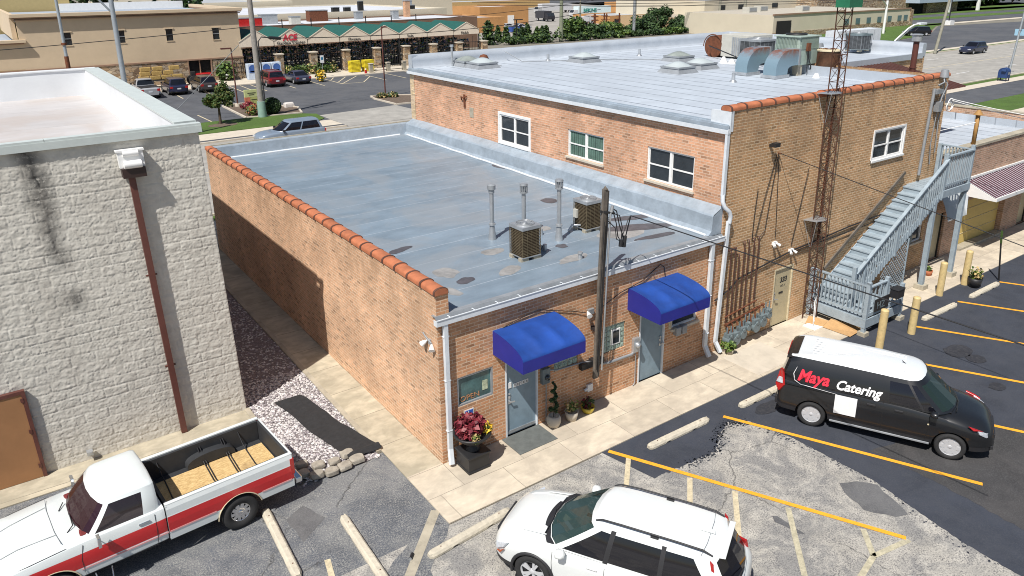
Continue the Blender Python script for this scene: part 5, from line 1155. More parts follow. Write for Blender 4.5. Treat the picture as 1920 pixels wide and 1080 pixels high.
# bed: outer sides with arches, inner liner, floor
m_liner = M('bed_liner', (.03, .032, .036), .65, var=.2, scale=4)
for s in (1, -1):
    mb = MB(); X = [-2.66]+[-2.66+.06*i for i in range(1, 43)]+[-.085]; ax, ar, az = -1.47, .45, .38
    zs_ = [.47, .66, .70, .86, 1.00, 1.02, 1.16, 1.24]; off = {.47: -.03, .66: -.015, .70: -.01, .86: 0, 1.0: -.005, 1.02: -.008, 1.16: -.012, 1.24: -.035}
    for a, b in zip(X, X[1:]):
        def zlow(x): return az+math.sqrt(max(0, ar**2-(x-ax)**2)) if abs(x-ax) < ar else 0
        for j in range(len(zs_)-1):
            lo, hi = zs_[j], zs_[j+1]; pa, pb = max(lo, zlow(a)), max(lo, zlow(b))
            if pa >= hi and pb >= hi: continue
            pa, pb = min(pa, hi), min(pb, hi); mb.cm = 1 if j in (2, 3) or (j == 1) else 0
            fa = lambda z: .985+lerp(off[lo], off[hi], (z-lo)/(hi-lo))
            mb.smooth().add([(a, s*fa(pa), pa), (b, s*fa(pb), pb), (b, s*fa(hi), hi), (a, s*fa(hi), hi)], [(0, 1, 2, 3)])
    mb.cm = 0; mb.smooth(False); mb.box(-2.66, -.085, min(s*.86, s*.95), max(s*.86, s*.95), 1.235, 1.262); mb.box(-.11, -.085, min(s*.86, s*.96), max(s*.86, s*.96), .5, 1.23)
    bs = mb.build('bed_side', [Wt, Rt], pick, world=False)
    mb = MB(); ys = sorted((s*.80, s*.86)); mb.box(-2.60, -.12, ys[0], ys[1], .74, 1.232); 
    mb.smooth(); mb.grid(lambda u, v: (-1.47+.52*math.cos(math.pi*u), s*lerp(.60, .80, v), .80+.24*math.sin(math.pi*u)**.6), 16, 2); mb.smooth(False); ys = sorted((s*.60, s*.605)); mb.extr([(-1.47+.52*math.cos(math.pi*u/12), s*.60, .80+.24*math.sin(math.pi*u/12)**.6) for u in range(13)], (0, s*.01, 0))
    mb.build('wheel_well', m_liner, bs, world=False)
locpart(pick, 'bed_floor', m_liner, lambda m: (m.box(-2.6, -.12, -.80, .80, .70, .76), m.box(-.16, -.10, -.86, .86, .76, 1.20), m.box(-.12, -.06, -.93, .93, .5, .6)))
tg = locpart(pick, 'tailgate', [Wt, m_liner], lambda m: (m.box(-2.70, -2.66, -.90, .90, .62, 1.235), m.mat(1).box(-2.66, -2.61, -.86, .86, .72, 1.22)), bev=.012)
locpart(pick, 'bumper', m_chrome, lambda m: m.box(-2.86, -2.70, -.92, .92, .46, .60), bev=.03)
locpart(pick, 'bumper', m_chrome, lambda m: m.box(2.68, 2.80, -.95, .95, .48, .64), bev=.03)
locpart(pick, 'grille', m_trim, lambda m: m.box(2.66, 2.70, -.6, .6, .68, .98))
for s in (1, -1):
    locpart(pick, 'tail_lamp', m_red, lambda m: m.box(-2.69, -2.60, min(s*.90, s*.985), max(s*.90, s*.985), .78, 1.16), bev=.01)
    locpart(pick, 'headlight', m_lamp, lambda m: m.box(2.64, 2.71, min(s*.62, s*.92), max(s*.62, s*.92), .72, .94), bev=.01)
    for xa_, xb_ in ((-.07, 1.45), (-.1, -1.0), (-1.95, -2.6)): locpart(pick, 'pinstripe', m_pinks, lambda m: m.bar((xa_, s*.973, .665), (xb_, s*.973, .665), .012, .03))
    mb = MB(); mb.smooth().tube([(-1.47+.46*math.cos(a), s*.978, .38+.46*math.sin(a)) for a in [R(v) for v in range(5, 176, 9)]], .012, 6); mb.tube([(1.91+.46*math.cos(a), s*.978, .38+.46*math.sin(a)) for a in [R(v) for v in range(5, 176, 9)]], .012, 6); mb.build('arch_trim', m_cream, pick, world=False)
    locpart(pick, 'door_seam', m_trim, lambda m: (m.tube([(.12, s*.965, 1.17), (.12, s*.982, .86), (.14, s*.975, .52)], .006, 4), m.tube([(1.36, s*.968, 1.15), (1.42, s*.985, .86), (1.40, s*.975, .52), (.14, s*.972, .50)], .006, 4), m.tube([(1.62, s*.93, 1.19), (2.2, s*.92, 1.14), (2.6, s*.88, 1.08)], .005, 4)))
    locpart(pick, 'door_handle', m_chrome, lambda m: m.bar((.22, s*.978, 1.09), (.42, s*.978, 1.09), .03, .035), bev=.008)
    mb = MB(); mb.obox((1.12, s*1.14, 1.22), (.03, s*.008, 0), (0, .09, 0), (0, 0, .10)); mb.bar((1.12, s*.96, 1.16), (1.12, s*1.10, 1.19), .02, .02); mb.build('mirror', m_chrome, pick, world=False, bev=.012)
    locpart(pick, 'step', m_chrome, lambda m: m.tube([(1.25, s*.90, .42), (1.22, s*1.08, .30), (1.0, s*1.08, .30), (.97, s*.90, .42)], .016, 6))
for x, s in ((1.91, 1), (1.91, -1), (-1.47, 1), (-1.47, -1)): wheel(pick, x, s*.84, s, r=.38, w=.25, spokes=10, style='steel', rr=.54, rimm=m_chrome)
locpart(pick, 'wiper', m_trim, lambda m: (m.tube([(1.52, .55, 1.24), (1.40, .45, 1.29), (1.38, .0, 1.26)], .010, 5), m.tube([(1.52, -.2, 1.27), (1.41, -.4, 1.29)], .010, 5)))
locpart(pick, 'hood_seam', m_grey, lambda m: (m.tube([(1.66, -.8, 1.235), (1.7, -.4, 1.265), (1.7, .4, 1.265), (1.66, .8, 1.235)], .006, 4), m.tube([(1.7, .5, 1.262), (2.3, .42, 1.215), (2.6, .4, 1.14)], .006, 4), m.tube([(1.7, -.5, 1.262), (2.3, -.42, 1.215), (2.6, -.4, 1.14)], .006, 4)))
locpart(pick, 'fuel_badge', m_red, lambda m: m.box(1.62, 1.95, .972, .978, .90, .97))
locpart(pick, 'bench_seat', m_int, lambda m: (m.obox((.22, 0, 1.12), (.07, 0, 0), (0, .72, 0), (-.05, 0, .28)), m.box(.25, .8, -.72, .72, .85, 1.0), m.box(1.1, 1.36, -.78, .78, 1.08, 1.235)), bev=.04)
locpart(pick, 'steering_wheel', m_trim, lambda m: m.tube([(1.0+.07*math.sin(a*.42), .38+.2*math.cos(a*.42), 1.22+.17*math.sin(a*.42)) for a in range(16)], .018, 6))
# plywood sheet and bungee cords lying in the bed: a thing of its own
k = NT('plywood_osb'); n1 = k.noise(11, 4, .8, map=(1, 2.4, 1)); n2 = k.noise(1.2, 4, .6)
r = k.ramp(n1, 0, [(.35, (.42, .27, .11)), (.6, (.66, .47, .22)), (.75, (.74, .58, .32))]); r2 = k.ramp(n2, 0, [(.55, 0.0), (.72, .55)])
k.set('Base Color', k.mix((r2, 0), (r, 0), (.20, .12, .06))); k.set('Roughness', .85); m_osb = k.m
ply = thing('plywood_sheet', 'sheet of plywood lying in the bed of the white and red pickup', 'plywood', (-6.0, 1.45, .765), math.atan2(-.075, -.997))
locpart(ply, 'board', m_osb, lambda m: m.box(-2.58, -.2, -.60, .60, 0, .018))
locpart(ply, 'bungee_cord', m_trim, lambda m: [m.tube([(x, .8, .40), (x+.05, .66, .12), (x+.1, .55, .03), (x+.14, .1, .03), (x+.1, -.5, .03), (x+.12, -.66, .14), (x+.15, -.8, .38)], .014, 5) for x in (-2.3, -1.95, -1.9, -1.45, -1.4, -.55)])

# ---- simpler cars for the distance
def farcar(name, label, kind, col, loc, rz, group=None):
    t = thing(name, label, 'car' if kind != 'pickup' else 'truck', loc, rz, group); P_ = paint('paint_'+kind, col, .3, .2, .6)
    S = {'suv': (2.35, .92, 1.0, 1.02, 1.66, 1.0, .25, -2.2, -1.95), 'sedan': (2.35, .90, .88, .90, 1.40, .95, .15, -1.75, -1.0), 'minivan': (2.5, .97, 1.0, 1.05, 1.72, 1.35, .5, -2.35, -2.2), 'pickup': (2.75, .97, 1.08, 1.15, 1.78, 1.35, .75, -.55, -.45)}[kind]
    L, w, zs, zt, zr_, wb, wt, rb_, rt = S
    st = [(-L, w*.78, .4, zs*.86, zt*.86), (-L+.06, w*.92, .3, zs*.95, zt*.95), (-L+.3, w*.98, .25, zs, zt), (0, w, .24, zs, zt), (wb, w, .24, zs-.03, zt), (L-.5, w*.96, .26, zs*.9, zt*.95), (L-.12, w*.84, .3, zs*.78, zt*.82), (L, w*.6, .36, zs*.6, zt*.65)]
    global arch_z; arch_z = .34
    body(t, st, suvprof, [P_, m_trim], (L-.92, -L+1.0), arch_r=.39, inner=.62, n=22, bands=[1, 1, 1]+[0]*11)
    c = [((wb+.25, 0, zt), (wt, 0, zr_-.04), 'windscreen'), ((wb+.05, .55*w, zt), (wt-.05, .5*w, zr_-.05), 'windscreen'), ((wb-.15, .84*w, zt-.02), (wt-.15, .68*w, zr_-.06), '-'), ((wb-.3, .9*w, zt-.02), (wt-.3, .70*w, zr_-.06), 'side_window'),
         ((lerp(wb, rb_, .45), .91*w, zt-.02), (lerp(wt, rt, .45), .71*w, zr_-.06), '-'), ((lerp(wb, rb_, .48), .91*w, zt-.02), (lerp(wt, rt, .48), .71*w, zr_-.06), 'side_window'), ((rb_+.25, .89*w, zt-.01), (rt+.2, .69*w, zr_-.06), '-'), ((rb_+.05, .8*w, zt), (rt+.04, .62*w, zr_-.06), 'rear_window'), ((rb_, 0, zt), (rt, 0, zr_-.04), '')]
    cabin(t, c, zr_, .04, [P_], {'windscreen': m_cgd, 'side_window': m_cgd, 'rear_window': m_cgd}, bulge=.03)
    for x in (L-.92, -L+1.0):
        for s in (1, -1): wheel(t, x, s*(w-.11), s, r=.34, lod=1)
    for s in (1, -1):
        a, b = sorted((s*w*.62, s*w*.93)); locpart(t, 'tail_lamp', m_red, lambda m: m.box(-L-.005, -L+.16, a, b, zs*.72, zs*.92)); locpart(t, 'headlight', m_lamp, lambda m: m.obox((L-.13, s*w*.68, zs*.70), (.12, -s*.05, 0), (.03, s*.14, 0), (0, 0, .06)))
        locpart(t, 'mirror', m_trim, lambda m: m.box(wb-.35, wb-.2, min(s*w, s*(w+.16)), max(s*w, s*(w+.16)), zt+.0, zt+.13))
    locpart(t, 'number_plate', m_plate, lambda m: m.box(-L-.012, -L+.05, -.18, .18, zs*.62, zs*.76))
    if kind == 'pickup':
        locpart(t, 'bed', m_trim, lambda m: m.box(-L+.12, rb_-.1, -w+.12, w-.12, zt-.01, zt+.006))
    return t
H_ = math.pi/2
farcar('pickup_truck', 'silver pickup with chrome bumper, leftmost in the store row by the straw bales', 'pickup', (.40, .41, .43), (6.9, 70.4, 0), H_, 'cars parked at the store')
farcar('suv', 'dark blue hatch-backed car between the silver pickup and a grey car', 'suv', (.025, .03, .07), (9.75, 71.0, 0), H_, 'cars parked at the store')
farcar('suv', 'dark grey car parked in front of the red tractor behind the round tree', 'suv', (.06, .05, .05), (12.7, 71.0, 0), H_, 'cars parked at the store')
farcar('minivan', 'dark red minivan parked beside the blue sedan', 'minivan', (.16, .012, .02), (19.6, 70.6, 0), H_, 'cars parked at the store')
farcar('sedan', 'dark blue grey sedan parked right of the red minivan', 'sedan', (.05, .055, .09), (22.7, 70.9, 0), H_, 'cars parked at the store')
farcar('suv', 'light blue grey car driving on the street behind the low silver roof', 'suv', (.24, .30, .38), (10.3, 38.6, 0), math.pi, None)
farcar('suv', 'dark blue car driving on the wide road at upper right', 'suv', (.03, .035, .07), (109.3, 38.4, 0), math.pi-.05, None)
farcar('suv', 'black car parked by the lawn of the cream building, upper right', 'suv', (.01, .01, .012), (136.3, 60.6, 0), 2.55, None)
# ------------------------------------------------------------------ objects round the buildings
def wp(parent, name, mat, fn, smooth=False, **k):
    mb = MB().smooth(smooth); fn(mb); return mb.build(name, mat, parent, **k)
# wheel stops
def wheelstop(p, q, label):
    p, q = Vector(p), Vector(q); c = (p+q)/2; L = (q-p).length; t = thing('wheel_stop', label, 'wheel stop', (c.x, c.y, 0), math.atan2(q.y-p.y, q.x-p.x), 'concrete wheel stops')
    mb = MB(); n = 30; h, w = .125, .10; rnd = random.Random(int(c.x*37)); secs = []
    for i in range(n+1):
        x = lerp(-L/2, L/2, i/n); e = min(1, (L/2-abs(x))/.09); e = .55+.45*e
        nt = .045 if min(abs(abs(x)-L*.22), 9) < .055 else .012
        jj = lambda: rnd.uniform(-.004, .004)
        s = [(-w*e, nt), (-w*e+jj(), .06), (-w*.72*e, h*.86+jj()), (-w*.45*e, h*e**.5+jj()), (w*.45*e, h*e**.5+jj()), (w*.72*e, h*.86+jj()), (w*e+jj(), .06), (w*e, nt)]
        secs.append([(x, y, z) for y, z in s])
    m = 8; o = 0
    for s in secs: mb.v += s
    for i in range(n):
        for j in range(m): mb.f.append((i*m+j, (i+1)*m+j, (i+1)*m+(j+1) % m, i*m+(j+1) % m)); mb.m.append(0); mb.sm.append(False)
    mb.add(secs[0], [tuple(range(m))]); mb.add(secs[-1], [tuple(range(m))[::-1]])
    mb.build('block', m_stop, t, world=False)
    g = MB().smooth()
    for s in (-1, 1): g.cyl((s*L*.36, 0, h-.01), (s*L*.36, 0, h+.006), .014, .014, 8)
    g.build('anchor_pin', m_rust, t, world=False)
m_stop = M('stop_concrete', (.55, .50, .40), .9, var=.12, scale=5, bump=.35, bscale=60, dirt=.4)
for a in [((4.32, -2.40), (6.42, -2.42), 'concrete wheel stop alone on dark sealed asphalt, left of the black van'), ((7.58, -2.50), (9.35, -2.52), 'concrete wheel stop at the tail of the black van'),
          ((-1.76, -2.45), (.30, -2.28), 'concrete wheel stop under the nose of the white crossover'), ((-3.93, .82), (-4.04, -1.45), 'concrete wheel stop beside the rear wheel of the pickup'),
          ((-2.66, -.36), (-2.74, -2.6), 'concrete wheel stop between the pickup and the kerb corner, pointing down the lot'), ((16.68, -2.62), (18.75, -2.66), 'concrete wheel stop nearest the staircase deck'),
          ((19.80, -2.66), (21.88, -2.66), 'concrete wheel stop next to the black plant urn, far right')]: wheelstop(*a)
# steel posts filled with concrete
for x, y, h, tx, lab in [(20.92, -1.93, 1.30, .01, 'cream post beside the black plant urn'), (19.20, -1.89, 1.24, .0, 'cream post in front of the tall stair post'), (15.46, -2.88, 1.24, .02, 'cream post beside the black mailbox of the deck'), (13.67, -2.84, 1.28, .03, 'cream post closest to the black van')]:
    t = thing('bollard', lab, 'bollard', (x, y, 0), 0, 'cream bollards along the walk')
    wp(t, 'post', m_bollard, lambda m: m.cyl((x, y, 0), (x+tx*h, y, h-.03), .115, .115, 18), True); wp(t, 'cap', m_bollard, lambda m: m.smooth().lathe([(.116, 0), (.11, .03), (.07, .05), (0, .058)], (x+tx*h, y, h-.035), 18))
# rubber mats
t = MB().box(1.66, 2.80, -.80, .0-.02, .032, .046).build('door_mat', M('mat_grey', (.115, .125, .12), .9, var=.2, scale=5, dirt=.2)); tag(t, 'grey door mat before the door marked ENTER', 'mat')
t = MB(); t.box(6.9, 8.3, -.42, -.05, .031, .036)
def mat_fn(u, v):
    a = Vector((-2.33, 4.98)).lerp(Vector((-1.75, 1.41)), v); b = Vector((-1.61, 4.97)).lerp(Vector((-.92, 1.36)), v); p = a.lerp(b, u)
    z = .085+.02*noise.noise(Vector((u*2, v*6, 2)))+.015*math.sin(v*21)*(.3+u); return (p.x+.03*math.sin(v*9), p.y, max(.078, z) if v < .93 else max(.078, z)+.06*math.sin((v-.93)/.07*math.pi)*1.3)
t = MB().smooth().grid(mat_fn, 14, 60); t = t.build('rubber_mat', M('mat_black', (.022, .022, .024), .95, var=.25, scale=9, bump=.5, bscale=60)); tag(t, 'long black mat unrolled on the pink gravel beside the alley', 'mat')
# edging rocks
m_rock = M('edging_stone', (.33, .30, .25), .9, var=.25, scale=5, bump=.6, bscale=14, dirt=.3)
def rock(x, y, r, seed, label, h=.7, m=None):
    mb = MB().smooth(); rnd = random.Random(seed); ox = rnd.uniform(0, 9); n = 9; k = 6; 
    def f(u, v):
        a = 2*math.pi*u; b = math.pi*(v-.5); d = Vector((math.cos(a)*math.cos(b), math.sin(a)*math.cos(b), math.sin(b)))
        s = 1+.30*noise.noise(d*1.6+Vector((ox, 0, 0))); q = Vector((max(-.82, min(.82, d.x*s*1.1)), max(-.8, min(.8, d.y*s)), max(-.6, min(.62, d.z*s))))
        return (x+q.x*r*1.25, y+q.y*r, .06+(q.z*r+r*.4)*h)
    mb.grid(f, 14, 8); o = mb.build('rock', m or m_rock, None, sharp=28); return tag(o, label, 'rock', None)
for i, (x, y, r, l) in enumerate([(-1.60, 1.28, .16, 'pale edging rock nearest the black mat'), (-1.93, 1.20, .15, 'flat edging rock, second from the black mat'), (-2.26, 1.19, .15, 'low edging rock in the middle of the row'), (-2.06, 1.52, .13, 'edging rock behind the row by the gravel'), (-2.58, 1.27, .15, 'edging rock close to the pickup bumper'),
                                  (-2.84, 1.50, .15, 'shaded edging rock behind the pickup tail lamp'), (-2.42, 1.60, .14, 'small edging rock on the gravel'), (-1.70, 1.62, .15, 'small edging rock against the side of the black mat'), (-2.72, 1.86, .13, 'smallest edging rock in shade of the pickup')]): rock(x, y, r, i, l)

# ---- plants
def leaves(mb, c, r, n, size, rnd, flat=.0, hole=.0, mats=1, shell=.55, zr=None):
    c = Vector(c); zr = zr or r
    for _ in range(n):
        d = Vector((rnd.gauss(0, 1), rnd.gauss(0, 1), rnd.gauss(0, 1))).normalized()*rnd.uniform(shell, 1)
        p = c+Vector((d.x*r, d.y*r, d.z*zr)); s = size*rnd.uniform(.6, 1.4)
        a = Vector((rnd.uniform(-1, 1), rnd.uniform(-1, 1), rnd.uniform(-.6, .6))).normalized(); b = a.cross((d+Vector((rnd.uniform(-.6, .6), rnd.uniform(-.6, .6), rnd.uniform(-.3, .9)))).normalized())
        if b.length < .05: continue
        b.normalize(); mb.cm = rnd.randrange(mats); w = b*s*.45
        mb.add([p-a*s*.6, p-w+a*s*.0, p+a*s*.7, p+w], [(0, 1, 2, 3)])
m_maroon = M('maroon_leaf', (.13, .012, .022), .55, var=.5, scale=8); m_maroon2 = M('maroon_leaf_light', (.24, .03, .04), .5, var=.4, scale=8); m_yel = M('yellow_petal', (.7, .45, .03), .6, var=.2); m_straw = M('dry_leaf', (.45, .33, .14), .8, var=.3)
def shrub(t, c, r, n, size, ms, seed, name='foliage', **k):
    mb = MB(); leaves(mb, c, r, n, size, random.Random(seed), mats=len(ms), **k); return mb.build(name, ms, t)
t = thing('urn_planter', 'black pedestal urn overflowing with dark red foliage at the building corner', 'planter', (.55, -.45, 0))
wp(t, 'plinth', m_black, lambda m: (m.box(.27, .83, -.73, -.17, .03, .42), m.box(.24, .86, -.76, -.14, .42, .47), m.box(.25, .85, -.75, -.15, .03, .09)), bev=.015)
wp(t, 'urn', m_black, lambda m: m.smooth().lathe([(0, .47), (.16, .47), (.17, .5), (.09, .56), (.09, .60), (.22, .68), (.36, .80), (.42, .88), (.45, .90), (.45, .93), (.40, .93), (.33, .86), (0, .84)], (.55, -.45, 0), 24))
shrub(t, (.50, -.42, 1.10), .38, 900, .10, [m_maroon, m_maroon, m_maroon2], 2, zr=.27, shell=.35)
shrub(t, (.86, -.60, .98), .15, 130, .06, [m_yel, m_leaf2, m_yel], 3, name='yellow_flower'); shrub(t, (.45, -.78, .95), .14, 90, .05, [m_straw, m_leaf2], 4, name='dry_stem')
t = thing('topiary', 'spiral topiary in a pale pot between the ENTER door and the meter', 'plant', (3.07, -.30, 0))
wp(t, 'pot', m_conc2, lambda m: m.smooth().lathe([(0, .03), (.13, .03), (.18, .15), (.185, .26), (.15, .34), (.13, .34), (.12, .30), (0, .3)], (3.07, -.30, 0), 18))
mb = MB(); rnd = random.Random(6)
for i in range(60):
    a = i*.36; z = .42+i*.0145; r = .09*(1-i/75)+.015; leaves(mb, (3.07+math.cos(a)*r*.9, -.30+math.sin(a)*r*.9, z), .075*(1-i/90), 22, .035, rnd, mats=2, shell=.4)
mb.build('foliage', [M('topiary_green', (.02, .06, .02), .7, var=.4), m_leaf], t); wp(t, 'stem', m_bark, lambda m: m.cyl((3.07, -.3, .3), (3.07, -.3, 1.3), .012, .008, 6))
def pot(x, y, r, h, mp, label, fol, seed, fr=.2, fn_=160, fs=.06, cat='plant pot', z0=.03):
    t = thing('potted_plant', label, cat, (x, y, 0)); wp(t, 'pot', mp, lambda m: m.smooth().lathe([(0, z0), (r*.68, z0), (r*.9, z0+h*.5), (r*1.02, z0+h), (r*.9, z0+h), (r*.85, z0+h*.85), (0, z0+h*.85)], (x, y, 0), 18))
    shrub(t, (x, y, z0+h+fr*.55), fr, fn_, fs, fol, seed, shell=.2); return t
pot(3.62, -.34, .18, .26, m_conc2, 'white pot with straggly pale plant beside the topiary', [m_straw, m_leaf2], 7, .22, 150, .06)
pot(3.80, -.22, .12, .14, m_conc2, 'small pale pot hidden between two larger pots', [m_straw, m_leaf], 8, .12, 60, .05)
pot(4.20, -.30, .19, .17, M('pot_yellow', (.55, .42, .05), .4), 'yellow bowl with dark red flowers at the foot of the wall', [m_maroon, m_leaf], 9, .17, 170, .06)
pot(9.72, -.42, .11, .16, m_concold, 'weedy pot at the foot of the white downspout by the gas meters', [m_leaf, m_leaf2], 10, .20, 170, .08)
pot(20.94, -2.26, .24, .34, m_black, 'black urn with green grassy plant at the kerb far right', [m_leaf2, m_leaf, m_straw], 11, .26, 240, .08)
pot(20.70, -.72, .15, .2, m_tile, 'red pot on the walk beneath the stair landing', [m_leaf, m_leaf2], 12, .13, 90, .06)
# weeds behind the gas meters
t = thing('climbing_weed', 'green weed climbing behind the pale gas meters', 'plant', (9.8, -.1, 0)); mb = MB(); rnd = random.Random(3)
for k in range(5): leaves(mb, (9.62+.05*k, -.17, .2+.06*k), .09, 26, .06, rnd, mats=2)
mb.build('foliage', [m_leaf, m_leaf2], t)

# ---- wooden utility pole fixed to the front wall
t = thing('utility_pole', 'weathered double timber pole bracketed to the shop front with hanging black cables', 'pole', (4.5, -.26, 0))
wp(t, 'timber', m_wood, lambda m: (m.bar((4.46, -.27, .92), (4.64, -.27, 6.0), .14, .075, (0, 1, 0)), m.bar((4.54, -.25, .92), (4.72, -.25, 5.93), .12, .055, (0, 1, 0)), m.add([(4.60, -.33, 5.99), (4.68, -.33, 5.98), (4.64, -.27, 6.09), (4.62, -.21, 5.99)], [(0, 1, 2), (1, 3, 2), (0, 2, 3)])), bev=.01)
wp(t, 'conduit', m_steel, lambda m: (m.smooth().tube([(4.60, -.36, 1.15), (4.74, -.37, 5.3), (4.76, -.38, 5.45)], .024, 8), m.cyl((4.76, -.38, 5.42), (4.78, -.40, 5.58), .05, .035, 10)))
wp(t, 'cable', m_black, lambda m: [m.smooth().tube(p, r, 6) for p, r in [([(4.5, -.32, 1.1), (4.52, -.37, 2.4), (4.66, -.38, 5.3)], .014), ([(4.44, -.34, 1.2), (4.48, -.36, 3), (4.56, -.36, 5.2)], .012),
    ([(4.78, -.38, 5.50), (4.95, -.36, 5.40), (5.08, -.34, 5.0), (5.2, -.34, 4.72), (5.3, -.33, 4.6), (5.42, -.3, 4.9), (5.5, -.3, 5.16)], .016), ([(4.78, -.40, 5.48), (4.9, -.42, 5.1), (4.98, -.40, 4.75), (5.1, -.38, 4.6), (5.24, -.36, 4.85), (5.4, -.32, 5.1), (5.5, -.3, 5.16)], .014),
    ([(4.76, -.4, 5.5), (4.86, -.4, 5.35), (5.02, -.4, 5.28), (5.14, -.38, 4.95), (5.12, -.38, 4.62)], .014), ([(4.62, -.37, 5.25), (4.85, -.44, 5.0), (4.9, -.44, 4.7), (5.05, -.4, 4.62)], .012)]])
wp(t, 'bracket', m_black, lambda m: (m.bar((4.50, -.26, 5.45), (4.86, -.38, 5.36), .05, .05), m.box(4.5, 4.62, -.2, -.002, 2.2, 2.28), m.box(4.46, 4.58, -.2, -.002, 1.3, 1.38)))
wp(t, 'splice', m_black, lambda m: (m.smooth().cyl((5.12, -.38, 4.62), (5.10, -.38, 4.45), .05, .05, 8), m.cyl((5.28, -.34, 4.68), (5.24, -.35, 4.40), .055, .055, 8)))
t = thing('overhead_cable', 'black cable running from the timber pole over the walk toward the lower right', 'cable', (5.5, -.3, 5.16))
wp(t, 'wire', m_black, lambda m: m.tube(sag((5.5, -.3, 5.16), (5.98, -9.61, 5.0), .0), .014, 5))
t = thing('overhead_cable', 'thin black cable from the hook on the buff wall past the staircase', 'cable', (11.74, -.12, 5.84))
wp(t, 'wire', m_black, lambda m: m.tube(sag((11.74, -.12, 5.84), (12.09, -7.44, 4.60), .0), .012, 5))
t = thing('wall_cable', 'black cable looping across the shop wall to the right awning', 'cable', (4.5, -.1, 2.7))
wp(t, 'wire', m_black, lambda m: (m.tube([(4.72, -.06, 2.72), (5.5, -.03, 2.98), (6.3, -.03, 3.12), (6.95, -.03, 3.44), (7.1, -.03, 3.32), (7.15, -.03, 3.05)], .012, 5), m.tube([(1.6, -.02, 3.0), (2.1, -.02, 3.12), (2.8, -.03, 3.22), (3.9, -.03, 2.88), (4.3, -.05, 2.74)], .010, 5), m.tube([(4.8, -.3, 5.3), (5.3, -.6, 4.4), (6.2, -.95, 3.2), (7.0, -1.15, 2.95), (7.6, -1.22, 2.8)], .010, 5) if False else None))
t = thing('service_drop', 'pair of white service cables leaving the coil at the right building corner', 'cable', (21.3, -.25, 6.4))
wp(t, 'wire', m_white, lambda m: (m.tube(sag((21.3, -.25, 6.55), (27.0, -5.2, 5.2), .12), .014, 6), m.tube(sag((21.35, -.2, 6.5), (27.1, -5.1, 5.0), .16), .012, 6)))
t = thing('plastic_sheeting', 'strip of clear plastic left on the left coping', 'plastic', (0, 0, 0)) if False else None

# ---- lattice antenna mast
t = thing('lattice_mast', 'tall rusty lattice mast strapped to the buff brick front', 'mast', (13.83, -.34, 0))
Lg = [(13.62, -.20), (14.04, -.20), (13.83, -.55)]; H_M = 14.0
def mast(m):
    for x, y in Lg: m.smooth().cyl((x, y, 0), (x, y, H_M), .018, .018, 7)
wp(t, 'leg', m_rustD, mast)
def brace(m):
    z = .2; k = 0
    while z < H_M-.4:
        for i in range(3):
            a, b = Lg[i], Lg[(i+1) % 3]; m.bar((*a, z), (*b, z), .014, .014); m.bar((*(a if k % 2 else b), z), (*(b if k % 2 else a), z+.4), .012, .012)
        z += .4; k += 1
wp(t, 'bracing', m_rustD, brace)
for z in (7.45, 3.45):
    wp(t, 'wall_bracket', m_steel, lambda m: (m.prism([(13.35, -.02), (14.1, -.02), (14.1, -.4), (13.85, -.5), (13.5, -.4)], z, z+.02), m.tube([(13.4, -.03, z), (13.6, -.18, z-.9)], .010, 5), m.tube([(13.5, -.4, z), (13.62, -.22, z-.9)], .010, 5)))
wp(t, 'sign_panel', M('sign_green', (.02, .16, .08), .5, var=.2), lambda m: (m.box(13.5, 14.16, -.64, -.60, 9.95, 10.5), m.box(13.5, 13.53, -.6, -.2, 9.95, 10.5)))
wp(t, 'coax_cable', m_rust, lambda m: m.smooth().tube([(14.1, -.22, 8.6), (14.12, -.1, 6), (14.1, -.12, 2.6)], .02, 6))
wp(t, 'cable_hook', m_rust, lambda m: m.tube([(13.7, -.56, 5.8), (13.5, -.6, 5.9)], .012, 5)) if False else None
t = thing('wire_stand', 'slim white wire stand on a flat base at the foot of the mast', 'stand', (13.5, -.75, 0))
wp(t, 'frame', m_white, lambda m: (m.tube([(13.25, -.85, .05), (13.28, -.8, .95), (13.62, -.62, .95), (13.62, -.65, .05)], .014, 6), m.box(13.15, 13.7, -1.0, -.55, .031, .055)))
t = thing('cardboard_sheets', 'flattened brown cardboard boxes on the walk under the stair deck', 'cardboard', (14.1, -1.2, 0)); m_card = M('cardboard', (.48, .29, .13), .9, var=.12, scale=4, dirt=.2)
wp(t, 'sheet', m_card, lambda m: (m.add([(13.35, -.5, .04), (13.75, -.35, .16), (13.95, -.95, .14), (13.5, -1.0, .04)], [(0, 1, 2, 3)]), m.add([(13.55, -1.0, .05), (13.98, -1.0, .22), (14.05, -1.9, .06), (13.62, -1.92, .045)], [(0, 1, 2, 3)]), m.add([(13.98, -1.0, .22), (14.4, -1.1, .05), (14.5, -1.9, .05), (14.05, -1.9, .06)], [(0, 1, 2, 3)])))

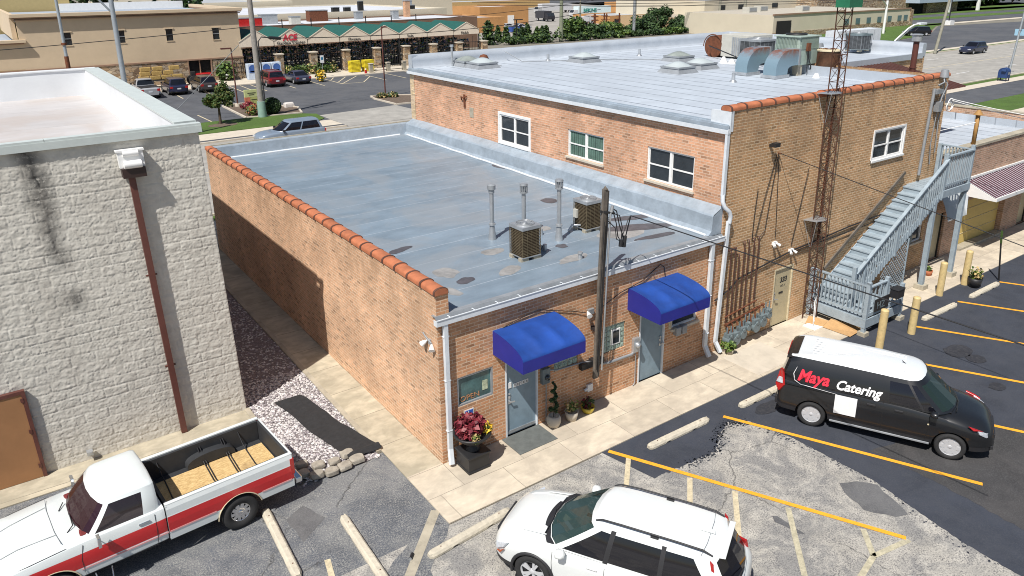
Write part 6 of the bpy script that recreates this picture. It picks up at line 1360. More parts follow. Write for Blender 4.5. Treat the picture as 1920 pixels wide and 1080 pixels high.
# ---- wooden outside staircase
t = thing('staircase', 'grey blue painted timber staircase with railings climbing to an upper landing', 'staircase', (14.1, -2.05, 0))
P = lambda nm, fn, mat=m_stair, **k: wp(t, nm, mat, fn, **k)
SX0, SX1, SZ0, SZ1, NR = 14.40, 19.50, .56, 3.62, 16
sx = lambda i: lerp(SX0, SX1, i/NR); sz = lambda i: lerp(SZ0, SZ1, i/NR)
lz = lambda x: lerp(SZ0, SZ1, (x-SX0)/(SX1-SX0))
P('deck', lambda m: ([m.box(14.12+.0, 16.18, -1.98+.14*k, -1.98+.14*k+.13, .52, .56) for k in range(14)], m.box(14.03, 14.07, -2.12, -.02, .27, .57), m.box(14.07, 16.2, -2.12, -2.08, .27, .57), m.box(16.2, 16.24, -2.12, -.02, .27, .57)))
for x, y, z1, z0 in ((14.1, -2.05, 1.80, .0), (14.1, -.10, 1.70, .0), (14.6, -1.25, 1.95, .5), (16.15, -2.05, 1.28, .0), (15.15, -2.05, 1.74, .3), (15.15, -1.25, 2.12, .5)):
    P('post', lambda m: (m.box(x-.06, x+.06, y-.06, y+.06, z0, z1)), bev=.008)
for q_ in (rect(13.98, 14.24, -2.18, -1.92), rect(16.02, 16.3, -2.2, -1.92)): P('footing', lambda m: m.prism(q_, 0, .13), m_concold)
def balust(name, a, b, zb, zt, n):
    a, b = Vector(a), Vector(b)
    def f(m):
        for k in range(n):
            p = a.lerp(b, (k+.5)/n); q0 = lerp(zb[0], zb[1], (k+.5)/n); q1 = lerp(zt[0], zt[1], (k+.5)/n); m.box(p.x-.018, p.x+.018, p.y-.018, p.y+.018, q0, q1)
    P(name, f)
def rail(a, b, w=.09, h=.045): P('handrail', lambda m: m.bar(a, b, w, h))
rail((14.1, -1.99, 1.66), (14.1, -.16, 1.66)); rail((14.1, -1.99, .70), (14.1, -.16, .70), .04, .08); balust('baluster', (14.1, -1.99, 0), (14.1, -.16, 0), (.66, .66), (1.64, 1.64), 14)
rail((14.16, -2.05, 1.62), (15.09, -2.05, 1.62)) ; rail((14.16, -2.05, .66), (16.09, -2.05, .66), .04, .12); balust('baluster', (14.16, -2.05, 0), (15.09, -2.05, 0), (.62, .62), (1.6, 1.6), 4)
rail((15.2, -2.05, 1.52), (16.1, -2.05, 1.15), .08, .04); rail((16.15, -2.0, 1.12), (16.15, -1.3, 1.12)); balust('baluster', (16.15, -1.99, 0), (16.15, -1.3, 0), (.57, .57), (1.1, 1.1), 5)
for i in range(NR):
    P('tread', lambda m: m.box(sx(i)-.03, sx(i+1)+.0, -1.18, -.06, sz(i+1)-.04, sz(i+1)))
def risers(m):
    for i in range(NR): m.box(sx(i)+.0, sx(i)+.018, -1.17, -.07, sz(i), sz(i+1)-.04)
P('riser', risers)
for y in (-1.215, -.035): P('stringer', lambda m: m.extr([(SX0-.1, y, SZ0-.16), (SX0-.1, y, SZ0+.12), (SX1, y, SZ1+.0), (SX1, y, SZ1-.34)], (0, -.035, 0)))
P('carriage', lambda m: m.extr([(SX0+.2, -.62, SZ0-.1), (SX1, -.62, SZ1-.1), (SX1, -.62, SZ1-.34), (SX0+.5, -.62, SZ0-.1)], (0, -.04, 0)))
rail((14.62, -1.29, 1.72), (19.55, -1.29, 4.76), .11, .05); rail((14.66, -1.275, 1.60), (19.5, -1.275, 4.62), .035, .09)
balust('baluster', (14.72, -1.272, 0), (19.48, -1.272, 0), (.60, 3.40), (1.66, 4.63), 34)
for x in (16.9, 18.3): P('rail_post', lambda m: m.box(x-.05, x+.05, -1.30, -1.2, lz(x)-.25, lz(x)+1.08))
P('landing', lambda m: ([m.box(19.52, 21.4, -1.24+.14*k, -1.24+.14*k+.13, 3.585, 3.62) for k in range(9)], m.box(19.5, 21.45, -1.32, -1.28, 3.38, 3.64), m.box(21.41, 21.45, -1.28, -.02, 3.38, 3.64), m.box(19.5, 19.54, -1.28, -.02, 3.34, 3.58)))
for x, y, z1 in ((19.55, -1.24, 4.95), (21.38, -1.24, 5.02), (21.38, -.1, 4.9)): P('post', lambda m: m.box(x-.06, x+.06, y-.06, y+.06, 3.3, z1), bev=.008)
for x in (19.22, 21.3): P('support_post', lambda m: m.box(x-.08, x+.08, -1.28, -1.12, .14, 3.40), bev=.008)
for q_ in (rect(19.05, 19.4, -1.38, -1.03), rect(21.13, 21.47, -1.38, -1.03)): P('footing', lambda m: m.prism(q_, .03, .20), m_concold)
rail((19.55, -1.27, 4.86), (21.4, -1.27, 4.86), .11, .05); rail((19.6, -1.26, 3.80), (21.35, -1.26, 3.80), .035, .08); balust('baluster', (19.62, -1.26, 0), (21.32, -1.26, 0), (3.78, 3.78), (4.83, 4.83), 13)
rail((21.38, -1.2, 4.86), (21.38, -.15, 4.86)); balust('baluster', (21.38, -1.18, 0), (21.38, -.15, 0), (3.7, 3.7), (4.83, 4.83), 9)
P('wall_rail', lambda m: m.bar((14.72, -.10, 1.50), (19.1, -.10, 4.14), .05, .11), m_wood)
def lattice(m):
    x0, x1, z0 = 16.24, 17.75, .55; y = -1.25; zt = lambda x: lz(x)-.30
    for k in range(-15, 18):
        for s in (1, -1):
            pts = []
            for q in range(0, 61):
                x = lerp(x0, x1, q/60); z = z0+k*.165+s*(x-x0)*1.05
                if z0 <= z <= zt(x): pts.append((x, z))
            if len(pts) > 3: m.bar((pts[0][0], y+.006*s, pts[0][1]), (pts[-1][0], y+.006*s, pts[-1][1]), .006, .035, (0, 1, 0)) if False else m.obox(((pts[0][0]+pts[-1][0])/2, y+.006*s, (pts[0][1]+pts[-1][1])/2), ((pts[-1][0]-pts[0][0])/2, 0, (pts[-1][1]-pts[0][1])/2), (0, .004, 0), (-.011*s*.72, 0, .011*.69))
    m.box(x0, x1, y-.02, y+.02, z0-.06, z0); m.bar((x1, y, z0), (x1, y, zt(x1)), .04, .04)
P('lattice_panel', lattice)
mbx = wp(t, 'mailbox', m_black, lambda m: (m.box(15.3, 15.72, -2.36, -2.10, 1.02, 1.30), m.prism([(15.28, -2.38), (15.74, -2.38), (15.74, -2.08), (15.28, -2.08)], 1.30, 1.33)), bev=.02)
sg = wp(t, 'address_board', m_black, lambda m: m.box(14.42, 15.22, -2.15, -2.125, .74, 1.16))
text('letter', 'HZ', .34, m_meter, frameM((14.52, -2.152, .82), (1, 0, 0), (0, 0, 1)), sg, .003, bold=.004)
t = thing('signpost', 'bare leaning steel post at the kerb beyond the black plant urn', 'post', (22.3, -2.5, 0))
wp(t, 'post', m_black, lambda m: m.bar((22.31, -2.51, 0), (22.02, -2.4, 1.98), .05, .03)); wp(t, 'reflector', m_leaf, lambda m: m.bar((22.06, -2.44, 1.5), (22.0, -2.42, 1.98), .07, .02))
# pale corrugated panel under the landing
t = thing('awning_panel', 'pale translucent panel hanging below the upper landing over the side door', 'awning', (22.6, 0, 2.4)); wp(t, 'panel', M('panel_pale', (.42, .45, .46), .5, var=.1), lambda m: (m.smooth().grid(lambda u, v: (lerp(21.5, 22.9, u), lerp(-.02, -.75, v), lerp(3.1, 2.75, v)-.75*(v**3)), 20, 8)))
wp(t, 'end_panel', m_gutter, lambda m: m.extr([(22.92, -.02, 3.1), (22.92, -.7, 2.75), (22.92, -.75, 2.0), (22.92, -.02, 2.1)], (.02, 0, 0)))

# ---- condensers and plant on the roofs
m_coil = M('coil_rusty', (.09, .055, .03), .8, var=.5, scale=5, dirt=.3); m_grillB = M('coil_black', (.022, .024, .026), .7, var=.3); m_pack = M('pack_green', (.34, .42, .37), .5, var=.1, scale=3, dirt=.2); m_beige = M('pack_beige', (.50, .49, .44), .55, var=.08, dirt=.1)
m_wire = M('guard_bronze', (.16, .13, .08), .6, .3, var=.4)
def condenser(label, x, y, z, s=.30, h=.78, coil=m_coil, top=m_steel, rnd_=False, group='condensers on the roofs', wire=m_wire, rot=0, base=True):
    t = thing('condenser', label, 'condenser', (x, y, z), rot, group); n = 4
    L = lambda nm, mat, fn, **k: locpart(t, nm, mat, fn, **k)
    if base:
        for a in (-.7, .7):
            for b in (-.7, .7): L('foot', m_concold, lambda m: m.box(a*s-.12, a*s+.12, b*s-.07, b*s+.07, .0, .09))
    if rnd_: L('coil', coil, lambda m: m.smooth().cyl((0, 0, .1), (0, 0, h), s*.96, s*.96, 28))
    else: L('coil', coil, lambda m: m.box(-s*.94, s*.94, -s*.94, s*.94, .1, h), bev=.05)
    def grid(m):
        k = int((h-.12)/.042)
        for i in range(k):
            z0 = .12+i*.042
            if rnd_: m.smooth().lathe([(s*.985, z0), (s, z0+.006), (s*.985, z0+.012)], (0, 0, 0), 28)
            else:
                for a in (-1, 1): m.box(-s*.97, s*.97, a*s-.005, a*s+.005, z0, z0+.009); m.box(a*s-.005, a*s+.005, -s*.97, s*.97, z0, z0+.009)
        if not rnd_:
            for i in range(5):
                u = lerp(-s*.97, s*.97, i/4)
                for a in (-1, 1): m.box(u-.003, u+.003, a*s-.006, a*s+.006, .11, h); m.box(a*s-.006, a*s+.006, u-.003, u+.003, .11, h)
    L('guard', wire if not rnd_ else m_rust, grid)
    L('base_pan', top if not rnd_ else m_rust, lambda m: m.box(-s*1.03, s*1.03, -s*1.03, s*1.03, .085, .12) if not rnd_ else m.cyl((0, 0, .08), (0, 0, .12), s*1.05, s*1.05, 28), bev=.01)
    def topf(m):
        if rnd_: m.smooth().lathe([(s*1.03, h-.02), (s*1.03, h+.03), (s*.8, h+.06), (s*.75, h+.03), (s*.2, h+.05), (0, h+.05)], (0, 0, 0), 28)
        else:
            m.box(-s*1.04, s*1.04, -s*1.04, s*1.04, h-.05, h+.035); m.smooth().lathe([(s*.86, h+.035), (s*.84, h+.075), (s*.8, h+.075), (s*.78, h+.04), (0, h+.04)], (0, 0, 0), 28)
    tp = L('top_panel', top if not rnd_ else m_cream, topf, sharp=30)
    L('fan_guard', m_steel if not rnd_ else m_rust, lambda m: ([m.tube([(s*q*math.cos(a*.3), s*q*math.sin(a*.3), h+.075) for a in range(22)], .006, 4, False) for q in (.3, .5, .7)], [m.bar((0, 0, h+.08), (s*.82*math.cos(a), s*.82*math.sin(a), h+.078), .01, .01) for a in (0, 1.05, 2.1, 3.14, 4.2, 5.24)]))
    L('fan_hub', m_steel, lambda m: m.smooth().cyl((0, 0, h+.05), (0, 0, h+.09), s*.2, s*.18, 12))
    return t
c1 = condenser('condenser with rusty coil nearest the gutter on the low silver roof', 3.77, 1.83, 3.81, .295, .90, rot=.0)
wp(c1, 'refrigerant_line', m_steel, lambda m: (m.smooth().tube([(4.05, 1.75, 4.05), (4.3, 1.9, 4.0), (4.5, 2.0, 3.9), (4.5, 2.1, 3.82)], .035, 7), m.cyl((4.48, 1.9, 3.82), (4.48, 1.9, 4.0), .05, .06, 8)))
c2 = condenser('condenser with rusty coil partly behind the timber pole on the low silver roof', 6.62, 2.62, 3.81, .295, .90)
wp(c2, 'refrigerant_line', m_steel, lambda m: (m.smooth().tube([(6.33, 2.6, 4.0), (6.1, 2.7, 4.02), (6.0, 2.75, 3.84)], .035, 7))); wp(c2, 'disconnect_box', m_beige, lambda m: m.box(6.26, 6.33, 2.7, 2.85, 4.2, 4.45))
condenser('black caged condenser between the beige unit and the green unit on the high roof', 22.7, 9.35, ZR+.05, .60, 1.05, coil=m_grillB, top=m_grey, wire=m_grey, group=None)
condenser('round brown condenser beside the lattice mast on the high roof', 21.45, 4.9, ZR+.03, .45, .95, rnd_=True, group=None)
condenser('small grey condenser on timbers near the far parapet of the high roof', 30.9, 9.3, ZR+.1, .48, .85, coil=m_grillB, top=m_meter, wire=m_grey, group=None)
t = thing('rooftop_unit', 'boxy pale green air unit on blocks on the high roof', 'air unit', (20.9, 6.0, ZR))
wp(t, 'cabinet', m_pack, lambda m: (m.box(20.2, 21.55, 5.42, 6.6, 7.35, 8.15), m.box(20.22, 21.53, 5.44, 6.58, 8.15, 8.45), m.box(20.15, 21.6, 5.38, 6.65, 8.45, 8.50)), bev=.015)
def lou(m):
    for i in range(15): y = 5.56+i*.068; m.box(20.185, 20.205, y, y+.035, 8.10-.0, 8.42) if False else m.box(20.18, 20.2, y, y+.035, 7.98, 8.40)
    for i in range(17): x = 20.32+i*.068; m.box(x, x+.035, 5.40, 5.42, 7.98, 8.40)
wp(t, 'louvre', M('louvre_green', (.20, .26, .23), .6), lou); wp(t, 'junction_box', m_rust, lambda m: m.box(20.62, 20.8, 5.30, 5.415, 7.9, 8.22)); wp(t, 'whip', m_black, lambda m: (m.tube([(20.7, 5.33, 7.9), (20.72, 5.3, 7.6), (20.9, 5.3, 7.3), (21.0, 5.35, 7.15)], .025, 6), m.tube([(20.66, 5.33, 7.9), (20.6, 5.28, 7.4), (20.7, 5.3, 7.0)], .02, 6)))
wp(t, 'fan_ring', m_black, lambda m: m.smooth().lathe([(.42, 8.50), (.44, 8.56), (.38, 8.56), (.36, 8.51), (0, 8.51)], (20.9, 6.1, 0), 22)); wp(t, 'support_block', m_concold, lambda m: [m.box(x, x+.3, y, y+.25, ZR, 7.35) for x in (20.25, 21.2) for y in (5.45, 6.3)])
for nm, y0, y1, xo in (('left blue', 5.35, 5.95, 0), ('right blue', 6.75, 7.35, .0)):
    t = thing('duct_elbow', 'rust streaked blue metal duct elbow %s the green air unit' % ('in front of' if y0 < 6 else 'just behind'), 'duct', (19.5, y0, ZR), 0, None)
    def duct(m):
        n = 12; a = [(20.18-.62-.0-.62*math.sin(math.pi/2*i/n)+.62*0, 7.6+.75*math.cos(math.pi/2*i/n)) for i in range(n+1)]
        a = [(20.16, 8.0), (19.75, 8.02)]+[(19.55-.85*math.sin(math.pi/2*i/n), 7.25+.77*math.cos(math.pi/2*i/n)) for i in range(1, n+1)]+[(18.7, ZR+.02)]
        b = [(20.16, 7.40), (19.75, 7.38)]+[(19.65-.2*math.sin(math.pi/2*i/n), 7.18+.18*math.cos(math.pi/2*i/n)) for i in range(1, n+1)]+[(19.45, ZR+.02)]
        for (p, q), (r, s_) in zip(zip(a, a[1:]), zip(b, b[1:])):
            m.smooth().add([(p[0], y0, p[1]), (q[0], y0, q[1]), (q[0], y1, q[1]), (p[0], y1, p[1])], [(0, 1, 2, 3)])
            m.smooth(False)
            for y in (y0, y1): m.add([(p[0], y, p[1]), (q[0], y, q[1]), (s_[0], y, s_[1]), (r[0], y, r[1])], [(0, 1, 2, 3)])
            m.add([(r[0], y0, r[1]), (s_[0], y0, s_[1]), (s_[0], y1, s_[1]), (r[0], y1, r[1])], [(0, 1, 2, 3)])
    k = NT('duct_metal'); n1 = k.noise(2.2, 5, .7); sxz = k.n('ShaderNodeSeparateXYZ'); tc = k.n('ShaderNodeTexCoord'); k.l(tc, 'Object', sxz, 0)
    mr = k.n('ShaderNodeMapRange'); mr.inputs[1].default_value = .72; mr.inputs[2].default_value = 1.1; k.l(sxz, 2, mr, 0); mm = k.n('ShaderNodeMath', operation='MULTIPLY'); r = k.ramp(n1, 0, [(.40, 0.0), (.55, 1.0)]); k.l(r, 0, mm, 0); k.l(mr, 0, mm, 1)
    k.set('Base Color', k.mix((mm, 0), (.25, .36, .43), (.30, .09, .03))); k.set('Roughness', .4); k.set('Metallic', .4)
    wp(t, 'shell', k.m, duct)
    wp(t, 'flange', m_steel, lambda m: m.box(18.62, 19.52, y0-.05, y1+.05, ZR+.01, ZR+.13)); wp(t, 'flange', m_steel, lambda m: m.box(20.10, 20.19, y0-.03, y1+.03, 7.38, 8.03))
t = thing('rooftop_unit', 'beige air unit with louvred side behind the black caged condenser', 'air unit', (24.3, 11.4, ZR))
wp(t, 'cabinet', m_beige, lambda m: m.box(23.7, 25.2, 10.4, 12.3, 7.02, 8.1), bev=.015)
wp(t, 'louvre', m_steel, lambda m: ([m.box(23.67, 23.7, y, y+.07, 7.12, 7.98) for y in [10.55+.11*i for i in range(10)]], [m.box(x, x+.06, 10.37, 10.4, 7.12, 7.98) for x in [23.8+.11*i for i in range(12)]]))
t = thing('blower_housing', 'rusty half round blower housing left of the beige air unit', 'blower', (24.2, 12.9, ZR)); wp(t, 'shell', m_rust, lambda m: m.smooth().cyl((23.75, 12.85, 7.45), (24.6, 12.85, 7.45), .55, .55, 24)); wp(t, 'band', m_rust, lambda m: m.tube([(23.72, 12.85+.6*math.cos(a*.26), 7.45+.6*math.sin(a*.26)) for a in range(13)], .025, 6))
t = thing('gas_piping', 'black gas pipe zigzagging over the high roof by the units', 'pipe', (22.5, 10, ZR)); wp(t, 'pipe', m_black, lambda m: (m.smooth().tube([(23.5, 12.9, 7.5), (22.5, 11, 7.35), (21.4, 9, 7.2), (21.2, 8.6, 7.0)], .03, 6), m.tube([(21.9, 8.4, 7.3), (21.0, 8.1, 7.3), (20.9, 8.0, 7.02)], .03, 6)))
wp(t, 'pitch_pocket', m_white, lambda m: (m.smooth().cyl((21.9, 10.6, ZR), (21.9, 10.6, ZR+.3), .2, .06, 10), m.cyl((20.3, 4.6, ZR), (20.3, 4.6, ZR+.18), .15, .07, 8), m.cyl((22.0, 10.2, ZR), (22.0, 10.2, ZR+.22), .2, .07, 8)))
t = thing('exhaust_vent', 'short brown exhaust stack behind the round brown condenser', 'vent', (23.6, 6.3, ZR)); wp(t, 'stack', m_rust, lambda m: m.smooth().cyl((23.5, 6.8, ZR), (23.5, 6.8, ZR+.85), .2, .2, 14)); wp(t, 'cap', m_grey, lambda m: m.smooth().cyl((23.5, 6.8, ZR+.9), (23.5, 6.8, ZR+1.05), .28, .24, 14))
t = thing('soda_can', 'crushed dark can on the asphalt near the concrete joint strip', 'can', (-2.2, -2.3, 0)); wp(t, 'body', m_black, lambda m: m.smooth().cyl((-2.08, -2.28, .035), (-1.98, -2.18, .035), .033, .033, 10)); wp(t, 'rim', m_steel, lambda m: m.smooth().cyl((-2.09, -2.29, .035), (-2.08, -2.28, .035), .03, .03, 10))
# ------------------------------------------------------------------ the store across the street
m_stucco = M('stucco', (.58, .46, .32), .9, var=.06, scale=.6, bump=.1, bscale=12)
m_stuccoD = M('stucco_trim', (.30, .19, .13), .85, var=.08)
def stonemat():
    k = NT('field_stone'); tc = k.n('ShaderNodeTexCoord'); mp = k.n('ShaderNodeMapping'); mp.inputs['Scale'].default_value = (1.8, 4.2, 1); k.l(tc, 'UV', mp, 0)
    v = k.n('ShaderNodeTexVoronoi'); v.inputs['Scale'].default_value = 1; k.l(mp, 0, v, 'Vector'); e = k.n('ShaderNodeTexVoronoi', feature='DISTANCE_TO_EDGE'); e.inputs['Scale'].default_value = 1; k.l(mp, 0, e, 'Vector')
    sp = k.n('ShaderNodeSeparateColor'); k.l(v, 1, sp, 0); r = k.ramp(sp, 0, [(0, (.17, .11, .07)), (.35, (.42, .29, .17)), (.65, (.33, .27, .21)), (1, (.60, .48, .33))]); r2 = k.ramp(e, 0, [(0, .35), (.06, 1)])
    k.set('Base Color', k.mix(1.0, (r, 0), (r2, 0), 'MULTIPLY')); k.set('Roughness', .9); k.bump((r2, 0), .8, .03); return k.m
m_stone = stonemat()
def bx(parent, name, mat, *boxes, **k):
    mb = MB(); [mb.box(*b) for b in boxes]; return mb.build(name, mat, parent, **k)
st_ = thing('store_building', 'long tan stucco store with small dark windows and a stone base', 'building', (0, 78, 0))
mb = MB(); wallh(mb, 'y', 78, -2.5, 19.1, 2.55, 8.0, [(1.35, 2.05, 4.83, 6.12), (6.35, 7.05, 4.8, 6.1), (11.15, 11.86, 4.77, 6.03), (16.06, 16.8, 4.65, 5.93)]); wallh(mb, 'y', 78, -40, -2.5, 2.7, 5.3)
mb.quad((19.1, 78, 2.55), (19.1, 100, 2.55), (19.1, 100, 8), (19.1, 78, 8)); mb.quad((-2.5, 78, 5.3), (-2.5, 79.5, 5.3), (-2.5, 79.5, 8), (-2.5, 78, 8)); mb.build('wall', m_stucco, st_)
bx(st_, 'cornice', m_stuccoD, (-2.8, 19.4, 77.65, 78.2, 7.62, 7.74), (-2.7, 19.3, 77.75, 78.2, 7.45, 7.54), (-40, -2.2, 77.65, 78.2, 5.2, 5.34), (19.0, 19.4, 78.2, 100, 7.62, 7.74)); bx(st_, 'coping', m_stucco, (-3.0, 19.5, 77.5, 78.6, 7.74, 8.05), (-40, -2.0, 77.5, 78.4, 5.34, 5.6), (19.0, 19.5, 78.6, 100, 7.74, 8.05), (-3, -2.6, 78.6, 100, 5.6, 8.05))
bx(st_, 'band', m_stuccoD, (-40, 19.15, 77.9, 78.0, 2.5, 2.66))
mb = MB(); wallh(mb, 'y', 77.96, -40, 13.0, 0, 2.5); wallh(mb, 'y', 77.96, 15.5, 19.15, 0, 2.5); mb.quad((19.15, 77.96, 0), (19.15, 80, 0), (19.15, 80, 2.5), (19.15, 77.96, 2.5)); mb.build('stone_base', m_stone, st_)
bx(st_, 'doorway', m_dark, (13.0, 15.5, 78.3, 78.4, 0, 2.5)); bx(st_, 'door_frame', m_stuccoD, (12.95, 13.05, 77.9, 78.3, 0, 2.5), (15.45, 15.55, 77.9, 78.3, 0, 2.5), (14.22, 14.28, 78.0, 78.3, 0, 2.5))
m_blueroof = M('roof_blue_grey', (.33, .38, .45), .6, var=.1, scale=.2)
bx(st_, 'roof', m_blueroof, (-2.6, 19.0, 78.6, 104, 7.3, 7.5), (-40, -2.6, 78.4, 100, 5.0, 5.1)); bx(st_, 'parapet', m_white, (4, 19.2, 104, 104.3, 7.3, 8.4))
for x0, x1, z0, z1 in ((1.35, 2.05, 4.83, 6.12), (6.35, 7.05, 4.8, 6.1), (11.15, 11.86, 4.77, 6.03), (16.06, 16.8, 4.65, 5.93)): 
    w = bx(st_, 'window', m_glass, (x0, x1, 78.1, 78.12, z0, z1)); bx(w, 'frame', m_stucco, (x0-.12, x1+.12, 77.93, 78.0, z1, z1+.12), (x0-.05, x1+.05, 77.95, 78.0, z0-.08, z0)); bx(w, 'mullion', m_grey, (x0, x1, 78.05, 78.1, (z0+z1)/2-.03, (z0+z1)/2+.03))
for x in (16.1, 17.0, 18.0, 18.7): bx(st_, 'trellis', m_black, (x, x+.05, 77.8, 77.85, .2, 2.3), (x-.3, x+.3, 77.8, 77.85, 1.2, 1.25), (x-.3, x+.3, 77.8, 77.85, 1.8, 1.85))
tw = thing('tall_wall_building', 'tall plain ochre building behind the tan store, upper left', 'building', (-20, 104, 0)); bx(tw, 'wall', M('ochre_wall', (.46, .36, .17), .9, var=.05), (-60, 5.3, 104.4, 116, 0, 14)); bx(tw, 'downpipe', m_copper, (-3.2, -2.9, 104.2, 104.4, 7.4, 14))
# straw bales, tractor, climbing bush
m_bale = M('straw', (.38, .26, .09), .95, var=.25, scale=7, bump=.5, bscale=20, dirt=.3)
bales = [(7.9+i*1.12, 75.9, .95) for i in range(4)]+[(8.1+i*1.15, 76.1, 1.4) for i in range(3)]+[(8.2, 76.2, 1.85), (9.4, 76.2, 1.85), (11.1, 76.2, 1.85)]
rk = thing('display_rack', 'low dark rack carrying straw bales against the stone base', 'rack', (9.6, 76.1, 0)); bx(rk, 'shelf', m_black, (7.2, 11.9, 75.4, 76.9, .85, .93), (7.2, 7.3, 75.4, 76.9, .1, .85), (11.8, 11.9, 75.4, 76.9, .1, .85))
for i, (x, y, z) in enumerate(bales): tag(bx(None, 'straw_bale', m_bale, (x-.52, x+.50, y-.25, y+.25, z, z+.42), bev=.04), 'straw bale on the rack by the store, %s row, %s from the left' % (('bottom', 'middle', 'top')[0 if i < 4 else 1 if i < 7 else 2], ORD[i if i < 4 else i-4 if i < 7 else i-7]), 'straw bale', 'straw bales at the store')
t = thing('tractor', 'small red garden tractor standing in the store doorway', 'tractor', (13.9, 76.3, 0))
bx(t, 'hood', m_red, (13.2, 14.9, 75.8, 76.7, .65, 1.25), bev=.08); bx(t, 'seat', m_black, (12.7, 13.2, 76.0, 76.5, .9, 1.5), bev=.05); mb = MB().smooth(); [mb.cyl((x, y, .45*q), (x, y+.25, .45*q), .45*q, .45*q, 14) for x, y, q in ((12.9, 75.55, 1.2), (12.9, 76.7, 1.2), (14.6, 75.6, .8), (14.6, 76.7, .8))]; mb.build('wheel', m_tyre, t)
t = thing('climbing_bush', 'green climbing bush on the stone wall right of the store door', 'bush', (16.8, 77.3, 0)); shrub(t, (16.8, 77.3, 1.15), 1.1, 700, .3, [m_leaf, m_leaf, m_leaf2], 21, shell=.3, zr=1.2); shrub(t, (16.8, 76.5, .9), .8, 20, .15, [m_white], 22, name='white_flower')
# ---- garden centre: gabled canopies, stone pillars, black fence
gc = thing('garden_centre', 'garden centre canopy with eight beige gables and green roofs', 'canopy', (18.9, 78, 0)); m_green = M('canopy_green', (.010, .085, .07), .7, var=.15); m_beigeC = M('canopy_beige', (.74, .64, .52), .85, var=.05); GW = 4.13
for i in range(8):
    a = 18.75+i*GW; b = a+GW; c = (a+b)/2; zb, zv, za = 3.62, 4.2, 5.42-.03*i
    g = MB(); g.add([(a+.04, 77.9, zb), (b-.04, 77.9, zb), (b-.04, 77.9, zv), (c, 77.9, za), (a+.04, 77.9, zv)], [(0, 1, 2, 3, 4)]); g.bar((a, 77.88, zv), (c, 77.88, za+.03), .06, .08); g.bar((c, 77.88, za+.03), (b, 77.88, zv), .06, .08); g = g.build('gable', m_beigeC, gc)
    g2 = MB(); g2.quad((a, 77.85, zv+.03), (c, 77.85, za+.05), (c, 86.5, za+.05), (a, 86.5, zv+.03)); g2.quad((c, 77.85, za+.05), (b, 77.85, zv+.03), (b, 86.5, zv+.03), (c, 86.5, za+.05)); g2.build('canopy_roof', m_green, gc)
    if i == 1:
        text('lettering', 'ACE', .98, M('letter_ace', (.62, .03, .06), .6), frameM((c-.95, 77.86, 4.12), (1, 0, 0), (0, 0, 1)), g, .01, bold=.035, sx=.92, shear=.1); text('lettering', 'Garden Center', .56, m_black, frameM((c-1.75, 77.86, 3.66), (1, 0, 0), (0, 0, 1)), g, .01)
    if i in (3, 5, 7): text('lettering', {3: 'Flowers', 5: 'Soils', 7: 'Mulch'}[i], .52, m_black, frameM((c-.95, 77.86, 3.68), (1, 0, 0), (0, 0, 1)), g, .01)
    for q_ in ((b-.06, b+.06, 78, 78.12, 0, zv), (b-.06, b+.06, 86.4, 86.5, 0, zv), (a+1.9, a+2.0, 92, 92.12, 0, 5.9)): bx(gc, 'post', m_black, q_)
bx(gc, 'rear_rail', m_black, (19, 52, 92.0, 92.1, 4.2, 4.35), (19, 52, 92.0, 92.1, 2.2, 2.3)); bx(gc, 'floor', m_conc, (19.2, 52, 78.2, 94, .06, .105))
fn = thing('iron_fence', 'black iron fence between stone pillars in front of the garden centre', 'fence', (20, 77.8, 0))
for i in range(8):
    a = 19.4+i*4.15; mb = MB()
    for k in range(16): x = a+k*4.15/16; mb.box(x-.015, x+.015, 77.7, 77.73, .15, 2.6 if k % 4 else 3.4)
    for z in (.3, 1.5, 2.55): mb.box(a, a+4.1, 77.69, 77.74, z, z+.05)
    mb.build('fence_panel', m_black, fn)
for i, x in enumerate((23.2, 27.4, 31.7, 35.9, 40.1, 44.2, 48.2, 52.3)): 
    t = thing('stone_pillar', 'stone pillar of the garden centre fence, %s from the left' % ORD[i], 'pillar', (x, 77.6, 0), 0, 'stone pillars of the garden centre'); bx(t, 'shaft', m_stone, (x-.42, x+.42, 77.25, 78.05, 0, 2.55)); bx(t, 'cap', m_conc2, (x-.5, x+.5, 77.15, 78.15, 2.55, 2.68))
rnd = random.Random(31)
GL = [m_leaf, M('leaf_dark', (.02, .045, .015), .8, var=.5), m_leaf2, M('bloom_purple', (.12, .08, .2), .8), M('bloom_pale', (.7, .7, .68), .8), M('pot_blue', (.10, .22, .42), .6)]
for r_ in range(3):
    for i in range(14):
        x = 20.2+i*2.28+rnd.uniform(-.2, .2); y = 79.5+r_*3.0; t = thing('plant_stand', 'dark plant shelf in the %s row, %s from the left, inside the garden centre' % (('front', 'middle', 'rear')[r_], ORD[i]), 'plant stand', (x, y, 0), 0, 'plant stands in the garden centre')
        bx(t, 'shelf', m_black, *[(x-.95, x+.95, y-.35, y+.35, z, z+.05) for z in (.5, 1.1, 1.8, 2.5)], *[(x+s-.03, x+s+.03, y-.3, y-.25, .1, 2.5) for s in (-.9, 0, .9)])
        mb = MB()
        for z in (.6, 1.2, 1.9, 2.6): 
            for k in range(5): leaves(mb, (x-.75+k*.37, y-.15, z+.15), .22, 14, .22, rnd, mats=6, shell=.3)
        mb.build('foliage', GL, t)
for i in range(7):
    x = 23.9+i*.95+rnd.uniform(-.2, .2); t = thing('display_shrub', 'shrub for sale before the garden centre fence, %s from the left' % ORD[i], 'shrub', (x, 76.6, 0), 0, 'shrubs displayed before the fence'); shrub(t, (x, 76.6, .75), .55, 160, .22, [m_leaf, m_leaf2, m_straw if i % 3 == 0 else m_leaf], 50+i, shell=.3, zr=.75)
m_ice = M('ice_chest_blue', (.05, .12, .36), .5, var=.2)
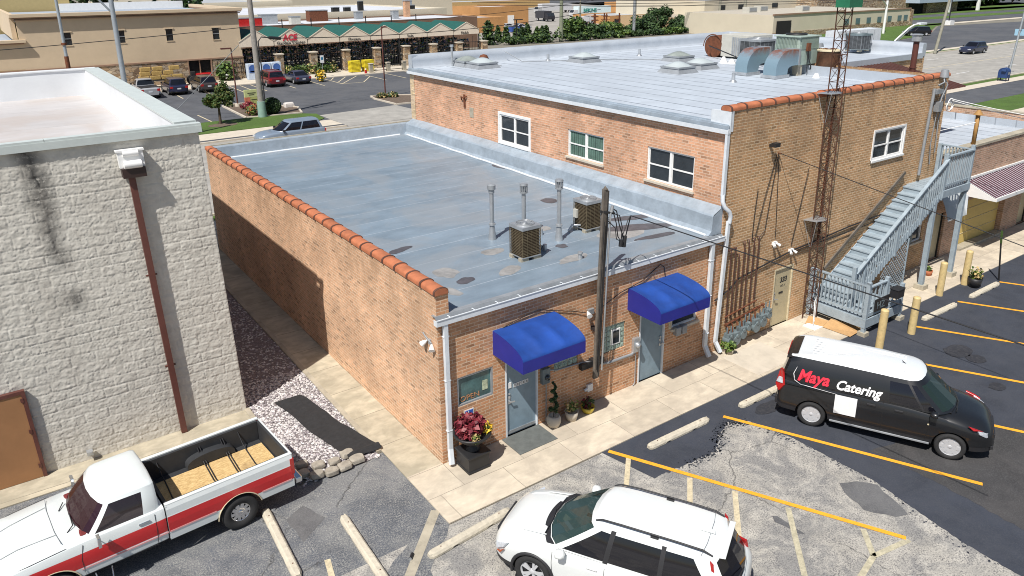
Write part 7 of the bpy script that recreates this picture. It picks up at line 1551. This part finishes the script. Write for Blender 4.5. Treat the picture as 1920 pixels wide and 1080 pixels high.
for i, x in enumerate((19.4, 21.0, 22.2)):
    t = thing('ice_chest', 'white and blue ice chest behind the red minivan, %s of three from the left' % ORD[i], 'ice chest', (x, 76.2, 0), 0, 'ice chests at the garden centre'); bx(t, 'cabinet', M('ice_white', (.5, .58, .7), .5), (x-.55, x+.55, 75.8, 76.6, .1, 1.9), bev=.04); mb = MB(); mb.smooth().cyl((x, 75.79, 1.35), (x, 75.77, 1.35), .42, .42, 16); mb.smooth(False).box(x-.4, x+.4, 75.77, 75.79, .9, 1.1); mb.build('emblem', m_ice, t)
m_bag = M('bag_yellow', (.62, .50, .02), .6, var=.2, scale=3)
for j, (x0, z) in enumerate(((31.6, 0), (33.4, 0))):
    for k in range(9 if j == 0 else 9):
        tag(MB().box(x0-.65, x0+.65, 74.6, 75.6, .14+k*.15, .14+k*.15+.135).build('soil_bag', m_bag, None, bev=.05), 'yellow soil bag, %s from the bottom of the %s stack before the garden centre' % (ORD[k], ('left', 'right')[j]), 'bag', 'yellow soil bags on pallets')
for i, x in enumerate((32.9, 35.2, 37.4)):
    t = thing('stone_post', 'short square stone post of the low display fence, %s from the left' % ORD[i], 'post', (x, 73.1, 0), 0, 'short stone posts'); bx(t, 'shaft', m_concold, (x-.22, x+.22, 72.95, 73.4, .1, 1.15)); bx(t, 'cap', m_conc2, (x-.27, x+.27, 72.9, 73.45, 1.15, 1.22))
t = thing('display_fence', 'low black display railing between short stone posts', 'fence', (35, 73.2, 0)); bx(t, 'rail', m_black, (33.1, 35.0, 73.1, 73.2, .9, .96), (33.1, 35.0, 73.1, 73.2, .3, .36), (35.4, 37.2, 73.1, 73.2, .9, .96), (35.4, 37.2, 73.1, 73.2, .3, .36))
t = thing('propane_tank', 'small red cylinder standing by the short stone post', 'cylinder', (32.1, 73.0, 0)); wp(t, 'body', m_red, lambda m: m.smooth().cyl((32.1, 73, .1), (32.1, 73, .55), .16, .14, 12)); wp(t, 'cap', m_white, lambda m: m.smooth().cyl((32.1, 73, .55), (32.1, 73, .66), .1, .08, 10))
t = thing('chrysanthemum', 'yellow flowering plant at the front of the dark sedan', 'plant', (25.0, 69.6, 0)); shrub(t, (25.0, 69.6, .75), .6, 260, .2, [m_yel, m_leaf2, m_yel], 61, shell=.3, zr=.75)
t = thing('parking_sign', 'blue and white accessible parking sign on a post at the store kerb', 'sign', (26.6, 72.8, 0)); bx(t, 'post', m_steel, (26.57, 26.63, 72.8, 72.85, 0, 2.6)); p = bx(t, 'panel', m_white, (26.38, 26.82, 72.76, 72.79, 1.75, 2.6)); bx(p, 'symbol', M('sign_teal', (.03, .2, .35), .5), (26.48, 26.72, 72.75, 72.76, 2.1, 2.4))
# lot lamps and poles
def lamp(name, label, x, y, h, arm, m=m_dwnsp, r=.07, base=True):
    t = thing(name, label, 'lamp post', (x, y, 0)); wp(t, 'pole', m, lambda q: q.smooth().cyl((x, y, 0), (x, y, h), r, r*.8, 8))
    wp(t, 'lamp_head', m_dwnsp, lambda q: q.box(x+min(0, arm), x+max(0, arm), y-.14, y+.14, h-.04, h+.08))
    if base: wp(t, 'base', m_conc2, lambda q: q.smooth().cyl((x, y, 0), (x, y, .3), .25, .22, 12))
lamp('lot_lamp', 'thin brown lamp post in the planting bed by the store sign', 12.2, 57.5, 5.2, -.9); lamp('lot_lamp', 'brown lamp post on the low shrub island before the yellow bags', 25.35, 54.1, 6.6, .5)
def upole(label, x, y, h, r=.15, m=m_wood, extra=None, tilt=0, cat='utility pole'):
    t = thing('utility_pole', label, cat, (x, y, 0)); wp(t, 'pole', m, lambda q: q.smooth().cyl((x, y, 0), (x+tilt*h, y, h), r, r*.7, 10))
    if extra: extra(t)
    return t
t = upole('thick grey timber pole with green base sleeve rising from the lawn by the round hedge', 12.15, 50.4, 13.5, .26, M('pole_grey', (.27, .25, .23), .9, var=.2, scale=4))
wp(t, 'sleeve', M('sleeve_green', (.25, .38, .33), .6), lambda q: q.smooth().cyl((12.15, 50.38, 0), (12.15, 50.38, 1.35), .36, .34, 12)); wp(t, 'crossarm', m_wood, lambda q: (q.bar((11.0, 50.4, 12.3), (13.3, 50.4, 12.3), .12, .14), q.bar((11.2, 50.4, 11.0), (13.1, 50.4, 11.0), .12, .14), q.bar((11.3, 50.4, 10.2), (13, 50.4, 10.2), .1, .12)))
wp(t, 'riser_cable', m_black, lambda q: q.tube([(12.4, 50.2, .5), (12.45, 50.2, 4), (12.4, 50.2, 6.2), (12.7, 50.2, 6.55), (14.2, 50.6, 6.35)], .05, 6)); wp(t, 'splice_case', m_black, lambda q: q.smooth().cyl((13.4, 50.4, 6.45), (14.4, 50.6, 6.33), .13, .13, 8))
t = thing('overhead_cable', 'dark cable from the thick grey pole passing before the garden centre', 'cable', (14, 50.5, 6.4)); wp(t, 'wire', m_black, lambda q: (q.tube(sag((14.3, 50.6, 6.35), (60, 62, 7.0), .8, 20), .035, 5), q.tube(sag((12.1, 50.4, 7.4), (60, 61, 8.4), .7, 20), .025, 5)))
t = thing('overhead_cable', 'dark cable crossing the tan store wall on the left', 'cable', (-40, 52, 7)); wp(t, 'wire', m_black, lambda q: (q.tube(sag((12.1, 50.4, 7.4), (-40, 48, 6.4), .5, 20), .028, 5)))
m_galv = M('lamp_pole_grey', (.36, .40, .44), .4, .3, var=.1)
t = upole('thick grey steel lamp pole rising behind the white roof corner', 1.18, 44, 12.5, .2, m_galv, cat='lamp post'); wp(t, 'arm', m_galv, lambda q: q.tube([(1.15, 44, 9.0), (.5, 44, 9.8), (-.3, 44.2, 11.4), (-1.5, 44.5, 12.2)], .07, 6)); wp(t, 'lamp_head', m_gutter, lambda q: q.box(-2.3, -1.4, 44.3, 44.7, 12.1, 12.3))
t = upole('thin grey pole with banded brown foot left of the thick lamp pole', -1.95, 44, 12.5, .12, m_galv, cat='lamp post'); wp(t, 'band', m_rust, lambda q: (q.smooth().cyl((-1.95, 44, 5.2), (-1.95, 44, 6.4), .14, .13, 8), q.cyl((-1.95, 44, 7.1), (-1.95, 44, 7.25), .17, .17, 8)))
t = thing('guy_wire', 'pale guy wire slanting down behind the white roof parapet', 'wire', (6.3, 56, 0)); wp(t, 'wire', m_steel, lambda q: q.tube([(6.2, 56, .1), (10.9, 50.5, 6.0)], .03, 5))
# store sign, hedge, bushes, boulder, street tree
t = thing('monument_sign', 'low green and red store sign standing in the planting bed', 'sign', (13.3, 57.0, 0)); bx(t, 'upper_panel', M('sign_lime', (.50, .55, .25), .6, var=.1), (12.75, 13.95, 56.9, 57.15, .85, 1.5)); bx(t, 'lower_panel', M('sign_redpale', (.55, .18, .10), .6, var=.2, scale=3), (12.75, 13.2, 56.9, 57.15, .1, .85)); bx(t, 'side_panel', M('sign_lime2', (.42, .45, .15), .6), (13.2, 13.95, 56.91, 57.15, .1, .85)); bx(t, 'text_line', m_black, (13.0, 13.75, 56.88, 56.9, 1.2, 1.25), (13.1, 13.6, 56.88, 56.9, 1.05, 1.09), (13.3, 13.8, 56.89, 56.91, .6, .64))
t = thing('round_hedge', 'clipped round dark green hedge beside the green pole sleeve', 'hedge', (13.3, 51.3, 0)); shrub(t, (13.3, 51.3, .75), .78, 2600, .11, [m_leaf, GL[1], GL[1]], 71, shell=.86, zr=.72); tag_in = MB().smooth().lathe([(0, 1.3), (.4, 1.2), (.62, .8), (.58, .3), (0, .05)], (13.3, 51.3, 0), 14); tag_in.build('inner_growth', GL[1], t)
t = thing('flower_bush', 'orange flecked bush in front of the low store sign', 'bush', (11.8, 51.9, 0)); shrub(t, (11.8, 51.9, .45), .65, 500, .13, [m_leaf, m_leaf2, M('bloom_orange', (.45, .16, .06), .8)], 72, shell=.3, zr=.5)
t = thing('red_shrub', 'dark red leaved shrub at the foot of the thin brown lamp post', 'bush', (12.6, 55.6, 0)); shrub(t, (12.6, 55.6, .3), .75, 500, .14, [m_maroon, m_maroon2], 73, shell=.3, zr=.4)
for x, y, s in ((24.9, 53.9, 1), (25.9, 53.6, 2)): t = thing('low_shrub', 'low brown green shrub %s the island lamp post' % ('left of' if s == 1 else 'right of'), 'shrub', (x, y, 0)); shrub(t, (x, y, .25), .6, 320, .16, [m_leaf, m_straw, GL[1]], 74+s, shell=.3, zr=.32)
rock(15.75, 54.1, .42, 77, 'white boulder at the edge of the planting bed', .9, M('boulder_white', (.62, .58, .54), .8, var=.1)); 
def tree(name, label, x, y, h, r, trunk, n, size, ms, seed, zr=None, cat='tree', group=None, clumps=14, cz=None):
    rnd = random.Random(seed); t = thing(name, label, cat, (x, y, 0), 0, group); zr = zr or r; cz = cz if cz is not None else h-zr
    mb = MB().smooth(); mb.tube([(x, y, 0), (x+.04*h*.1, y, h*.25), (x, y, cz)], [r*.07+.03, r*.055+.02, .03], 7)
    for k in range(6): a = rnd.uniform(0, 6.28); mb.tube([(x, y, cz-zr*.55), (x+math.cos(a)*r*.4, y+math.sin(a)*r*.4, cz), (x+math.cos(a)*r*.7, y+math.sin(a)*r*.7, cz+zr*.35)], [r*.035, r*.02, .01], 5)
    mb.build('trunk', m_bark, t); cr_ = MB()
    for k in range(clumps):
        d = Vector((rnd.gauss(0, 1), rnd.gauss(0, 1), rnd.gauss(0, .9))).normalized()*rnd.uniform(.35, .78); c = (x+d.x*r, y+d.y*r, cz+d.z*zr)
        leaves(cr_, c, r*rnd.uniform(.18, .38), n//clumps, size, rnd, mats=len(ms), shell=.45)
    cr_.build('crown', ms, t); return t
tree('street_tree', 'small round crowned street tree on the lawn behind the white roof', 8.4, 49.25, 3.75, 1.36, .1, 5200, .15, [M('leaf_olive', (.09, .10, .02), .6, var=.5, scale=2), m_leaf, M('leaf_olive2', (.05, .075, .015), .6, var=.5)], 81, clumps=26, zr=1.3, cz=2.3)
# ------------------------------------------------------------------ roofs and buildings beyond the garden centre
def bld(name, label, x0, x1, y0, y1, h, mw, mr, par=.5, feats=(), win=(), cat='building', rz=0):
    t = thing(name, label, cat, ((x0+x1)/2, y0, 0), rz); bx(t, 'wall', mw, (x0, x1, y0, y1, -.02, h))
    bx(t, 'roof', mr, (x0+.3, x1-.3, y0+.3, y1-.3, h+.005, h+.05)); bx(t, 'parapet', mw, (x0, x1, y0, y0+.28, h+.003, h+par), (x0, x0+.28, y0+.28, y1-.28, h+.003, h+par), (x1-.28, x1, y0+.28, y1-.28, h+.003, h+par), (x0, x1, y1-.28, y1, h+.003, h+par))
    for f in feats: bx(t, f[0], f[1], f[2], bev=0)
    if win: 
        for w in win: bx(t, 'window', m_glass, w)
    return t
m_wroof = M('roof_white', (.60, .62, .66), .6, var=.1, scale=.15, dirt=.15); m_groof = M('roof_grey', (.40, .42, .44), .7, var=.12, scale=.15, dirt=.2); m_ochre = M('brick_ochre', (.50, .26, .10), .9, var=.1, scale=.4); m_bbrown = M('brick_brown', (.20, .12, .08), .9, var=.15, scale=.5); m_creamw = M('wall_cream', (.60, .54, .42), .85, var=.05, scale=.3)
bld('flat_roof_building', 'low dark brick building with pale roof directly behind the garden centre', 24, 63.2, 96, 110, 4.7, m_bbrown, m_wroof, .25)
bld('flat_roof_building', 'long white roofed building behind the dark brick one', 20, 66, 110.5, 150, 5.6, m_creamw, m_wroof, .3); bld('flat_roof_building', 'grey roofed building with light edge further behind at upper left', 18, 52, 151, 200, 6.4, m_creamw, m_groof, .5); bld('flat_roof_building', 'white roofed hall behind the row of roof hatches', 53, 100, 165, 230, 7.0, m_creamw, m_wroof, .5)
rnd = random.Random(91)
for i, (x, y, z, sx_, sy_, sz_, mm, nm, lab) in enumerate([(31, 104, 4.76, 2.4, 1.6, 1.3, m_steel, 'air_unit', 'pale air unit nearest the left end of the low white roof'), (39.5, 106, 4.76, 3.0, 1.6, 1.6, m_rust, 'air_unit', 'rust topped air unit on the low white roof'), (34, 101, 4.76, 1.4, 1.2, 1.0, m_beige, 'air_unit', 'beige air unit on the low white roof'), (47, 107, 4.76, 1.2, 1.0, 1.1, m_grey, 'air_unit', 'grey air unit left of the brick chimney'), (51.6, 103, 4.76, 1.0, 1.0, 1.2, m_steel, 'air_unit', 'small steel air unit on the low white roof'),
    (56.5, 108, 4.76, .9, .9, 2.6, m_brickO, 'chimney', 'brick chimney rising from the low white roof'), (52.5, 118, 5.66, .9, .7, 1.6, m_dark, 'roof_hatch', 'tall dark hatch on the long white roof'), (46, 114, 5.66, 1.2, .8, .8, m_dark, 'roof_hatch', 'dark hatch left of the tall one'), (60, 113, 5.66, 1.2, .9, .8, m_dark, 'roof_hatch', 'dark hatch near the right end of the long white roof'), (63, 120, 5.66, 1.4, 1.2, 1.4, m_grey, 'air_unit', 'grey air unit at the right end of the long white roof'), (49, 116, 5.66, 1.1, .8, .7, m_dark, 'roof_hatch', 'square dark hatch in the middle of the long white roof'), (27, 100, 4.76, 3.4, .8, 1.1, m_red, 'roof_sign', 'long red sign panel on the low roof behind the grey pole')]):
    t = thing(nm, lab, {'air_unit': 'air unit', 'chimney': 'chimney', 'roof_hatch': 'roof hatch', 'roof_sign': 'sign'}[nm], (x, y, z)); bx(t, 'body', mm, (x-sx_/2, x+sx_/2, y-sy_/2, y+sy_/2, z, z+sz_)); bx(t, 'cap', m_grey, (x-sx_/2-.05, x+sx_/2+.05, y-sy_/2-.05, y+sy_/2+.05, z+sz_, z+sz_+.12))
bld('ochre_building', 'ochre brick building with white roof edge left of the silver cars', 73, 88.8, 125, 142, 2.8, m_ochre, m_groof, .3); bld('ochre_building', 'taller ochre brick building behind the silver cars', 91, 104.9, 138, 150, 4.3, m_ochre, m_wroof, .4, feats=[('door', m_white, (98.8, 100.6, 137.9, 138, 0, 2.6))])
bld('ochre_building', 'long ochre building at the far end of the truck yard', 110, 185, 232, 250, 2.6, M('ochre_far', (.50, .33, .14), .9), m_groof, .3); bld('orange_building', 'low orange brick building with dark doors right of the steel poles', 122, 150, 128, 142, 1.7, m_ochre, m_groof, .3, win=[(123.5, 130.5, 127.9, 128, 0, 1.2)]); bld('orange_building', 'orange brick building behind the tall evergreen tree', 158, 190, 158, 170, 3.2, m_ochre, m_groof, .4); bld('ochre_building', 'tan flat roofed building right of the tall evergreen tree', 118, 138, 98, 120, 2.2, M('tan_wall', (.42, .30, .17), .9), M('roof_tan', (.42, .37, .28), .8, var=.1), .3)
sheet('truck_yard', rect(66, 320, 100, 260), .004, M('yard_asphalt', (.33, .31, .28), .9, var=.15, scale=.2))
def boxtruck(label, x, y, rz, L, h, cab, bodyc, wl=None):
    t = thing('box_truck', label, 'truck', (x, y, 0), rz); bm_ = M('truck_body', bodyc, .5, var=.04)
    locpart(t, 'cargo_box', bm_, lambda m: m.box(-L/2, L/2-1.6, -1.2, 1.2, .8, h)); locpart(t, 'cab', M('truck_cab', cab, .4), lambda m: (m.add([(L/2-1.5, -1.1, .5), (L/2+.1, -1.1, .5), (L/2+.1, -1.1, 1.3), (L/2-.4, -1.1, 2.1), (L/2-1.5, -1.1, 2.1), (L/2-1.5, 1.1, .5), (L/2+.1, 1.1, .5), (L/2+.1, 1.1, 1.3), (L/2-.4, 1.1, 2.1), (L/2-1.5, 1.1, 2.1)], [(0, 1, 2, 3, 4), (9, 8, 7, 6, 5), (1, 6, 7, 2), (2, 7, 8, 3), (3, 8, 9, 4), (0, 5, 6, 1)]))); locpart(t, 'windscreen', m_glass, lambda m: m.add([(L/2+.09, -.95, 1.36), (L/2+.09, .95, 1.36), (L/2-.36, .95, 2.06), (L/2-.36, -.95, 2.06)], [(0, 1, 2, 3)]))
    for xx in (-L/2+1, L/2-.7):
        for s in (1, -1): wheel(t, xx, s*1.0, s, r=.45, w=.3, lod=1)
    return t
bk = boxtruck('white box truck with green BEKINS lettering in the yard', 143.5, 160, math.pi-.05, 13.5, 3.0, (.6, .6, .6), (.66, .78, .80)); 
text('lettering', 'BEKINS', 1.5, M('letter_green', (.02, .25, .2), .6), frameM((3.4, 1.24, 1.35), (-1, 0, 0), (0, 0, 1)), bk, .02, bold=.04, world=False)
boxtruck('white and grey truck with sloping black lettering behind the green lettered one', 152, 188, math.pi, 14, 3.0, (.5, .5, .5), (.62, .62, .64)); boxtruck('dark box truck facing the yard between ochre buildings', 120, 151, -H_-.1, 6, 2.6, (.03, .03, .04), (.05, .05, .06)); boxtruck('white delivery van parked before the green lettered truck', 115.8, 131, 0, 5.8, 1.9, (.62, .62, .62), (.66, .66, .67))
farcar('sedan', 'silver sedan beside the blue dumpster and the white door', 'sedan', (.5, .52, .55), (94.2, 126.2, 0), 0, None); farcar('sedan', 'silver sedan partly hidden behind another by the white door', 'sedan', (.52, .54, .56), (93, 129.5, 0), 0, None)
for i, (x, y) in enumerate([(113, 182), (117, 184), (121, 186), (125, 183), (129, 187), (135, 200), (141, 205), (147, 203), (165, 178), (170, 180), (168, 190), (176, 186), (182, 192), (186, 182)]): farcar('suv' if i % 2 else 'sedan', '%s car far off in the truck yard, %s nearest of the cars there' % ('dark blue' if i % 3 == 0 else 'white' if i % 3 == 1 else 'grey', ORD[i]), 'suv' if i % 2 else 'sedan', [(.02, .05, .2), (.6, .6, .62), (.2, .2, .22)][i % 3], (x, y, 0), rnd.uniform(-.3, .3)+(0 if i % 2 else H_), ['dark blue', 'white', 'grey'][i % 3]+' cars in the truck yard')
for x, y, c, lab in ((88.9, 121.3, (.03, .08, .32), 'blue dumpster beside the silver sedan'), (117, 185, (.03, .08, .3), 'blue skip far off at the yard end')): t = thing('dumpster', lab, 'dumpster', (x, y, 0)); bx(t, 'bin', M('dumpster_blue', c, .6), (x-1.3, x+1.3, y-.7, y+.7, .15, 1.15)); bx(t, 'lid', m_black, (x-1.3, x+1.3, y-.7, y+.7, 1.16, 1.24))
# trees beyond the high roof
CG = [M('conifer', (.025, .06, .015), .7, var=.5), M('conifer_light', (.07, .12, .02), .7, var=.4), GL[1]]
def conifer(x, y, h, r, seed, label):
    rnd = random.Random(seed); t = thing('conifer', label, 'tree', (x, y, 0), 0, 'row of slim conifers'); wp(t, 'trunk', m_bark, lambda m: m.cyl((x, y, 0), (x, y, h*.8), .08, .03, 6)); mb = MB()
    for k in range(26): q = k/26; leaves(mb, (x+rnd.uniform(-.2, .2)*r, y+rnd.uniform(-.2, .2)*r, .3+q*(h-.3)), r*(1-q)**.8+.06, 34, .34, rnd, mats=3, shell=.3, zr=.3)
    mb.build('crown', CG, t)
for i, x in enumerate((68.6, 71, 73.0, 74.7, 76.2, 77.8, 79.4, 80.9, 82.1)): conifer(x, 101+.4*(i % 3), (3.3, 2.8, 2.5, 2.3, 2.4, 3.0, 2.2, 2.3, 2.4)[i], .95, 100+i, 'slim dark conifer behind the high roof, %s from the left in the row' % ORD[i+1])
conifer(67.0, 98.5, 4.0, 2.0, 120, 'broadest conifer at the left end of the row behind the high roof')
LT = [m_leaf, M('leaf_mid', (.06, .12, .02), .6, var=.5), m_leaf2]
LD = [M('leaf_deep', (.03, .065, .018), .65, var=.5), GL[1], m_leaf]
for i, (x, y, h, r, ms, lab) in enumerate([(87, 99.5, 3.6, 3.3, LT, 'wide bright green tree just right of the green timber pole'), (95.5, 98.5, 2.9, 3.0, LT, 'low light green tree between the timber pole and the steel pole'), (91.5, 99, 2.4, 2.6, LD, 'low dark bush between two light green trees'), (105, 99.5, 3.3, 3.2, LD, 'dark tree just right of the pale steel pole'), (110.5, 101, 5.7, 3.6, LD, 'tallest dark evergreen tree behind the high roof'), (116, 100, 2.9, 3.0, LD, 'low dark tree right of the tallest evergreen'), (121.5, 99, 2.5, 2.6, LT, 'light green bush beside the leaning grey pole'), (127, 97, 3.4, 2.2, LT, 'loose green tree before the cream wall'), (100.5, 98, 1.9, 2.2, LD, 'low dark bush at the foot of the pale steel pole'), (113.5, 98, 2.2, 2.6, LD, 'low dark bush below the tallest evergreen')]):
    tree('broadleaf_tree', lab, x, y, h, r, .1, 4200, .36, ms, 140+i, zr=h*.5, clumps=34)
rnd = random.Random(301)
for i in range(14):
    x = 69.8+i*4.2; y = 96.2-.19*i+rnd.uniform(-.5, .5); r = rnd.uniform(2.1, 2.8); hh = rnd.uniform(1.0, 1.7)
    t = thing('hedge_shrub', 'low green shrub at the lot edge behind the high roof, %s from the left' % ORD[i], 'shrub', (x, y, 0), 0, 'shrubs along the lot edge'); mb = MB()
    for k in range(9): leaves(mb, (x+rnd.uniform(-.9, .9)*r*.8, y+rnd.uniform(-.5, .5), hh*rnd.uniform(.35, .8)), r*rnd.uniform(.3, .5), 90, .34, rnd, mats=3, shell=.3, zr=hh*.5)
    mb.build('foliage', (CG if i < 6 else LD if i % 3 else LT), t)
m_pw = M('pole_weathered', (.26, .25, .20), .9, var=.2)
upole('green tinged timber pole behind the high roof', 80.9, 95.8, 13, .38, M('pole_green', (.21, .23, .16), .9, var=.2)); upole('pale steel pole behind the high roof', 98.6, 95.6, 13, .32, m_steel); upole('slim timber pole in front of the lettered truck', 88.0, 99, 12, .17, m_pw); upole('thin timber pole left of the tallest evergreen', 104.2, 101, 12, .17, m_pw); upole('grey timber pole right of the tallest evergreen', 122.3, 95, 13, .28, m_pw, tilt=.02); upole('thick grey timber pole at the cream wall corner', 126.5, 92, 13, .36, m_pw, tilt=.03)
for i, (x, y) in enumerate(((112, 122), (113.5, 124), (115.5, 122), (117.5, 125), (119.5, 122))): t = thing('steel_gantry', 'rusty steel pole with crossarms in the small substation, %s from the left' % ORD[i], 'pole', (x, y, 0), 0, 'substation poles'); bx(t, 'pole', m_rust, (x-.12, x+.12, y-.12, y+.12, 0, 2.9)); bx(t, 'crossarm', m_rust, (x-1, x+1, y-.08, y+.08, 2.2, 2.35), (x-1, x+1, y-.08, y+.08, 1.4, 1.55))
t = thing('cross_pole', 'dark T shaped post among the slim conifers', 'post', (71.6, 96.6, 0)); bx(t, 'post', m_black, (71.52, 71.68, 96.5, 96.66, 0, 4.1)); bx(t, 'arm', m_black, (70.9, 72.9, 96.5, 96.62, 4.0, 4.15))
# overhead line bundle behind the roof
t = thing('line_bundle', 'bundle of dark lines running above the high roof past the lattice mast', 'cable', (80, 60, 7)); wp(t, 'wire', m_black, lambda q: [q.tube(sag((40, 60+k, 8.1+.3*k), (140, 52+k, 7.2+.25*k), .7, 20), .04, 4) for k in range(4)]+[q.tube(sag((81, 95.8, 8-.6*k), (126, 92, 7.2-.5*k), .5, 16), .045, 4) for k in range(4)])
# ------------------------------------------------------------------ upper right: cream building, lots, poles
cb = thing('cream_building', 'long cream building with stone base right of the tall trees', 'building', (120, 66, 0))
bx(cb, 'wall', m_creamw, (112, 134, 74, 95, -.02, 4.0), (134.02, 164, 77, 100, .9, 3.5)); bx(cb, 'stone_base', m_stone, (111.9, 134.05, 73.9, 73.99, 0, 1.0), (134.02, 164.2, 76.9, 76.99, 0, 1.0), (164.0, 165.2, 76.8, 84, 0, 3.4)); bx(cb, 'roof', M('roof_sand', (.45, .41, .34), .85, var=.1), (112.3, 133.7, 74.3, 94.7, 4.0, 4.06), (134.3, 163.7, 77.3, 99.7, 3.5, 3.56)); bx(cb, 'coping', m_stuccoD, (111.9, 134.1, 73.85, 74.2, 4.01, 4.25), (134.1, 164.2, 76.85, 77.2, 3.52, 3.75))
for x in (139, 143, 147, 151, 155, 159, 161.5): bx(cb, 'window', M('pane_teal', (.10, .17, .18), .2), (x, x+1.5, 76.84, 76.89, 1.2, 2.3))
bx(cb, 'garage_opening', m_dark, (112.8, 117, 73.8, 73.88, 0, 3.0))
for i, (x, y) in enumerate(((118, 84), (124, 86), (129, 80))): t = thing('air_unit', 'pale air unit on the sand coloured roof, number %s from the left' % ('one', 'two', 'three')[i], 'air unit', (x, y, 4.06)); bx(t, 'body', m_beige, (x-1.2, x+1.2, y-.8, y+.8, 4.06, 5.1)); bx(t, 'grille', m_grey, (x-1.0, x+1.0, y-.84, y-.8, 4.3, 4.95))
ob = thing('stone_office', 'stone office with dark drive-through and pale blue fascia, top right', 'building', (200, 100, 0)); bx(ob, 'wall', m_stone, (170, 214, 104, 130, 0, 6), (222, 240, 103, 130, 0, 3.0)); bx(ob, 'drive_through', m_dark, (214, 222, 104, 130, 0, 2.9)); bx(ob, 'fascia', M('fascia_blue', (.38, .46, .55), .6), (212, 262, 100, 131, 3.0, 5.5)); bx(ob, 'column', m_white, (228, 228.8, 99.5, 100.3, 0, 3), (246, 246.8, 99.5, 100.3, 0, 3))
bld('flat_roof_building', 'wide cream hall with small windows behind the sand coloured roof', 135, 190, 110, 140, 5.0, m_creamw, m_wroof, .5, win=[(x, x+2.2, 109.9, 110, 3.2, 4.3) for x in (140, 147, 160, 172)])
t = thing('utility_cabinet', 'long pale grey steel cabinet on the lawn behind the high roof', 'cabinet', (98, 47.2, 0)); bx(t, 'body', m_gutter, (92.7, 103.6, 49, 51, 0, 3.3)); bx(t, 'door_seam', m_grey, *[(x, x+.06, 48.97, 49, .3, 3.1) for x in (94.5, 96.3, 98.1, 99.9, 101.7)])
t = upole('leaning grey timber pole on the far verge beside the wide road', 105.0, 41.5, 14, .22, m_pw, tilt=.29*.0+.26); upole('slim grey pole beside the blue mailbox', 87.2, 24.4, 13, .12, m_steel, tilt=.17, cat='lamp post')
t = thing('street_banner', 'small pale blue banner on the slim pole near the mailbox', 'banner', (88.4, 24.3, 3.3)); bx(t, 'panel', M('banner_blue', (.3, .5, .65), .6), (88.3, 88.34, 24.0, 25.0, 4.2, 4.9)); bx(t, 'arm', m_steel, (87.8, 88.3, 24.3, 24.36, 4.85, 4.9))
t = thing('street_lamp', 'curved pale street lamp showing above the high roof parapet', 'lamp post', (100, 45, 0)); wp(t, 'pole', m_white, lambda q: q.smooth().tube([(98.5, 45, 0), (100.4, 45, 1.9), (103.5, 45, 3.4), (105, 45, 3.85), (106.6, 45, 3.95)], .11, 8)); wp(t, 'arm', m_white, lambda q: q.tube([(99.4, 45.2, 0), (101.6, 45.2, 1.9), (105, 45, 3.8)], .08, 6)); wp(t, 'lamp_head', m_gutter, lambda q: q.box(106.2, 108, 44.7, 45.3, 3.8, 4.1))
t = upole('tall pale steel mast on the lawn edge by the cream building', 137, 67.4, 12, .25, m_white, tilt=.02, cat='mast'); wp(t, 'arm', m_white, lambda q: q.tube([(137, 67.4, 5.2), (130, 66, 8.2)], .12, 6))
t = thing('mailbox', 'dark blue street mailbox on the pavement at far right', 'mailbox', (81.2, 22.4, 0)); wp(t, 'body', M('mail_blue', (.02, .05, .16), .45), lambda m: m.extr([(80.9, 22.0, .35)]+[(80.9, 22.0, 1.0)]+[(80.9, 22.45-.45*math.cos(a), 1.0+.4*math.sin(a)) for a in (R(20), R(50), R(90), R(130), R(160))]+[(80.9, 22.9, 1.0), (80.9, 22.9, .35)], (.75, 0, 0))); wp(t, 'leg', m_black, lambda m: [m.box(x, x+.08, y, y+.08, 0, .35) for x in (80.92, 81.55) for y in (22.02, 22.8)]); wp(t, 'snorkel', M('mail_blue2', (.03, .07, .2), .45), lambda m: m.box(80.7, 80.9, 22.1, 22.5, 1.05, 1.3)); wp(t, 'notice', m_steel, lambda m: m.box(81.1, 81.45, 21.985, 22.0, .7, .95))
upole('dark lamp mast with white footing in the far lot', 171.5, 72, 9, .12, m_black, cat='lamp post'); tag(bx(None, 'pole_footing', m_white, (170.6, 172.4, 71.2, 72.8, 0, .9)), 'white concrete footing of the dark lamp mast', 'footing')
for i, (x, y, h, r, lab) in enumerate([(262, 112, 6, 6, 'dark tree left in the group beyond the stone office'), (276, 118, 7.5, 7, 'largest dark tree beyond the far lot'), (292, 116, 6.5, 6, 'dark tree right of the largest one'), (318, 120, 7, 4, 'conical dark tree near the top right corner'), (338, 118, 7, 7, 'broad dark tree at the top right corner'), (250, 108, 4.5, 4, 'small dark tree beside the blue fascia')]): tree('distant_tree', lab, x, y, h, r, .1, 1500, .95, LD, 200+i, zr=h*.45, clumps=18)
for i in range(5): x = 6+i*6.2; tree('distant_tree', 'dark tree behind the blue grey store roof, %s from the left in its row' % ORD[i], x-6, 124+(i % 3)*4, 9.5+(i*7 % 3), 3.6, .1, 700, .7, LD, 230+i, zr=3.6, clumps=14, group='trees behind the store')
